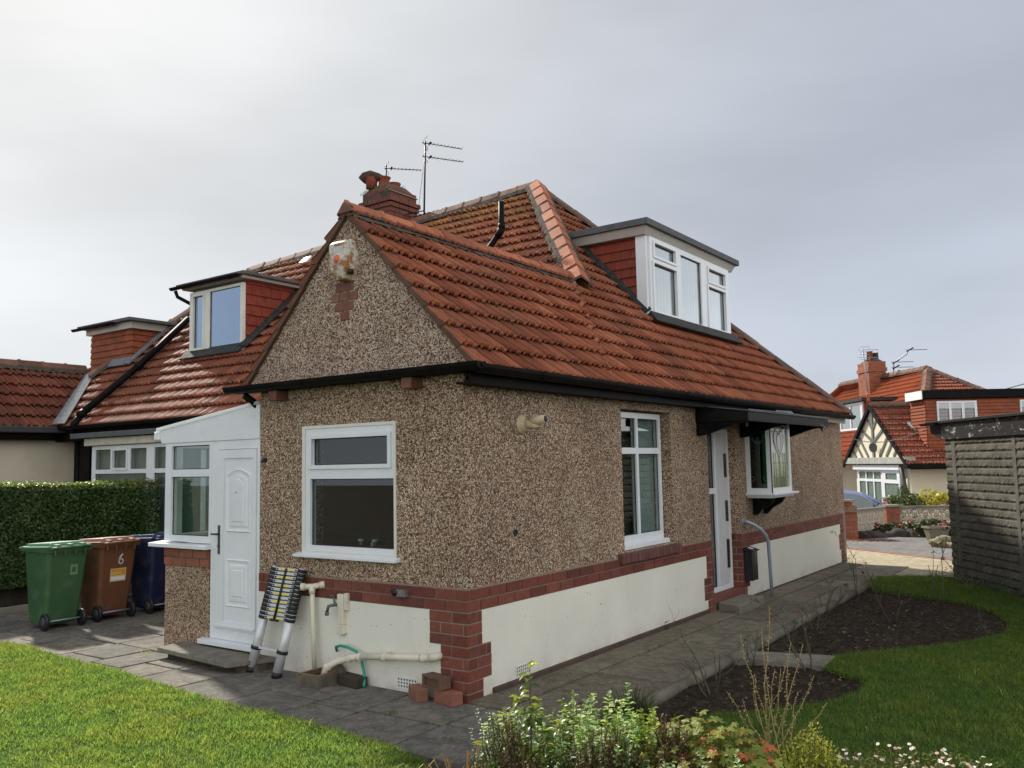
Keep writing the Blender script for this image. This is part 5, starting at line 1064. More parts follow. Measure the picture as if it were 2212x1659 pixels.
# telescopic ladder
LD=thing('telescopic_ladder','collapsed telescopic aluminium ladder leaning on the front wall beside the porch door','ladder',(-2.1,-.2,.02))
fa,fb=Vector((-2.335,-.215,.02)),Vector((-1.965,-.235,.02)); top=Vector((.055,.155,.95)).normalized()
ta=fa+top*.955; tb=fb+top*.955
# stiles taper towards the top in the photo because of the splayed lower tubes
ta=Vector((-2.20,-.055,.955)); tb=Vector((-1.815,-.070,.955)); fa=Vector((-2.345,-.215,.02)); fb=Vector((-1.955,-.245,.02))
for a_,b_2 in ((fa,ta),(fb,tb)):
    d=b_2-a_
    obj('foot',MB().tube([a_,a_+d*.05],.047,18),M['blackrub'],LD); obj('stile',MB().tube([a_+d*.045,a_+d*.60],[.043,.042],20),M['metal'],LD)
    obj('collar',MB().tube([a_+d*.215,a_+d*.245],.050,18),M['blackrub'],LD)
    mb=MB()
    for k in range(13): q=.505+k*.0378; mb.tube([a_+d*q,a_+d*(q+.029)],.047-.0006*k,16)
    obj('locking_collar',mb,M['blackrub'],LD)
    mb=MB(); mb.tube([a_+d*.50,a_+d*.995],.030,12); obj('inner_tube',mb,M['metal'],LD)
da,db=ta-fa,tb-fb; out_=Vector((0,-1,.15)).normalized()
def rungbox(q,h,dp,nm,mat,u0=.0,u1=1.0,off=0,par=LD):
    a_=fa+da*q; b_2=fb+db*q; s_=(b_2-a_); p0=a_+s_*u0+out_*off; p1=a_+s_*u1+out_*off; upv=da.normalized()*h
    return MB().hexa([p0-out_*dp,p1-out_*dp,p1+out_*dp,p0+out_*dp],[p0-out_*dp+upv,p1-out_*dp+upv,p1+out_*dp+upv,p0+out_*dp+upv])
obj('rung',rungbox(.222,.022,.014,'',None,.08,.92),M['metal'],LD,bev=.003)
yel=plain('yellow_label',(.75,.62,.06),.5,.3,.25,90); 
for k in range(13):
    q=.508+k*.0378; rg=obj('rung',rungbox(q,.026,.022,'',None,.10,.90),M['metal'],LD,bev=.003)
    for u in (.135,.825): obj('release_button',rungbox(q+.006,.013,.002,'',None,u,u+.05,.024),M['blackrub'],rg)
    if k%2==0:
        for u0,u1 in ((.27,.45),(.55,.74)): obj('label',rungbox(q+.004,.017,.0008,'',None,u0,u1,.0235),yel,rg)
mb=MB(); a_=(fa+fb)/2+da*.50; b_2=(fa+fb)/2+(da+db)/2*.985; mb.tube([a_+out_*.026,b_2+out_*.026],.011,8); obj('strap',mb,M['blackrub'],LD)
mb=rungbox(.492,.022,.012,'',None,.36,.66,.028); obj('carry_clip',mb,M['blackrub'],LD,bev=.004)
# gully surround, bricks, hose
GL=thing('drain_gully','old concrete drain surround with an open top under the waste pipes','drain',(-1.45,-.2,0))
mb=MB(); holed(mb,lambda u,z,n:(u,z,n),-1.60,-1.33,-.33,-.05,[(-1.565,-1.365,-.30,-.085)],.0,.115,.5); o_=obj('surround',mb,plain('mossy_concrete',(.13,.115,.092),.95,.2,.3,14,(.045,.045,.025),7,.7,.8,40),GL,bev=.012); o_.rotation_euler=(0,0,0)
mb=MB(); holed(mb,lambda u,z,n:(u,z,n),-1.575,-1.355,-.31,-.075,[(-1.562,-1.368,-.297,-.088)],.116,.124,.5); obj('orange_rim',mb,plain('orange_clay',(.26,.15,.07),.8,.2,.2,20),GL)
mb=MB(); mb.box(-1.56,-1.37,-.295,-.09,.02,.025); obj('water',mb,M['blackrub'],GL)
mb=MB(); mb.blob((-1.40,-.06,.05),(.13,.06,.13),3,.15,5); obj('mortar_lump',mb,plain('stained_mortar',(.10,.085,.07),.95,.2,.3,18,(.03,.03,.02),9,.7,.8,40),GL)
def onebrick(cx,cy,z,rz,mat,label,frog=False,l=.225,dd=.105,h=.072,name='loose_brick',grp=None):
    t=thing(name,label,'brick',(cx,cy,z),rz,grp); mb=MB()
    if frog: # frog faces the camera side
        holed(mb,lambda u,zz,n:(u,-dd/2-n,zz),-l/2,l/2,0,h,[(-l/2+.03,l/2-.03,.018,h-.016)],-.02,0); mb.box(-l/2,l/2,-dd/2+.02,dd/2,0,h)
    else: mb.box(-l/2,l/2,-dd/2,dd/2,0,h)
    obj('block',mb,mat,t,True,bev=.007); return t
onebrick(-1.20,-.075,.018,-.15,M['brick_dark'],'dark mossy brick lying between the drain and the wall',l=.30,h=.085,dd=.12)
onebrick(-.41,-.115,.018,-.50,brickmat('loose_brick_a',[(.22,.10,.065),(.25,.12,.08)],.4),'pale red loose brick, left of the bottom two by the corner',l=.20,dd=.10,h=.10)
onebrick(-.13,-.085,.018,-.18,brickmat('loose_brick_b',[(.24,.095,.06),(.25,.10,.07)],.3),'orange red loose brick, right of the bottom two against the corner',l=.225,dd=.11,h=.10)
onebrick(-.255,-.075,.122,-.22,brickmat('loose_brick_c',[(.13,.075,.05),(.15,.085,.055)],.6),'weathered brown brick with a hollow face, on top of the other two',True,l=.235,dd=.11,h=.095)
mb=MB(); P_=[(-1.42,-.03,.27),(-1.40,-.06,.31),(-1.32,-.09,.335),(-1.22,-.09,.33),(-1.14,-.07,.30),(-1.10,-.05,.22),(-1.07,-.05,.13),(-1.05,-.07,.06),(-1.035,-.09,.03)]
mb.tube(P_,.0125,10); tag(obj('garden_hose',mb,plain('green_hose',(.02,.30,.20),.45,.4,.1)),'short green garden hose looping over the cream waste pipe','hose')
# ================= GARAGE =================
G0=Vector((1.90,9.46,0)); gd=Vector((.561,-.828,0)); gn=Vector((-.828,-.561,0))
def GA(u,z,n): p=G0+gd*u+gn*n; return (p.x,p.y,z)
GR=thing('garage','grey sectional concrete garage with a black peeling roof board','garage',(G0.x,G0.y,0))
gm_=Mat('rock_faced_concrete',.95,.15); c_=gm_.mix(1,(.115,.107,.09),gm_.rng(gm_.noise(5,5,.6),.3,.7,.7,1.25),'MULTIPLY'); c_=gm_.mix(1,c_,gm_.rng(gm_.attr(),0,1,.82,1.15),'MULTIPLY'); gm_.base(c_); gm_.bump(gm_.noise(28,6,.7),.8,.02)
def rockrows(mb,u0,u1,seed):
    rs=np.random.default_rng(seed); nu=max(3,int((u1-u0)/.03)); 
    for k in range(19):
        z0=-.06+k*.1145; z1=min(z0+.1145,2.08); us=np.linspace(u0,u1,nu+1); r1=rs.uniform(0,.006,nu+1); r2=rs.uniform(.002,.014,nu+1); lo=rs.random(nu+1)<.25
        row=[]
        for i,u in enumerate(us):
            j=rs.uniform(-.008,.008)
            row.append([GA(u,z0,.0),GA(u,z0+.014,.004+.3*r1[i]),GA(u,z0+.035+j,.012+r2[i]*(.4 if lo[i] else 1)),GA(u,z0+.068+j,.012+r1[i]),GA(u,z1-.016,.010+r1[i]*.4),GA(u,z1,.0)])
        vs=[p for c in row for p in c]
        for i in range(nu):
            mb.add([vs[i*6+q] for q in range(12)],[(q,q+6,q+7,q+1) for q in range(5)],float(rs.random()*.5+.5*(k%3)/2))
mb=MB(); rockrows(mb,0.0,.22,1); rockrows(mb,.33,1.9,2); rockrows(mb,1.98,3.6,3); rockrows(mb,3.68,5.4,4)
obj('wall_panel',mb,gm_.m,GR)
mb=MB()
def gbox(mb,u0,u1,z0,z1,n0,n1): return mb.fbox(GA,u0,u1,z0,z1,n0,n1)
gbox(mb,0,5.45,-.1,2.10,-3.0,-.002); obj('wall_core',mb,gm_.m,GR)
js=plain('joint_concrete',(.115,.108,.095),.9,.2,.2,7)
for a_,b_1 in ((.222,.328),(1.90,1.98),(3.6,3.68)): obj('joint_strip',gbox(MB(),a_,b_1,-.1,2.09,-.001,.02),js,GR)
pm=Mat('peeling_black_paint',.45,.4); c_=pm.mix(pm.rng(pm.noise(6,8,.75,sc=(1,1,2.5)),.57,.60,0,1),(.007,.007,.008),(.40,.39,.37)); pm.base(c_); pm.bump(pm.noise(30,5,.7),.5,.01)
mb=MB(); mb.fbox(GA,-.02,5.6,2.095,2.34,.0,.05); obj('fascia',mb,pm.m,GR,bev=.006)
mb=MB(); mb.prism([GA(-.40,2.20,.04),GA(-.02,2.095,.04),GA(-.02,2.34,.04),GA(-.44,2.37,.04)],tuple(-gn*3.1)); mb.fbox(GA,-.46,5.7,2.342,2.385,-3.1,.10); obj('roof',mb,plain('black_roof_edge',(.009,.009,.01),.6,.2,.3,8,(.06,.055,.05),6,.4),GR,bev=.006)
halfpipe(GA,-.50,.0,2.36,.13,.04,GR)

# ================= FAR SIDE OF THE ROAD =================
RT=Vector((math.cos(yaw),math.sin(yaw),0)); FW=Vector((-math.sin(yaw),math.cos(yaw),0)); CP=Vector((4.31718,-5.37169,0))
def W(a,b,z): p=CP+RT*a+FW*b; return (p.x,p.y,z)
def LA(b0): return lambda u,z,n:W(u,b0-n,z)        # faces us
def LB(a0): return lambda u,z,n:W(a0-n,u,z)        # faces left
FHo=thing('far_bungalow','bungalow across the road with a half-timbered gable and bright orange tiled roof','house',W(15,31,-.95))
p_=Vector(W(16.3,34,5.30)); q_=Vector(W(15.9,42,5.40))
gz=-.95; ev=1.75; A0=12.55
# main slope facing left
U=FW.copy(); V=(p_-Vector(W(A0,34,ev))).normalized(); hV=(p_-Vector(W(A0,34,ev))).length
tiles('main_roof_slope',W(A0,27.4,ev),U,V,[[(0.1,0),(18.3,0),(14.6,hV*1.02),(6.6,hV)]],M['tile_far'],FHo,gauge=.27,tw=.22,amp=1.5,seed=31,lift=.045)
V2=(p_-Vector(W(16.3,27.4,ev))).normalized(); h2=(p_-Vector(W(16.3,27.4,ev))).length
tiles('hip_roof_slope',W(A0,27.4,ev),RT,V2,[[(0,0),(7.5,0),(3.75,h2)]],M['tile_far2'],FHo,gauge=.30,tw=.22,amp=1,seed=32,lift=.05)
mb=MB(); mb.prism([tuple(p_+Vector((0,0,-.03))),W(20.1,27.4,ev),W(20.1,46,ev),tuple(q_+Vector((0,0,-.03)))],(0,0,-.05)); mb.prism([tuple(q_+Vector((0,0,-.03))),W(A0,46,ev),W(20.1,46,ev)],(0,0,-.05)); obj('rear_roof_slope',mb,M['tile_far'],FHo)
ridge('main_ridge',p_+Vector((0,0,.02)),q_+Vector((0,0,.02)),-V,RT-Vector((0,0,.9)),M['ridge_old'],FHo,seg=.45,wd=.16,h=.06,seed=1)
ridge('near_hip',p_+Vector((0,0,.0)),W(A0+.3,27.8,ev+.28),-V,-V2,M['ridge_old'],FHo,seg=.45,wd=.16,h=.05,seed=2); ridge('right_hip',p_,W(20.0,27.6,ev+.1),RT-Vector((0,0,.9)),-V2,M['ridge_old'],FHo,seg=.45,wd=.16,h=.05,seed=3)
mb=MB(); mb.fbox(LA(28.5),13.6,20,gz-.3,ev,-14,0); obj('main_wall',mb,M['farcream'],FHo)
# wing with the half-timbered gable facing left
WA=12.0; WB0,WB1,WBM=26.75,31.6,29.2; WZ=3.60
mb=MB(); mb.prism([W(WA+.25,WB0+.3,gz-.3),W(WA+.25,WB1-.3,gz-.3),W(WA+.25,WB1-.3,ev),W(WA+.25,WB0+.3,ev)],tuple(RT*6)); obj('wing_wall',mb,M['farcream'],FHo)
mb=MB(); mb.prism([W(WA+.06,WB0+.12,ev),W(WA+.06,WB1-.12,ev),W(WA+.06,WBM,WZ-.12)],tuple(RT*.1)); GB=obj('timbered_gable',mb,M['farcream'],FHo)
mb=MB(); TF=LB(WA+.06)
def beam(u0,z0,u1,z1,w_=.065,n=.03,m_=mb):
    a,b=Vector((u0,z0)),Vector((u1,z1)); d=(b-a).normalized(); s_=Vector((-d.y,d.x))*w_
    P=[(a-s_),(b-s_),(b+s_),(a+s_)]; m_.hexa([TF(p.x,p.y,0.001) for p in P],[TF(p.x,p.y,n) for p in P],.5)
c=WBM
beam(c,ev+.05,c,3.25,.07,.035)
for sg in (-1,1):
    hw=(WB1-WB0)/2; 
    for k,zz in enumerate((.15,.55,1.0)):
        d0=hw*(1-(zz+.05)/1.85)*.98
        if k==0: beam(c+sg*.06,ev+.15+.0,c+sg*.06+sg*0.001,ev+.16,.01)
    for (s0,z0,s1,z1) in ((.05,ev+.62,.55+.35,ev+1.25-.22),(.05,ev+1.05,.42,ev+1.42),(.45,ev+.10,1.25,ev+.86),(.95,ev+.10,1.52,ev+.62),(1.5,ev+.10,1.85,ev+.42)):
        beam(c+sg*s0,z0,c+sg*s1,z1,.05)
obj('timber',mb,plain('grey_green_timber',(.13,.15,.13),.7,.2,.1),GB)
mb=MB(); mb.fbox(LB(WA),WB0,WB1,ev-.12,ev+.09,-.3,.04); obj('tie_beam',mb,plain('pale_beam',(.35,.36,.33),.7,.2,.15,5),GB)
mb=MB()
for sg,b_e in ((1,WB1),(-1,WB0)):
    a_=Vector(W(WA-.06,WBM,WZ+.03)); e_=Vector(W(WA-.06,b_e+.12*sg,ev-.08)); dn=Vector((0,0,-.17)); mb.hexa([a_+dn,e_+dn,e_+dn+RT*.07,a_+dn+RT*.07],[a_,e_,e_+RT*.07,a_+RT*.07])
obj('bargeboard',mb,M['black'],GB)
mb=MB(); f_=Vector(W(WA-.03,WBM,WZ+.1)); mb.lathe(f_,[(.07,0),(.04,.10),(.05,.14),(.075,.2),(.05,.27),(.01,.33)],10); obj('finial',mb,M['tile_far'],GB)
mb=MB(); mb.lathe(W(WA-.05,WBM-.3,ev+.42),[(.02,-.02),(.10,.02),(.17,.06),(.16,.07),(.06,.03)],20,tuple(-RT+FW*-.5)); mb.tube([W(WA+.03,WBM-.3,ev+.3),W(WA-.1,WBM-.3,ev+.35),W(WA-.05,WBM-.3,ev+.42)],.02); tag(obj('satellite_dish',mb,plain('dish_grey',(.10,.11,.11),.6,.4,.1)),'grey satellite dish on the far half-timbered gable','satellite dish')
Vw=(Vector(W(14,WBM,WZ))-Vector(W(14,WB0-.15,ev-.12))).normalized(); hw_=(Vector(W(14,WBM,WZ))-Vector(W(14,WB0-.15,ev-.12))).length
tiles('wing_roof_slope',W(WA-.05,WB0-.15,ev-.12),RT,Vw,[[(0,0),(7,0),(7,hw_),(0,hw_)]],M['tile_far2'],FHo,gauge=.30,tw=.22,amp=1,seed=33,lift=.05)
mb=MB(); mb.prism([W(WA-.05,WBM,WZ),W(WA-.05,WB1+.15,ev-.12),W(19,WB1+.15,ev-.12),W(19,WBM,WZ)],(0,0,-.05)); mb.prism([W(WA,WBM,WZ-.02),W(WA,WB0,ev-.05),W(19,WB0,ev-.05),W(19,WBM,WZ-.02)],(0,0,-.05)); obj('roof_deck',mb,M['tile_far2'],FHo)
ridge('wing_ridge',W(WA-.06,WBM,WZ+.03),W(14.5,WBM,WZ+.03),-Vw,FW-Vector((0,0,.8)),M['ridge_old'],FHo,seg=.45,wd=.14,h=.05,seed=5)
mb=MB(); mb.fbox(LA(WB0-.2),WA-.1,19,ev-.27,ev-.14,-.3,.10); mb.fbox(LA(WB0+.3),12.25,19,ev-.3,ev-.2,-.1,.25); obj('gutter',mb,M['black'],FHo)
obj('downpipe',MB().tube([W(WA+.1,WB0+.6,ev-.15),W(WA+.18,WB0+.55,.9),W(WA+.2,WB0+.5,gz)],.06,8),plain('grey_downpipe',(.09,.10,.09),.5,.4,.1),FHo)
w1=window(FHo,LB(WA+.25),28.95,31.0,.25,1.42,.08,[(29.05+i*.63,29.05+i*.63+.55,1.12,1.36) for i in range(3)]+[(29.05+i*.63,29.05+i*.63+.55,.32,1.03) for i in range(3)],curtain=[(29,30.95,.3,1.4)],cmat='blind',cback=-.02,label='white six-light window of the far bay')
w2=window(FHo,LB(WA+.25),27.55,28.85,.25,1.42,.12,[(27.75,28.6,1.12,1.32),(27.65,28.7,.32,1.0)],curtain=[(27.6,28.8,.3,1.4)],cmat='blind',cback=-.02)
mb=MB(); mb.fbox(LB(WA+.25),27.4,31.1,1.43,1.58,-.05,.20); obj('bay_roof',mb,M['upvc'],FHo)
# front box dormer
db=27.2
mb=MB(); mb.fbox(LA(db),12.93,21,1.6,3.62,-1.0,0); DD=obj('dormer',mb,M['hung_orange'],FHo); DD['label']='long tile-hung box dormer of the far bungalow'
mb=MB()
for F,u0,u1 in ((LA(db),12.93,21),(LB(12.93),db,db+1.0)):
    z=1.7
    while z<3.6:
        z1=min(z+.105,3.62); mb.hexa([F(u0,z,0),F(u1,z,0),F(u1,z,.035),F(u0,z,.035)],[F(u0,z1,0),F(u1,z1,0),F(u1,z1,.008),F(u0,z1,.008)]); z=z1
obj('hung_tiles',mb,M['hung_orange'],DD)
mb=MB(); mb.fbox(LA(db),12.80,21.2,3.64,3.90,-1.05,.12); obj('dormer_roof',mb,M['black'],DD)
mb=MB(); mb.fbox(LB(12.80),db-.10,db+1.05,3.62,3.885,.001,.03); obj('white_fascia',mb,M['white'],DD)
for u0,u1 in ((13.25,14.50),(15.85,17.1)):
    window(DD,LA(db),u0,u1,2.86,3.55,.06,[(u0+.05+i*.40,u0+.05+i*.40+.32,2.92,3.49) for i in range(3)],glass='glass_pale',curtain=[(u0+.05,u1-.05,3.32,3.5)],cback=-.05)
mb=MB(); mb.tube([W(12.85,28.3,2.95),W(13.05,27.5,2.2),W(13.6,27.05,1.98),W(15,27.02,1.95)],.05,6); obj('lead_flashing',mb,M['lead'],DD)
# side dormer at the left of the far roof
mb=MB(); mb.fbox(LB(13.87),34.3,38.0,2.9,4.06,-2.4,0); D3=obj('side_dormer',mb,M['upvc_cream'],FHo)
window(D3,LB(13.87),34.32,37.9,2.95,4.03,.08,[(34.5,35.5,3.03,3.95),(35.6,36.6,3.03,3.95),(36.7,37.7,3.03,3.95)],glass='glass_pale',curtain=[(34.4,37.8,3.0,4.0)],cmat='blind',cback=-.02)
mb=MB(); mb.fbox(LB(13.87),34.0,38.4,4.07,4.20,-2.6,.2); obj('dormer_roof',mb,M['flash_dark'],D3)
mb=MB(); mb.fbox(LA(34.3),13.87,15.4,2.9,4.05,0,.04); obj('cheek',mb,M['hung'],D3)
# far chimney and aerials
mb=MB(); sx0,sx1,sy0,sy1=15.5,16.25,37.6,38.8
def wbricks(mb,a0,a1,b0,b1,z0,z1):
    k=0;z=z0
    while z<z1-.01:
        for F,u0,u1,e_ in ((LA(b0),a0,a1,0),(LB(a0),b0,b1,.004)): bricks(mb,F,u0+e_,u1-e_,z,1,n=e_,n0=-.1,off=.5*(k%2))
        z+=CH;k+=1
wbricks(mb,sx0,sx1,sy0,sy1,4.4,5.55); wbricks(mb,sx0-.04,sx1+.04,sy0-.04,sy1+.04,5.56,5.72); wbricks(mb,sx0,sx1,sy0,sy1,5.74,5.95)
FC=obj('chimney',mb,M['brick_warm'],FHo)
mb=MB(); mb.fbox(LA(sy0+.02),sx0+.02,sx1-.02,4.3,5.94,-(sy1-sy0-.04),0); obj('mortar_core',mb,M['mortar'],FC)
mb=MB(); mb.hexa([W(sx0,sy0,5.95),W(sx1,sy0,5.95),W(sx1,sy1,5.95),W(sx0,sy1,5.95)],[W(sx0+.3,sy0+.3,6.22),W(sx1-.3,sy0+.3,6.22),W(sx1-.3,sy1-.3,6.22),W(sx0+.3,sy1-.3,6.22)]); obj('flaunching',mb,M['mortar_grey'],FC,bev=.05)
for a_,b_1,h_ in ((15.7,37.9,.42),(16.0,38.2,.38),(16.2,38.5,.42),(16.15,38.8,.45)): obj('chimney_pot',MB().lathe(W(a_,b_1,6.05),[(.13,0),(.12,h_-.05),(.14,h_)],12),terra if a_<15.9 else M['brick_dark'],FC)
mb=MB(); mb.fbox(LB(sx0-.03),sy0-.15,sy1+.1,4.15,4.42,-.1,.05); obj('lead_flashing',mb,M['lead'],FC)
AE=thing('tv_aerial','thin aerial mast with two combs, left of the far chimney','aerial',W(15.3,37.5,4.3)); obj('mast',MB().tube([W(15.35,37.4,4.4),W(15.2,37.4,6.55)],.03,6),M['steel'],AE)
for z in (6.48,6.15): mb=MB(); mb.tube([W(15.0,37.4,z),W(15.9,37.4,z)],.012,5); mb.tube([W(15.05,37.3,z-.1),W(15.45,37.3,z-.1),W(15.45,37.3,z+.12),W(15.05,37.3,z+.12)],.012,5); obj('antenna',mb,M['steel'],AE)
AE=thing('tv_aerial','bent aerial arm with stacked combs, right of the far chimney','aerial',W(16.6,38,5)); obj('mast',MB().tube([W(16.55,37.6,5.0),W(16.6,37.6,5.9),W(17.2,37.6,6.3),W(17.25,37.6,6.45)],.03,6),M['steel'],AE)
for (a_,z) in ((17.15,6.47),(16.5,5.95),(16.5,5.72),(16.5,5.5)): mb=MB(); mb.tube([W(a_,37.6,z),W(a_+.95,37.6,z)],.013,5); mb.tube([W(a_,37.5,z-.08),W(a_+.3,37.5,z+.08)],.03,5); obj('antenna',mb,M['blackrub'],AE)
mb=MB(); mb.tube([W(19.3,34,4.4),W(24,34,5.6)],.02,5); tag(obj('overhead_wire',mb,plain('thin_wire_grey',(.15,.15,.15),.6,.3,.1)),'thin telephone wire rising right from the far roof','wire')
# garden walls of pierced blocks
def pier(name,label,a0,a1,b0,b1,z0,z1,caps):
    t=thing(name,label,'pier',W((a0+a1)/2,(b0+b1)/2,z0)); mb=MB(); k=0; z=z0
    while z<z1-.01:
        bricks(mb,LA(b0),a0,a1,z,1,n=0,n0=-.1,off=.5*(k%2)); bricks(mb,LB(a0),b0+.004,b1,z,1,n=.004,n0=-.1,off=.5*(k%2)); bricks(mb,lambda u,zz,n:W(a1+n,u,zz),b0+.004,b1,z,1,n=.004,n0=-.1,off=.5*(k%2)); z+=CH;k+=1
    obj('brickwork',mb,M['brick_warm'],t); mb=MB(); mb.fbox(LA(b0+.01),a0+.01,a1-.01,z0-.2,z1-.02,-(b1-b0-.02),0); obj('mortar_core',mb,M['mortar'],t)
    for cz,ov in caps: mb=MB(); mb.fbox(LA(b0-ov),a0-ov,a1+ov,cz,cz+.05,-(b1-b0+2*ov),0); obj('coping',mb,M['concrete'],t)
    return t
pier('brick_pier','red brick pier nearest the bungalow corner, with stepped concrete copings',7.42,7.85,20.15,20.58,-.05,.72,[(.60,.05)])
mb=MB(); bricks(mb,LA(20.22),7.50,7.78,.655,2,n=0,n0=-.28); tag(obj('pier_cap',mb,M['brick_warm']),'small raised brick top on the nearest garden pier','cap'); mb=MB(); mb.fbox(LA(20.17),7.45,7.83,.835,.875,-.40,0); tag(obj('coping_stone',mb,M['concrete']),'concrete coping slab crowning the nearest garden pier','coping')
pier('brick_pier','red brick pier at the corner where the two pierced block walls meet',9.80,10.15,23.15,23.5,-.35,.52,[(.53,.04)])
pier('brick_pier','short brick pier behind the blue car bonnet, beyond the block walls',10.75,11.05,25.3,25.6,-.6,.62,[(.63,.05)])
cm=plain('pierced_block',(.50,.44,.35),.9,.2,.15,7,(.16,.13,.10),4,.6,.3,30)
def blockwall(name,label,F,u0,nb,z0,cop):
    t=thing(name,label,'wall',F(u0+nb*.145,z0,0)); S_=.29
    for i in range(nb):
        for j in range(2):
            a=u0+i*S_; z=z0+j*S_; mb=MB(); cx,cz=a+S_/2,z+S_/2; h=S_/2-.003
            holed(mb,F,cx-h,cx+h,cz-h,cz+h,[(cx-h+.022,cx+h-.022,cz-h+.022,cz+h-.022)],-.09,0,.5)
            for q in range(4): # leaf shaped ribs, curved arcs from corner to corner and a cross
                an=q*math.pi/2+math.pi/4
                for sg in (-1,1):
                    pts=[]
                    for k in range(5):
                        s_=k/4; r_=s_*h*1.33; off=sg*.030*math.sin(math.pi*s_)
                        pts.append((cx+r_*math.cos(an)-off*math.sin(an),cz+r_*math.sin(an)+off*math.cos(an)))
                    for (p,q2) in zip(pts[:-1],pts[1:]):
                        d=Vector((q2[0]-p[0],q2[1]-p[1])); s2=Vector((-d.y,d.x)).normalized()*.0115
                        mb.hexa([F(p[0]-s2.x,p[1]-s2.y,-.085),F(q2[0]-s2.x,q2[1]-s2.y,-.085),F(q2[0]+s2.x,q2[1]+s2.y,-.085),F(p[0]+s2.x,p[1]+s2.y,-.085)],[F(p[0]-s2.x,p[1]-s2.y,-.005),F(q2[0]-s2.x,q2[1]-s2.y,-.005),F(q2[0]+s2.x,q2[1]+s2.y,-.005),F(p[0]+s2.x,p[1]+s2.y,-.005)],.5)
            obj('pierced_block',mb,cm,t)
    mb=MB(); mb.fbox(F,u0,u0+nb*S_,z0+2*S_,z0+2*S_+.055,-.12,.03); obj('coping',mb,M['concrete'],t); mb=MB(); mb.fbox(F,u0,u0+nb*S_,z0-.5,z0-.003,-.10,.01); obj('footing',mb,M['brick_warm'],t)
blockwall('block_wall','long pierced concrete block wall in the sun, running right to the garage',LA(23.3),10.16,20,-.10,.5)
A_=Vector(W(7.86,20.55,0)); B_=Vector(W(9.80,23.25,0)); dW=(B_-A_).normalized(); nW=Vector((dW.y,-dW.x,0))
def LW(u,z,n): p=A_+dW*u+nW*n; return (p.x,p.y,z-.06-u*.03)
blockwall('block_wall','short pierced concrete block wall in shade between two brick piers',LW,.02,11,.06,.5)
# shrubs beyond the wall
def bush(name,label,c,sz,n,mat,leaf,seed,cat='shrub',up=.4,stem=True,lobes=5,asp=.6):
    t=thing(name,label,cat,(c[0],c[1],c[2])); rs=np.random.default_rng(seed)
    def f(n,rs):
        d=rs.normal(size=(n,3)); d/=np.linalg.norm(d,axis=1)[:,None]; d[:,2]=np.where(d[:,2]<-.25,-d[:,2],d[:,2])
        k=1+.16*np.sin(d[:,0]*lobes+seed)*np.cos(d[:,1]*lobes*1.3)+.10*np.sin(d[:,2]*9+d[:,0]*6)
        r=rs.uniform(.62,1.0,n)**.5*k; return np.c_[d[:,0]*r*sz[0],d[:,1]*r*sz[1],sz[2]*.42+d[:,2]*r*sz[2]*.6],d+np.array([0,0,up])
    V,F,m=leafcloud(n,f,leaf,seed=seed,aspect=asp); npmesh('foliage',V,F,np.tile(rs.random(m),2),mat,t,True)
    if stem:
        mb=MB()
        for i in range(5): a=i*1.26+seed; mb.tube([(0,0,-.05),(math.cos(a)*sz[0]*.25,math.sin(a)*sz[1]*.25,sz[2]*.3),(math.cos(a)*sz[0]*.5,math.sin(a)*sz[1]*.5,sz[2]*.62)],[.02,.013,.006],5)
        obj('stem',mb,M['bark'],t,True)
    return t
gold=leafmat('golden_conifer',(.20,.17,.01),(.36,.32,.03),(.50,.46,.06),.3); dk=leafmat('dark_conifer',(.03,.05,.012),(.07,.10,.025),(.12,.15,.04),.2)
bush('golden_shrub','rounded golden yellow conifer behind the long block wall',W(12.15,25.2,-.45),(1.15,.75,1.22),5200,gold,.045,3)
bush('conical_shrub','small dark green conical shrub between the car and the golden one',W(10.95,24.6,-.4),(.52,.5,1.30),3200,dk,.035,8)
# flowers, rocks, trough in front of the wall
redf=plain('red_petals',(.45,.05,.06),.6,.2,.3,30); whf=plain('white_petals',(.75,.72,.68),.7,.2,.1)
def flowershrub(label,c,sz,n,seed,nf,fm):
    t=bush('flowering_shrub',label,c,sz,n,leafmat('rose_leaf_%d'%seed,(.02,.035,.012),(.05,.07,.02),(.10,.10,.04),.3),.035,seed,'shrub'); rs=random.Random(seed)
    for _ in range(nf):
        x,y,z=rs.uniform(-.8,.8)*sz[0],-rs.uniform(.1,.8)*sz[1],sz[2]*rs.uniform(.6,1.0); obj('flower',MB().blob((x,y,z),(.05,.05,.035),1,.3,rs.randint(0,9)),fm,t,True)
flowershrub('low rose bush with red blooms, left of the stone trough',(-.55,17.3,-.14),(.6,.3,.38),1300,5,2,redf)
flowershrub('leafy rose bush with bright red blooms above the stone trough',(.35,16.6,-.10),(.6,.3,.50),1500,6,4,redf)
flowershrub('small bush with pale flowers, at the right by the garage corner',(1.0,17.0,-.08),(.4,.3,.42),800,7,6,whf)
rockm=plain('dark_rock',(.05,.045,.04),.9,.2,.3,5,(.12,.11,.09),6,.5,.6,30)
for i,(x,y,s_) in enumerate(((-1.0,15.95,.16),(-.80,16.1,.20),(-.55,16.25,.13),(-.35,16.5,.22),(0.05,16.6,.27),(-.15,17.0,.22),(.75,16.9,.24))):
    lb=('squat dark stone at the foot of the nearest pier','flat dark rock second from the nearest pier','smallest dark stone of the row under the block wall','rounded dark rock below the left rose bush','broad domed dark rock near the middle of the row','dark rock set back behind the domed one','dark rock close behind the stone trough')[i]
    tag(obj('rock',MB().blob((x,y,-.01),(s_*1.3,s_,s_*.85),3,.14,i),rockm),lb,'rock')
T_=thing('stone_trough','weathered tapered stone planting trough on the driveway','trough',(.55,15.85,0)); mb=MB(); sm_=plain('trough_stone',(.17,.155,.11),.95,.2,.2,8,(.10,.10,.06),5,.6,.6,40)
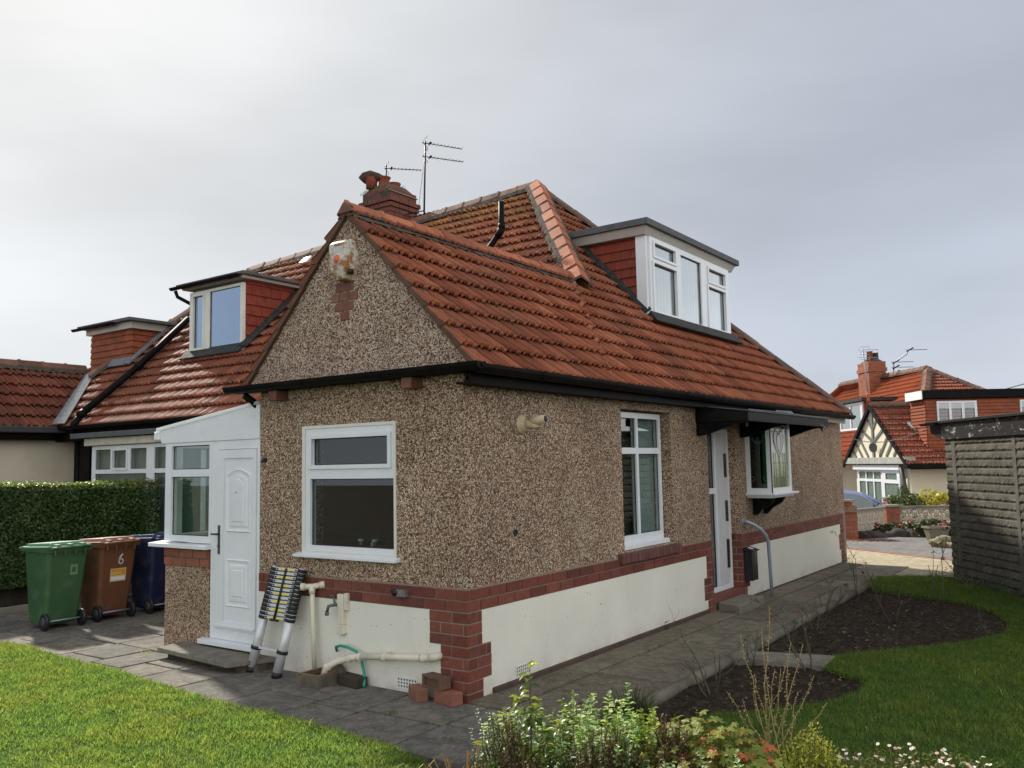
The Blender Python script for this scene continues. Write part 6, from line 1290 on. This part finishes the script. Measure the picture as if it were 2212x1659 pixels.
def WT(u,z,n): p=Vector((.55,15.85,0))+RT*u-FW*n; return (p.x,p.y,z)
mb.hexa([WT(-.15,-.02,.12),WT(.17,-.02,.12),WT(.17,-.02,-.12),WT(-.15,-.02,-.12)],[WT(-.22,.26,.16),WT(.24,.26,.16),WT(.24,.26,-.16),WT(-.22,.26,-.16)]); obj('bowl',mb,sm_,T_,bev=.02); mb=MB(); holed(mb,lambda u,n,z:WT(u,z,n),-.24,.26,-.18,.18,[(-.19,.21,-.13,.13)],.26,.30); obj('rim',mb,sm_,T_,bev=.01)
rk=plain('pale_boulder',(.24,.21,.14),.95,.2,.3,6,(.08,.07,.05),5,.8,.8,20)
tag(obj('boulder',MB().blob((.98,14.25,.07),(.25,.18,.15),3,.2,3,rot=.5),rk),'pale pitted boulder in front of the stone trough','rock'); tag(obj('boulder',MB().blob((1.22,14.12,.05),(.16,.13,.10),3,.18,8),rk),'smaller pale stone right of the pitted boulder','rock')
# parked car
CR=thing('parked_car','blue-lavender hatchback parked across the road, nose to the right','car',W(9.55,25.9,-.62))
paint=plain('lavender_blue_paint',(.27,.33,.62),.25,.6,.03,2); cg=glassmat('car_glass',(.35,.45,.42),1.6)
PR=[(-2.05,.25),(-2.1,.62),(-2.02,.95),(-1.75,1.05),(-1.45,1.42),(-1.0,1.53),(-.2,1.55),(.35,1.47),(.85,1.20),(1.25,.98),(1.75,.86),(2.02,.70),(2.10,.45),(2.05,.25)]
def CB(x,z,n): return W(9.6+x,25.0-n,-.62+z)
def carshape(prof,half): # rounded cross-section: roof narrower than the sills
    secs=[]
    for sgn in (0,1):
        pass
    return None
mb=MB(); nP=len(PR); rings=[]
for off,sc,dz in ((.0,.93,0),(.06,1.0,0),(.42,1.0,.01),(.84,1.0,.02),(1.26,1.0,.01),(1.62,1.0,0),(1.68,.93,0)):
    ring=[]
    for (x,z) in PR:
        tuck=.0 if z<.95 else (z-.95)*.33; o=off if off>.84 else off
        n_=-off; n2=-(off+(tuck if off<.84 else -tuck if off>.84 else 0))
        ring.append(CB(x*(sc if z<1.0 else .985 if sc<1 else 1),z*(1 if z>.3 else 1)+dz*(z>.6),n2))
    rings.append(ring)
vs=[p for r_ in rings for p in r_]; fs=[(i*nP+j,i*nP+(j+1)%nP,(i+1)*nP+(j+1)%nP,(i+1)*nP+j) for i in range(6) for j in range(nP)]+[tuple(range(nP-1,-1,-1)),tuple(range(6*nP,7*nP))]
mb.add(vs,fs,.5,True); obj('body',mb,paint,CR,bev=.02)
def sidepoly(pts,n,d,name,mat,par=CR):
    mb=MB(); mb.prism([CB(x,z,n-(max(0,z-.95)*.33)) for x,z in pts],tuple(FW*d)); return obj(name,mb,mat,par)
sidepoly([(-1.35,1.0),(-1.15,1.38),(-.75,1.46),(-.45,1.47),(-.45,1.0)],.012,.03,'side_window',cg); sidepoly([(-.38,1.0),(-.38,1.47),(.25,1.42),(.62,1.22),(.62,1.0)],.012,.03,'side_window',cg); sidepoly([(.66,1.0),(.66,1.19),(1.0,1.03),(1.0,.99)],.012,.03,'quarter_window',cg)
mb=MB(); mb.hexa([CB(1.18,1.03,-.22),CB(1.18,1.03,-1.48),CB(.42,1.45,-1.40),CB(.42,1.45,-.30)],[CB(1.21,1.045,-.22),CB(1.21,1.045,-1.48),CB(.45,1.465,-1.40),CB(.45,1.465,-.30)]); obj('windscreen',mb,cg,CR)
obj('door_mirror',MB().blob(CB(.72,1.03,.10),(.10,.07,.07),2,.02),paint,CR)
for x in (-1.3,1.3):
    w_=obj('wheel',MB().lathe(CB(x,.30,.01),[(.30,0),(.31,-.1),(.30,-.2)] if False else [(.26,.0),(.31,-.03),(.31,-.17),(.26,-.2)],24,tuple(-FW)),M['blackrub'],CR); obj('rim',MB().lathe(CB(x,.30,.015),[(.20,0),(.18,.012),(.05,.02)],18,tuple(-FW)),M['metal'],w_)
mb=MB(); mb.fbox(CB,1.72,2.0,.66,.78,-.05,.015); obj('headlight',mb,M['glass_mirror'],CR)
# another gable beyond our house, seen in the gap
# ================= GARDEN PLANTS =================
def leaf(mb,b,d,n,l,w_,r,fold=.25,curl=.2,shape='oval'):
    b,d=Vector(b),Vector(d).normalized(); n=Vector(n); n=(n-d*n.dot(d)); n=n.normalized() if n.length>1e-4 else d.orthogonal().normalized(); s_=d.cross(n)
    m1=b+d*l*.35+n*l*.04; m2=b+d*l*.72-n*l*curl*.25; t=b+d*l-n*l*curl
    if shape=='oval': L1,L2,R1,R2=m1+s_*w_*.5+n*w_*fold,m2+s_*w_*.38+n*w_*fold,m1-s_*w_*.5+n*w_*fold,m2-s_*w_*.38+n*w_*fold
    else: L1,L2,R1,R2=m1+s_*w_*.2,m2+s_*w_*.15,m1-s_*w_*.2,m2-s_*w_*.15
    mb.add([b,L1,L2,t,R2,R1,m1,m2],[(0,6,1),(6,7,2,1),(7,3,2),(0,5,6),(6,5,4,7),(7,4,3)],r,True)
def lobed(mb,c,n,s_,r,rot,k=5): # palmate geranium leaf
    c,n=Vector(c),Vector(n).normalized(); a=n.orthogonal().normalized(); b=n.cross(a); pts=[]
    m_=k*4
    for i in range(m_):
        q=rot+2*math.pi*i/m_*.92; rr=s_*(1.0 if i%4==0 else .82 if i%4 in (1,3) else .48); pts.append(c+(a*math.cos(q)+b*math.sin(q))*rr-n*s_*.12*(i%4==0)+n*s_*.06*(i%4==2))
    mb.add([c+n*s_*.05]+pts,[(0,1+i,1+(i+1)%m_) for i in range(m_)],r)
def stemline(p,h,lean,rs,k=5,wob=.02):
    pts=[Vector(p)]; 
    for i in range(1,k+1): t=i/k; pts.append(Vector(p)+Vector((lean[0]*t**1.3+rs.uniform(-wob,wob)*t,lean[1]*t**1.3+rs.uniform(-wob,wob)*t,h*t)))
    return pts
def rs_dir(rs,up=.3): a=rs.uniform(0,6.28); return Vector((math.cos(a),math.sin(a),up+rs.uniform(-.3,.3)))
gstem=plain('green_stem',(.10,.13,.04),.6,.3,.2,20)
lf1=leafmat('glossy_leaf',(.05,.10,.02),(.12,.20,.03),(.42,.42,.05),.45,.35,.5)
# 1 tall broad-leaved sapling
t=thing('leafy_sapling','tall thin sapling with broad glossy green leaves, in front of the brick corner','plant',(1.96,-1.99,0)); rs=random.Random(2); mb=MB(); ml=MB()
P=stemline((1.96,-1.99,-.02),.93,(.02,-.02),rs,7,.01); mb.tube(P,[.009,.008,.007,.006,.005,.004,.003,.002],6)
br=[(3,Vector((-.20,-.09,.16))),(4,Vector((-.16,.02,.14))),(4,Vector((.13,.05,.15))),(5,Vector((-.10,.05,.10))),(5,Vector((.07,-.05,.10))),(2,Vector((-.17,-.10,.12))),(2,Vector((.15,.05,.16)))]
paths=[P[3:]]
for i,v in br: q=[P[i],P[i]+v*.5+Vector((0,0,-.01)),P[i]+v]; mb.tube(q,[.004,.003,.0015],5); paths.append(q)
for q in paths:
    for a,b in zip(q[:-1],q[1:]):
        for _ in range(5): p=a.lerp(b,rs.random()); d=rs_dir(rs,.0); leaf(ml,p,d,(0,0,1),rs.uniform(.045,.08),rs.uniform(.028,.044),rs.random()**1.2,curl=rs.uniform(.2,.6))
    for _ in range(3): leaf(ml,q[-1],rs_dir(rs,.6),(0,0,1),rs.uniform(.04,.07),.03,rs.uniform(.4,1),curl=.3)
obj('stem',mb,M['rosewood'],t); obj('leaves',ml,lf1,t)
# 2 variegated shrub, many slender shoots
vg=leafmat('variegated_leaf',(.10,.19,.06),(.27,.38,.17),(.68,.70,.48),.5,.5,.4)
FQ=.86
def NB_(x,y): return (4.317+(x-4.317)*FQ,-5.372+(y+5.372)*FQ)
def NH_(h): return 1.84+(h-1.84)*FQ
def shoots(name,label,c,sp_x,n,hr,seed,mat,ls,stemmat,lean=.08,dens=16,group=None,cat='plant'):
    c=NB_(*c); hr=(NH_(hr[0]),NH_(hr[1])); ls=(ls[0]*1.05,ls[1]*1.1)
    rs=random.Random(seed); t=thing(name,label,cat,(c[0],c[1],0),0,group); mb=MB(); ml=MB()
    for _ in range(n):
        a,r=rs.uniform(0,6.28),rs.random()**.5; p=(c[0]+math.cos(a)*r*sp_x[0],c[1]+math.sin(a)*r*sp_x[1],-.02); h=rs.uniform(*hr); P=stemline(p,h,(rs.uniform(-lean,lean),rs.uniform(-lean,lean)),rs,6,.015); mb.tube(P,[.004,.0038,.0034,.003,.0025,.002,.0012],5)
        m_=int(dens*h/.42)
        for k in range(m_):
            q=.18+.82*(k/m_); i=min(5,int(q*6)); p_=P[i].lerp(P[i+1],q*6-i); s_=rs.uniform(*ls)*(1.15-.5*q)
            for _2 in range(2): leaf(ml,p_,rs_dir(rs,.35),(0,0,1),s_,s_*.62,rs.random(),curl=rs.uniform(-.1,.3))
    obj('stems',mb,stemmat,t); obj('leaves',ml,mat,t); return t
shoots('variegated_shrub','cream-edged green leafy shrub with upright shoots, between the sapling and the red geranium',(1.88,-1.22),(.22,.18),40,(.36,.68),3,vg,(.028,.050),gstem,dens=27)
shoots('variegated_shrub','small shrub of tiny white-edged leaves, left of the tall sapling',(1.38,-1.42),(.12,.10),11,(.34,.56),5,leafmat('white_edged_leaf',(.12,.18,.09),(.45,.47,.38),(.62,.62,.55),.3),(.014,.024),gstem,dens=22)
shoots('leafy_plant','soft light green leafy plant just left of the red geranium mound',(2.08,-.95),(.16,.12),15,(.34,.56),6,leafmat('soft_green_leaf',(.08,.13,.02),(.18,.25,.04),(.32,.36,.08),.5),(.026,.045),gstem,dens=20)
shoots('leafy_plant','blue-green leafy plant low in the middle of the front bed',(2.30,-1.35),(.12,.10),10,(.30,.42),7,vg,(.022,.036),gstem,dens=22)
# 3 dark heather mounds with brown tips and white flowers
hm=leafmat('heather_sprig',(.035,.055,.012),(.10,.14,.025),(.16,.065,.035),.25,.6)
def heather(label,c,sz,n,seed,nf):
    c=NB_(*c); sz=(sz[0],sz[1],NH_(sz[2])); n=int(n*1.2)
    rs=random.Random(seed); t=thing('heather',label,'plant',(c[0],c[1],0),0,'heather mounds in the front bed'); ml=MB(); ms=MB()
    for _ in range(n):
        a,r=rs.uniform(0,6.28),rs.random()**.5; x,y=c[0]+math.cos(a)*r*sz[0],c[1]+math.sin(a)*r*sz[1]; top=sz[2]*(1-.45*r*r)*rs.uniform(.72,1.08)*(1+.15*math.sin(x*17+seed)*math.cos(y*15)); b=Vector((x,y,max(.02,top-.14))); d=Vector((rs.uniform(-.3,.3)+math.cos(a)*r*.4,rs.uniform(-.3,.3)+math.sin(a)*r*.4,1)).normalized(); L_=rs.uniform(.07,.14)
        ms.tube([b,b+d*L_],[.002,.001],3,False); pr=.5+.5*math.sin(x*13+y*9+seed); base_r=.12 if pr<.62 else .75
        for k in range(9):
            p=b+d*L_*(.2+.8*k/9); leaf(ml,p,(d*.8+rs_dir(rs,0)).normalized(),d,.017,.007,min(1,max(0,base_r+rs.uniform(-.12,.3))),fold=.1,curl=0)
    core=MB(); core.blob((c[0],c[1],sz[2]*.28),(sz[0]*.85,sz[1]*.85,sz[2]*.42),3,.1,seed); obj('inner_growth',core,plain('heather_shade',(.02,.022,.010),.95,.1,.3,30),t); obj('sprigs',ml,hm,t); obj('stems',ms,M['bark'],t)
    fl=MB(); 
    for _ in range(nf):
        a,r=rs.uniform(0,6.28),rs.random()**.5; x,y=c[0]+math.cos(a)*r*sz[0]*.9,c[1]+math.sin(a)*r*sz[1]*.9; z=sz[2]*(1-.45*r*r)*1.03
        f_=MB()
        for k in range(5): q=k*1.257; leaf(f_,(x,y,z),(math.cos(q),math.sin(q),.5),(0,0,1),.014,.010,.5,curl=.1)
        obj('flower',f_,whf,t)
    return t
heather('dark green heather mound at the left front, under the sapling',(1.58,-1.58),(.28,.22,.46),900,1,6)
heather('brown-tipped heather mound in the middle, in front of the variegated shoots',(2.02,-1.42),(.28,.22,.47),900,2,8)
heather('reddish brown heather mound touching the geranium',(2.26,-1.18),(.18,.16,.50),520,3,5)
# 4 geranium mound with red and green lobed leaves
gm2=leafmat('geranium_leaf',(.11,.19,.03),(.30,.32,.06),(.62,.13,.05),.4,.5)
t=thing('geranium','rounded mound of green and red lobed geranium leaves','plant',(2.66,-1.66,0)); ml=MB(); ms=MB(); rs=random.Random(11)
for _ in range(900):
    a,r=rs.uniform(0,6.28),rs.random()**.5; x,y=2.67+math.cos(a)*r*.46,-1.62+math.sin(a)*r*.33; z=.70*(1-.42*r*r)*rs.uniform(.70,1.02); nn=Vector((math.cos(a)*r*.8+rs.uniform(-.35,.35),math.sin(a)*r*.8+rs.uniform(-.35,.35)-.15,1)); c_r=min(1,rs.random()*.62+(.42 if rs.random()<.24+.25*max(0,-(x-2.60)*3) else 0))
    lobed(ml,(x,y,z),nn,rs.uniform(.020,.036),c_r,rs.uniform(0,6)); ms.tube([(x*.5+2.66*.5,y*.5-1.66*.5,.02),(x,y,z)],.0012,3,False)
obj('leaves',ml,gm2,t); obj('stems',ms,gstem,t)
# 5 yellow bush
ym=leafmat('yellow_tip',(.20,.26,.03),(.48,.48,.06),(.70,.62,.12),.45,.6)
t=thing('yellow_bush','fine yellow-green bush right of the geranium mound','plant',(2.98,-1.46,0)); ml=MB(); ms=MB(); rs=random.Random(12)
for _ in range(620):
    a,r=rs.uniform(0,6.28),rs.random()**.5; x,y=3.07+math.cos(a)*r*.20,-1.46+math.sin(a)*r*.16; h=.665*(1-.28*r*r)*rs.uniform(.75,1.05)+.03*math.sin(x*31); b=Vector((3.07+(x-3.07)*.3,-1.46+(y+1.46)*.3,0)); e_=Vector((x,y,h)); ms.tube([b,b.lerp(e_,.6)+Vector((0,0,.04)),e_],.0012,3,False)
    for k in range(14): q=.55+.45*k/14; leaf(ml,b.lerp(e_,q)+Vector((rs.uniform(-.012,.012),rs.uniform(-.012,.012),.02*(1-q))),rs_dir(rs,.8),(0,0,1),.016,.009,min(1,q*q*rs.uniform(.5,1.1)),fold=.1,curl=0)
obj('sprigs',ml,ym,t); obj('stems',ms,gstem,t)
# 6 daisies
t=thing('daisy_clump','spreading clump of small white and pinkish daisies at the lawn edge','flowers',(3.38,-1.16,0)); rs=random.Random(13); ml=MB(); ms=MB(); yc=plain('daisy_centre',(.6,.42,.05),.7,.2,.1)
pk_=plain('pink_petals',(.62,.38,.38),.7,.2,.1)
for k in range(96):
    a,r=rs.uniform(0,6.28),rs.random()**.5; x,y=3.38+math.cos(a)*r*.36+0,-1.16+math.sin(a)*r*.18+math.cos(a)*r*.18; h=rs.uniform(.48,.60)*(1-.15*r); P=stemline((x,y,0),h,(rs.uniform(-.04,.04),rs.uniform(-.04,.04)),rs,3,.01); ms.tube(P,.0013,4,False)
    f_=MB(); tip=P[-1]; nn=Vector((rs.uniform(-.5,.5),rs.uniform(-.7,.3),1)).normalized(); a1=nn.orthogonal().normalized(); b1=nn.cross(a1)
    for i in range(9): q=i*.698; leaf(f_,tip,a1*math.cos(q)+b1*math.sin(q)+nn*.15,nn,.0095,.005,.5,fold=0,curl=.1)
    fo=obj('flower',f_,pk_ if rs.random()<.25 else whf,t); obj('flower_centre',MB().lathe(tip+nn*.001,[(.0032,0),(.002,.002)],6,tuple(nn)),yc,fo)
for _ in range(1900): a,r=rs.uniform(0,6.28),rs.random()**.5; x,y=3.38+math.cos(a)*r*.38,-1.16+math.sin(a)*r*.20+math.cos(a)*r*.18; z=rs.uniform(.22,.52); leaf(ml,(x,y,z),rs_dir(rs,.7),(0,0,1),rs.uniform(.015,.03),.006,rs.random(),curl=.1)
obj('leaves',ml,leafmat('daisy_leaf',(.05,.08,.02),(.14,.15,.04),(.32,.25,.12),.4),t); obj('stems',ms,leafmat('daisy_stem',(.25,.22,.10),(.12,.14,.04),trans=.1),t)
# 7 tall dried flower stalks
straw=plain('dried_stalk',(.36,.29,.12),.8,.2,.25,12); podm=plain('seed_pod',(.44,.32,.17),.9,.1,.3,40)
t=thing('dried_flower_stalks','tall straw-coloured dried flower stalks hung with small seed pods','plant',(2.55,-.50,0)); rs=random.Random(21)
tops=[((2.53,-.38,1.0)),(2.50,-.44,.88),(2.38,-.46,.84),(2.67,-.25,.78),(2.60,-.30,.72),(2.44,-.42,.62),(2.71,-.20,.60),(2.30,-.50,.52),(2.63,-.34,.80),(2.56,-.42,.66),(2.40,-.52,.50),(2.78,-.22,.46),(2.68,-.40,.55)]
for i,(x,y,z) in enumerate(tops):
    bx,by=2.53+rs.uniform(-.12,.14),-.42+rs.uniform(-.10,.10); mb=MB(); k=7; P=[Vector((bx,by,-.02)).lerp(Vector((x,y,z)),j/k)+Vector((rs.uniform(-.014,.014),rs.uniform(-.014,.014),0))*(0<j<k) for j in range(k+1)]; mb.tube(P,[.0042-.0004*j for j in range(k+1)],5)
    if i%3==0: b0=P[3]; mb.tube([b0,b0+Vector((rs.choice((-.07,.07)),.02,.10)),b0+Vector((rs.choice((-.09,.09)),.02,.24))],[.002,.0018,.001],4)
    s_=obj('stalk',mb,straw,t); pm_=MB()
    for q in range(26 if z>.5 else 12):
        u=.45+.55*q/26 if z>.5 else .5+.5*q/12; j=min(k-1,int(u*k)); p=P[j].lerp(P[j+1],u*k-j)+Vector((rs.uniform(-.010,.010),rs.uniform(-.010,.010),0)); rr=rs.uniform(.004,.0075)*(1.15-.3*u); leaf(pm_,p,rs_dir(rs,-.2),(0,0,1),rr*2.2,rr*1.6,rs.random(),curl=.2); leaf(pm_,p,rs_dir(rs,-.2),(0,0,1),rr*2.0,rr*1.6,rs.random(),curl=.2)
    obj('seed_pods',pm_,podm,s_)
# 8 orange grass tuft and dark tufts
def tuft(name,label,c,n,h,sp_,mat,seed,wd=.004,droop=.7,cat='grass tuft'):
    rs=random.Random(seed); mb=MB()
    for _ in range(n):
        a=rs.uniform(0,6.28); r=rs.random()*sp_; b=Vector((c[0]+math.cos(a)*r,c[1]+math.sin(a)*r,.0)); l=h*rs.uniform(.5,1.1); o_=Vector((math.cos(a),math.sin(a),0))*l*droop*rs.uniform(.2,1); s_=Vector((-math.sin(a),math.cos(a),0))*wd
        m1=b+o_*.35+Vector((0,0,l*.62)); m2=b+o_*.75+Vector((0,0,l*.85)); e_=b+o_*1.2+Vector((0,0,l*.75)); mb.add([b-s_,b+s_,m1+s_*.9,m1-s_*.9,m2+s_*.6,m2-s_*.6,e_],[(0,1,2,3),(3,2,4,5),(5,4,6)],rs.random())
    return tag(obj(name,mb,mat),label,cat)
tuft('grass_tuft','orange and yellow grass tuft at the left end of the front bed',(1.58,-2.02),120,.50,.08,leafmat('orange_grass',(.30,.10,.05),(.36,.22,.07),(.26,.28,.07),.3),1)
tuft('grass_tuft','dark wiry grass clump beside the concrete edging end',(1.22,.32),420,.20,.20,leafmat('dark_grass',(.02,.035,.012),(.05,.07,.025),(.14,.14,.06),.3),2,.003,.9)
tuft('grass_tuft','thin pale green grass blades rising between the yellow bush and the daisies',(3.10,-1.22),46,.52,.10,leafmat('pale_grass',(.14,.18,.04),(.24,.26,.08),(.34,.30,.12),.4),3,.003,.4)
# 9 bare rose bushes
rl=leafmat('rose_leaf',(.03,.07,.035),(.06,.12,.06),(.14,.17,.06),.3)
def rose(label,c,h,lean,nst,seed,leaves=0,spread=.5,mat='rosewood',hip=None,r0=.008):
    rs=random.Random(seed); t=thing('rose_bush',label,'rose bush',(c[0],c[1],0),0,'pruned rose bushes in the soil beds'); mb=MB(); ml=MB(); tips=[]
    def grow(p,d,l,r,dep):
        k=4; P=[p]; dd=Vector(d)
        for i in range(k): dd=(dd+Vector((rs.uniform(-.22,.22),rs.uniform(-.22,.22),rs.uniform(-.06,.16)))).normalized(); P.append(P[-1]+dd*l/k)
        mb.tube(P,[r*(1-.5*i/k) for i in range(k+1)],6); tips.append(P[-1])
        for i in range(1,k+1):
            if rs.random()<.35: q=P[i]; mb.tube([q,q+Vector((rs.uniform(-.012,.012),rs.uniform(-.012,.012),.008))],[.0018,.0004],3,False)
        if dep>0:
            for _ in range(rs.choice((1,2,2))): i=rs.randint(1,k); grow(P[i],(dd+Vector((rs.uniform(-.9,.9),rs.uniform(-.9,.9),rs.uniform(0,.5)))).normalized(),l*rs.uniform(.45,.75),r*.55,dep-1)
    for i in range(nst):
        a=i*6.28/nst+rs.uniform(-.5,.5); grow(Vector((c[0]+math.cos(a)*.02,c[1]+math.sin(a)*.02,-.02)),Vector((math.cos(a)*spread+lean[0],math.sin(a)*spread+lean[1],1)).normalized(),h*rs.uniform(.7,1.05),r0,2)
    obj('branches',mb,M[mat],t)
    if leaves:
        for _ in range(leaves): p=rs.choice(tips); 
        for _ in range(leaves):
            p=rs.choice(tips)
            for k in range(5): leaf(ml,p+Vector((rs.uniform(-.02,.02),rs.uniform(-.02,.02),rs.uniform(-.03,.01))),rs_dir(rs,-.1),(0,0,1),rs.uniform(.025,.042),rs.uniform(.016,.026),rs.random(),curl=rs.uniform(.1,.5))
        obj('leaves',ml,rl,t)
    if hip: obj('rose_hip',MB().blob(tips[hip],(.016,.016,.018),1,.05),plain('dark_rose_head',(.10,.02,.025),.7,.2,.2),t)
    return t
rose('leafless rose bush nearest the camera, in the small front soil bed',(1.476,1.185),.44,(-.15,-.1),3,1,0,.6)
rose('thorny dark rose stems growing beside the stepping slab edge',(1.36,2.36),.34,(0,0),3,2,2,.35,r0=.006)
rose('tall rose bush with a few green leaves, behind the dried stalks',(1.84,2.44),.52,(-.15,.05),3,3,5,.35)
rose('rose bush at the far end of the edging with one long arching shoot',(1.184,6.828),.55,(.1,.1),3,4,7,.5,hip=3)
rose('rose bush with drooping grey-green leaves halfway along the edging',(1.148,5.433),.36,(.1,-.1),4,5,8,.5)
rose('pale cut-back rose stump in the centre of the larger soil bed',(1.96,5.086),.30,(-.1,0),2,6,0,.4,'bark',r0=.018)
rose('small forked rose stump behind the central one',(1.68,5.824),.24,(-.1,0),3,7,0,.5,'bark',r0=.010)
rose('slender rose bush with a dark red head, on the far lawn before the garage',(2.197,6.661),.55,(0,0),3,8,2,.22,hip=2)
rose('single pale leaning stem at the right of the larger soil bed',(2.775,5.344),.33,(0,0),1,9,1,.1,'bark',r0=.009)
rose('dark leafy rose against the garage wall',(2.33,7.98),.60,(.05,0),5,10,22,.45)
rose('low bare rose shoots among the soil near the left edging',(1.35,4.3),.26,(0,0),3,12,1,.6,r0=.006)
rose('tiny dried weed with a few leaves growing at the side wall foot',(.10,3.35),.20,(-.02,0),2,13,2,.3,r0=.003)
rose('straggly low plant at the right lawn edge under the garage',(3.0,7.1),.32,(0,0),4,14,8,.7,r0=.005)
rose('small green leafy weed at the right edge of the larger soil bed',(2.95,4.75),.14,(0,0),4,15,9,.9,r0=.003)
# ivy-like weeds at the foot of the garage
mb=MB(); rs=random.Random(31)
for _ in range(700):
    u=rs.uniform(0,3.6); p=Vector(GA(u,0,rs.uniform(.02,.30))); p.z=rs.uniform(.0,.10+.10*(math.sin(u*5)>.2)); leaf(mb,p,rs_dir(rs,.5),(0,0,1),rs.uniform(.02,.05),rs.uniform(.012,.03),rs.random(),curl=.3)
tag(obj('ground_cover',mb,rl),'dark low weeds along the foot of the garage wall','weeds',kind='stuff')
shoots('variegated_shrub','low bushy cream-edged shrub filling the bed right of the sapling stem',(1.72,-1.02),(.20,.14),26,(.26,.46),41,vg,(.026,.046),gstem,dens=30)
shoots('leafy_plant','bright lime green leafy plant behind the heather, left of the geranium',(2.02,-1.12),(.16,.12),20,(.40,.56),43,leafmat('lime_leaf',(.14,.22,.03),(.30,.38,.06),(.45,.48,.12),.5),(.024,.044),gstem,dens=26)
shoots('leafy_plant','grey-green leafy plant at the front edge between geranium and yellow bush',(2.66,-1.36),(.10,.08),12,(.38,.50),44,vg,(.022,.038),gstem,dens=24)
# fallen leaves and crumbs of turf along the bed edges
mb=MB(); rs=random.Random(77)
for _ in range(170):
    x,y=rs.uniform(1.25,3.05),rs.uniform(.3,7.2); leaf(mb,(x,y,.022),rs_dir(rs,0),(0,0,1),rs.uniform(.02,.045),rs.uniform(.012,.03),rs.random(),curl=rs.uniform(-.2,.3))
tag(obj('leaf_litter',mb,tilemat('dry_leaf',[(.10,.06,.03),(.20,.12,.06),(.32,.24,.10)])),'dry brown leaves scattered on the soil beds','leaves',kind='stuff')
def edge_tufts(poly,n,seed,label):
    rs=random.Random(seed); mb=MB(); L_=[(poly[i],poly[(i+1)%len(poly)]) for i in range(len(poly))]
    for a,b in L_:
        d=math.hypot(b[0]-a[0],b[1]-a[1])
        if d>3.2: continue
        for _ in range(int(n*d)):
            t=rs.random(); x=a[0]+(b[0]-a[0])*t+rs.gauss(0,.022); y=a[1]+(b[1]-a[1])*t+rs.gauss(0,.022); l=rs.uniform(.03,.075); q=rs.uniform(0,6.28); w_=.0035
            mb.add([(x-w_*math.cos(q),y-w_*math.sin(q),.0),(x+w_*math.cos(q),y+w_*math.sin(q),.0),(x+rs.uniform(-.7,.7)*l,y+rs.uniform(-.7,.7)*l,l)],[(0,1,2)],rs.random())
    tag(obj('edge_grass',mb,M['grass']),label,'grass',kind='stuff')
edge_tufts(LAWN_R,420,5,'ragged longer grass overhanging the edges of the soil beds'); edge_tufts(LAWN_L[:12],420,6,'ragged longer grass along the edge of the paved path')

shoots('variegated_shrub','upright cream-edged shoots at the left end of the front bed, beside the sapling',(1.46,-1.36),(.16,.12),24,(.34,.58),51,vg,(.026,.046),gstem,dens=26)
shoots('leafy_plant','yellow-green leafy shoots directly behind the tall sapling',(1.60,-1.18),(.14,.10),18,(.36,.60),52,lf1,(.03,.05),gstem,dens=20)
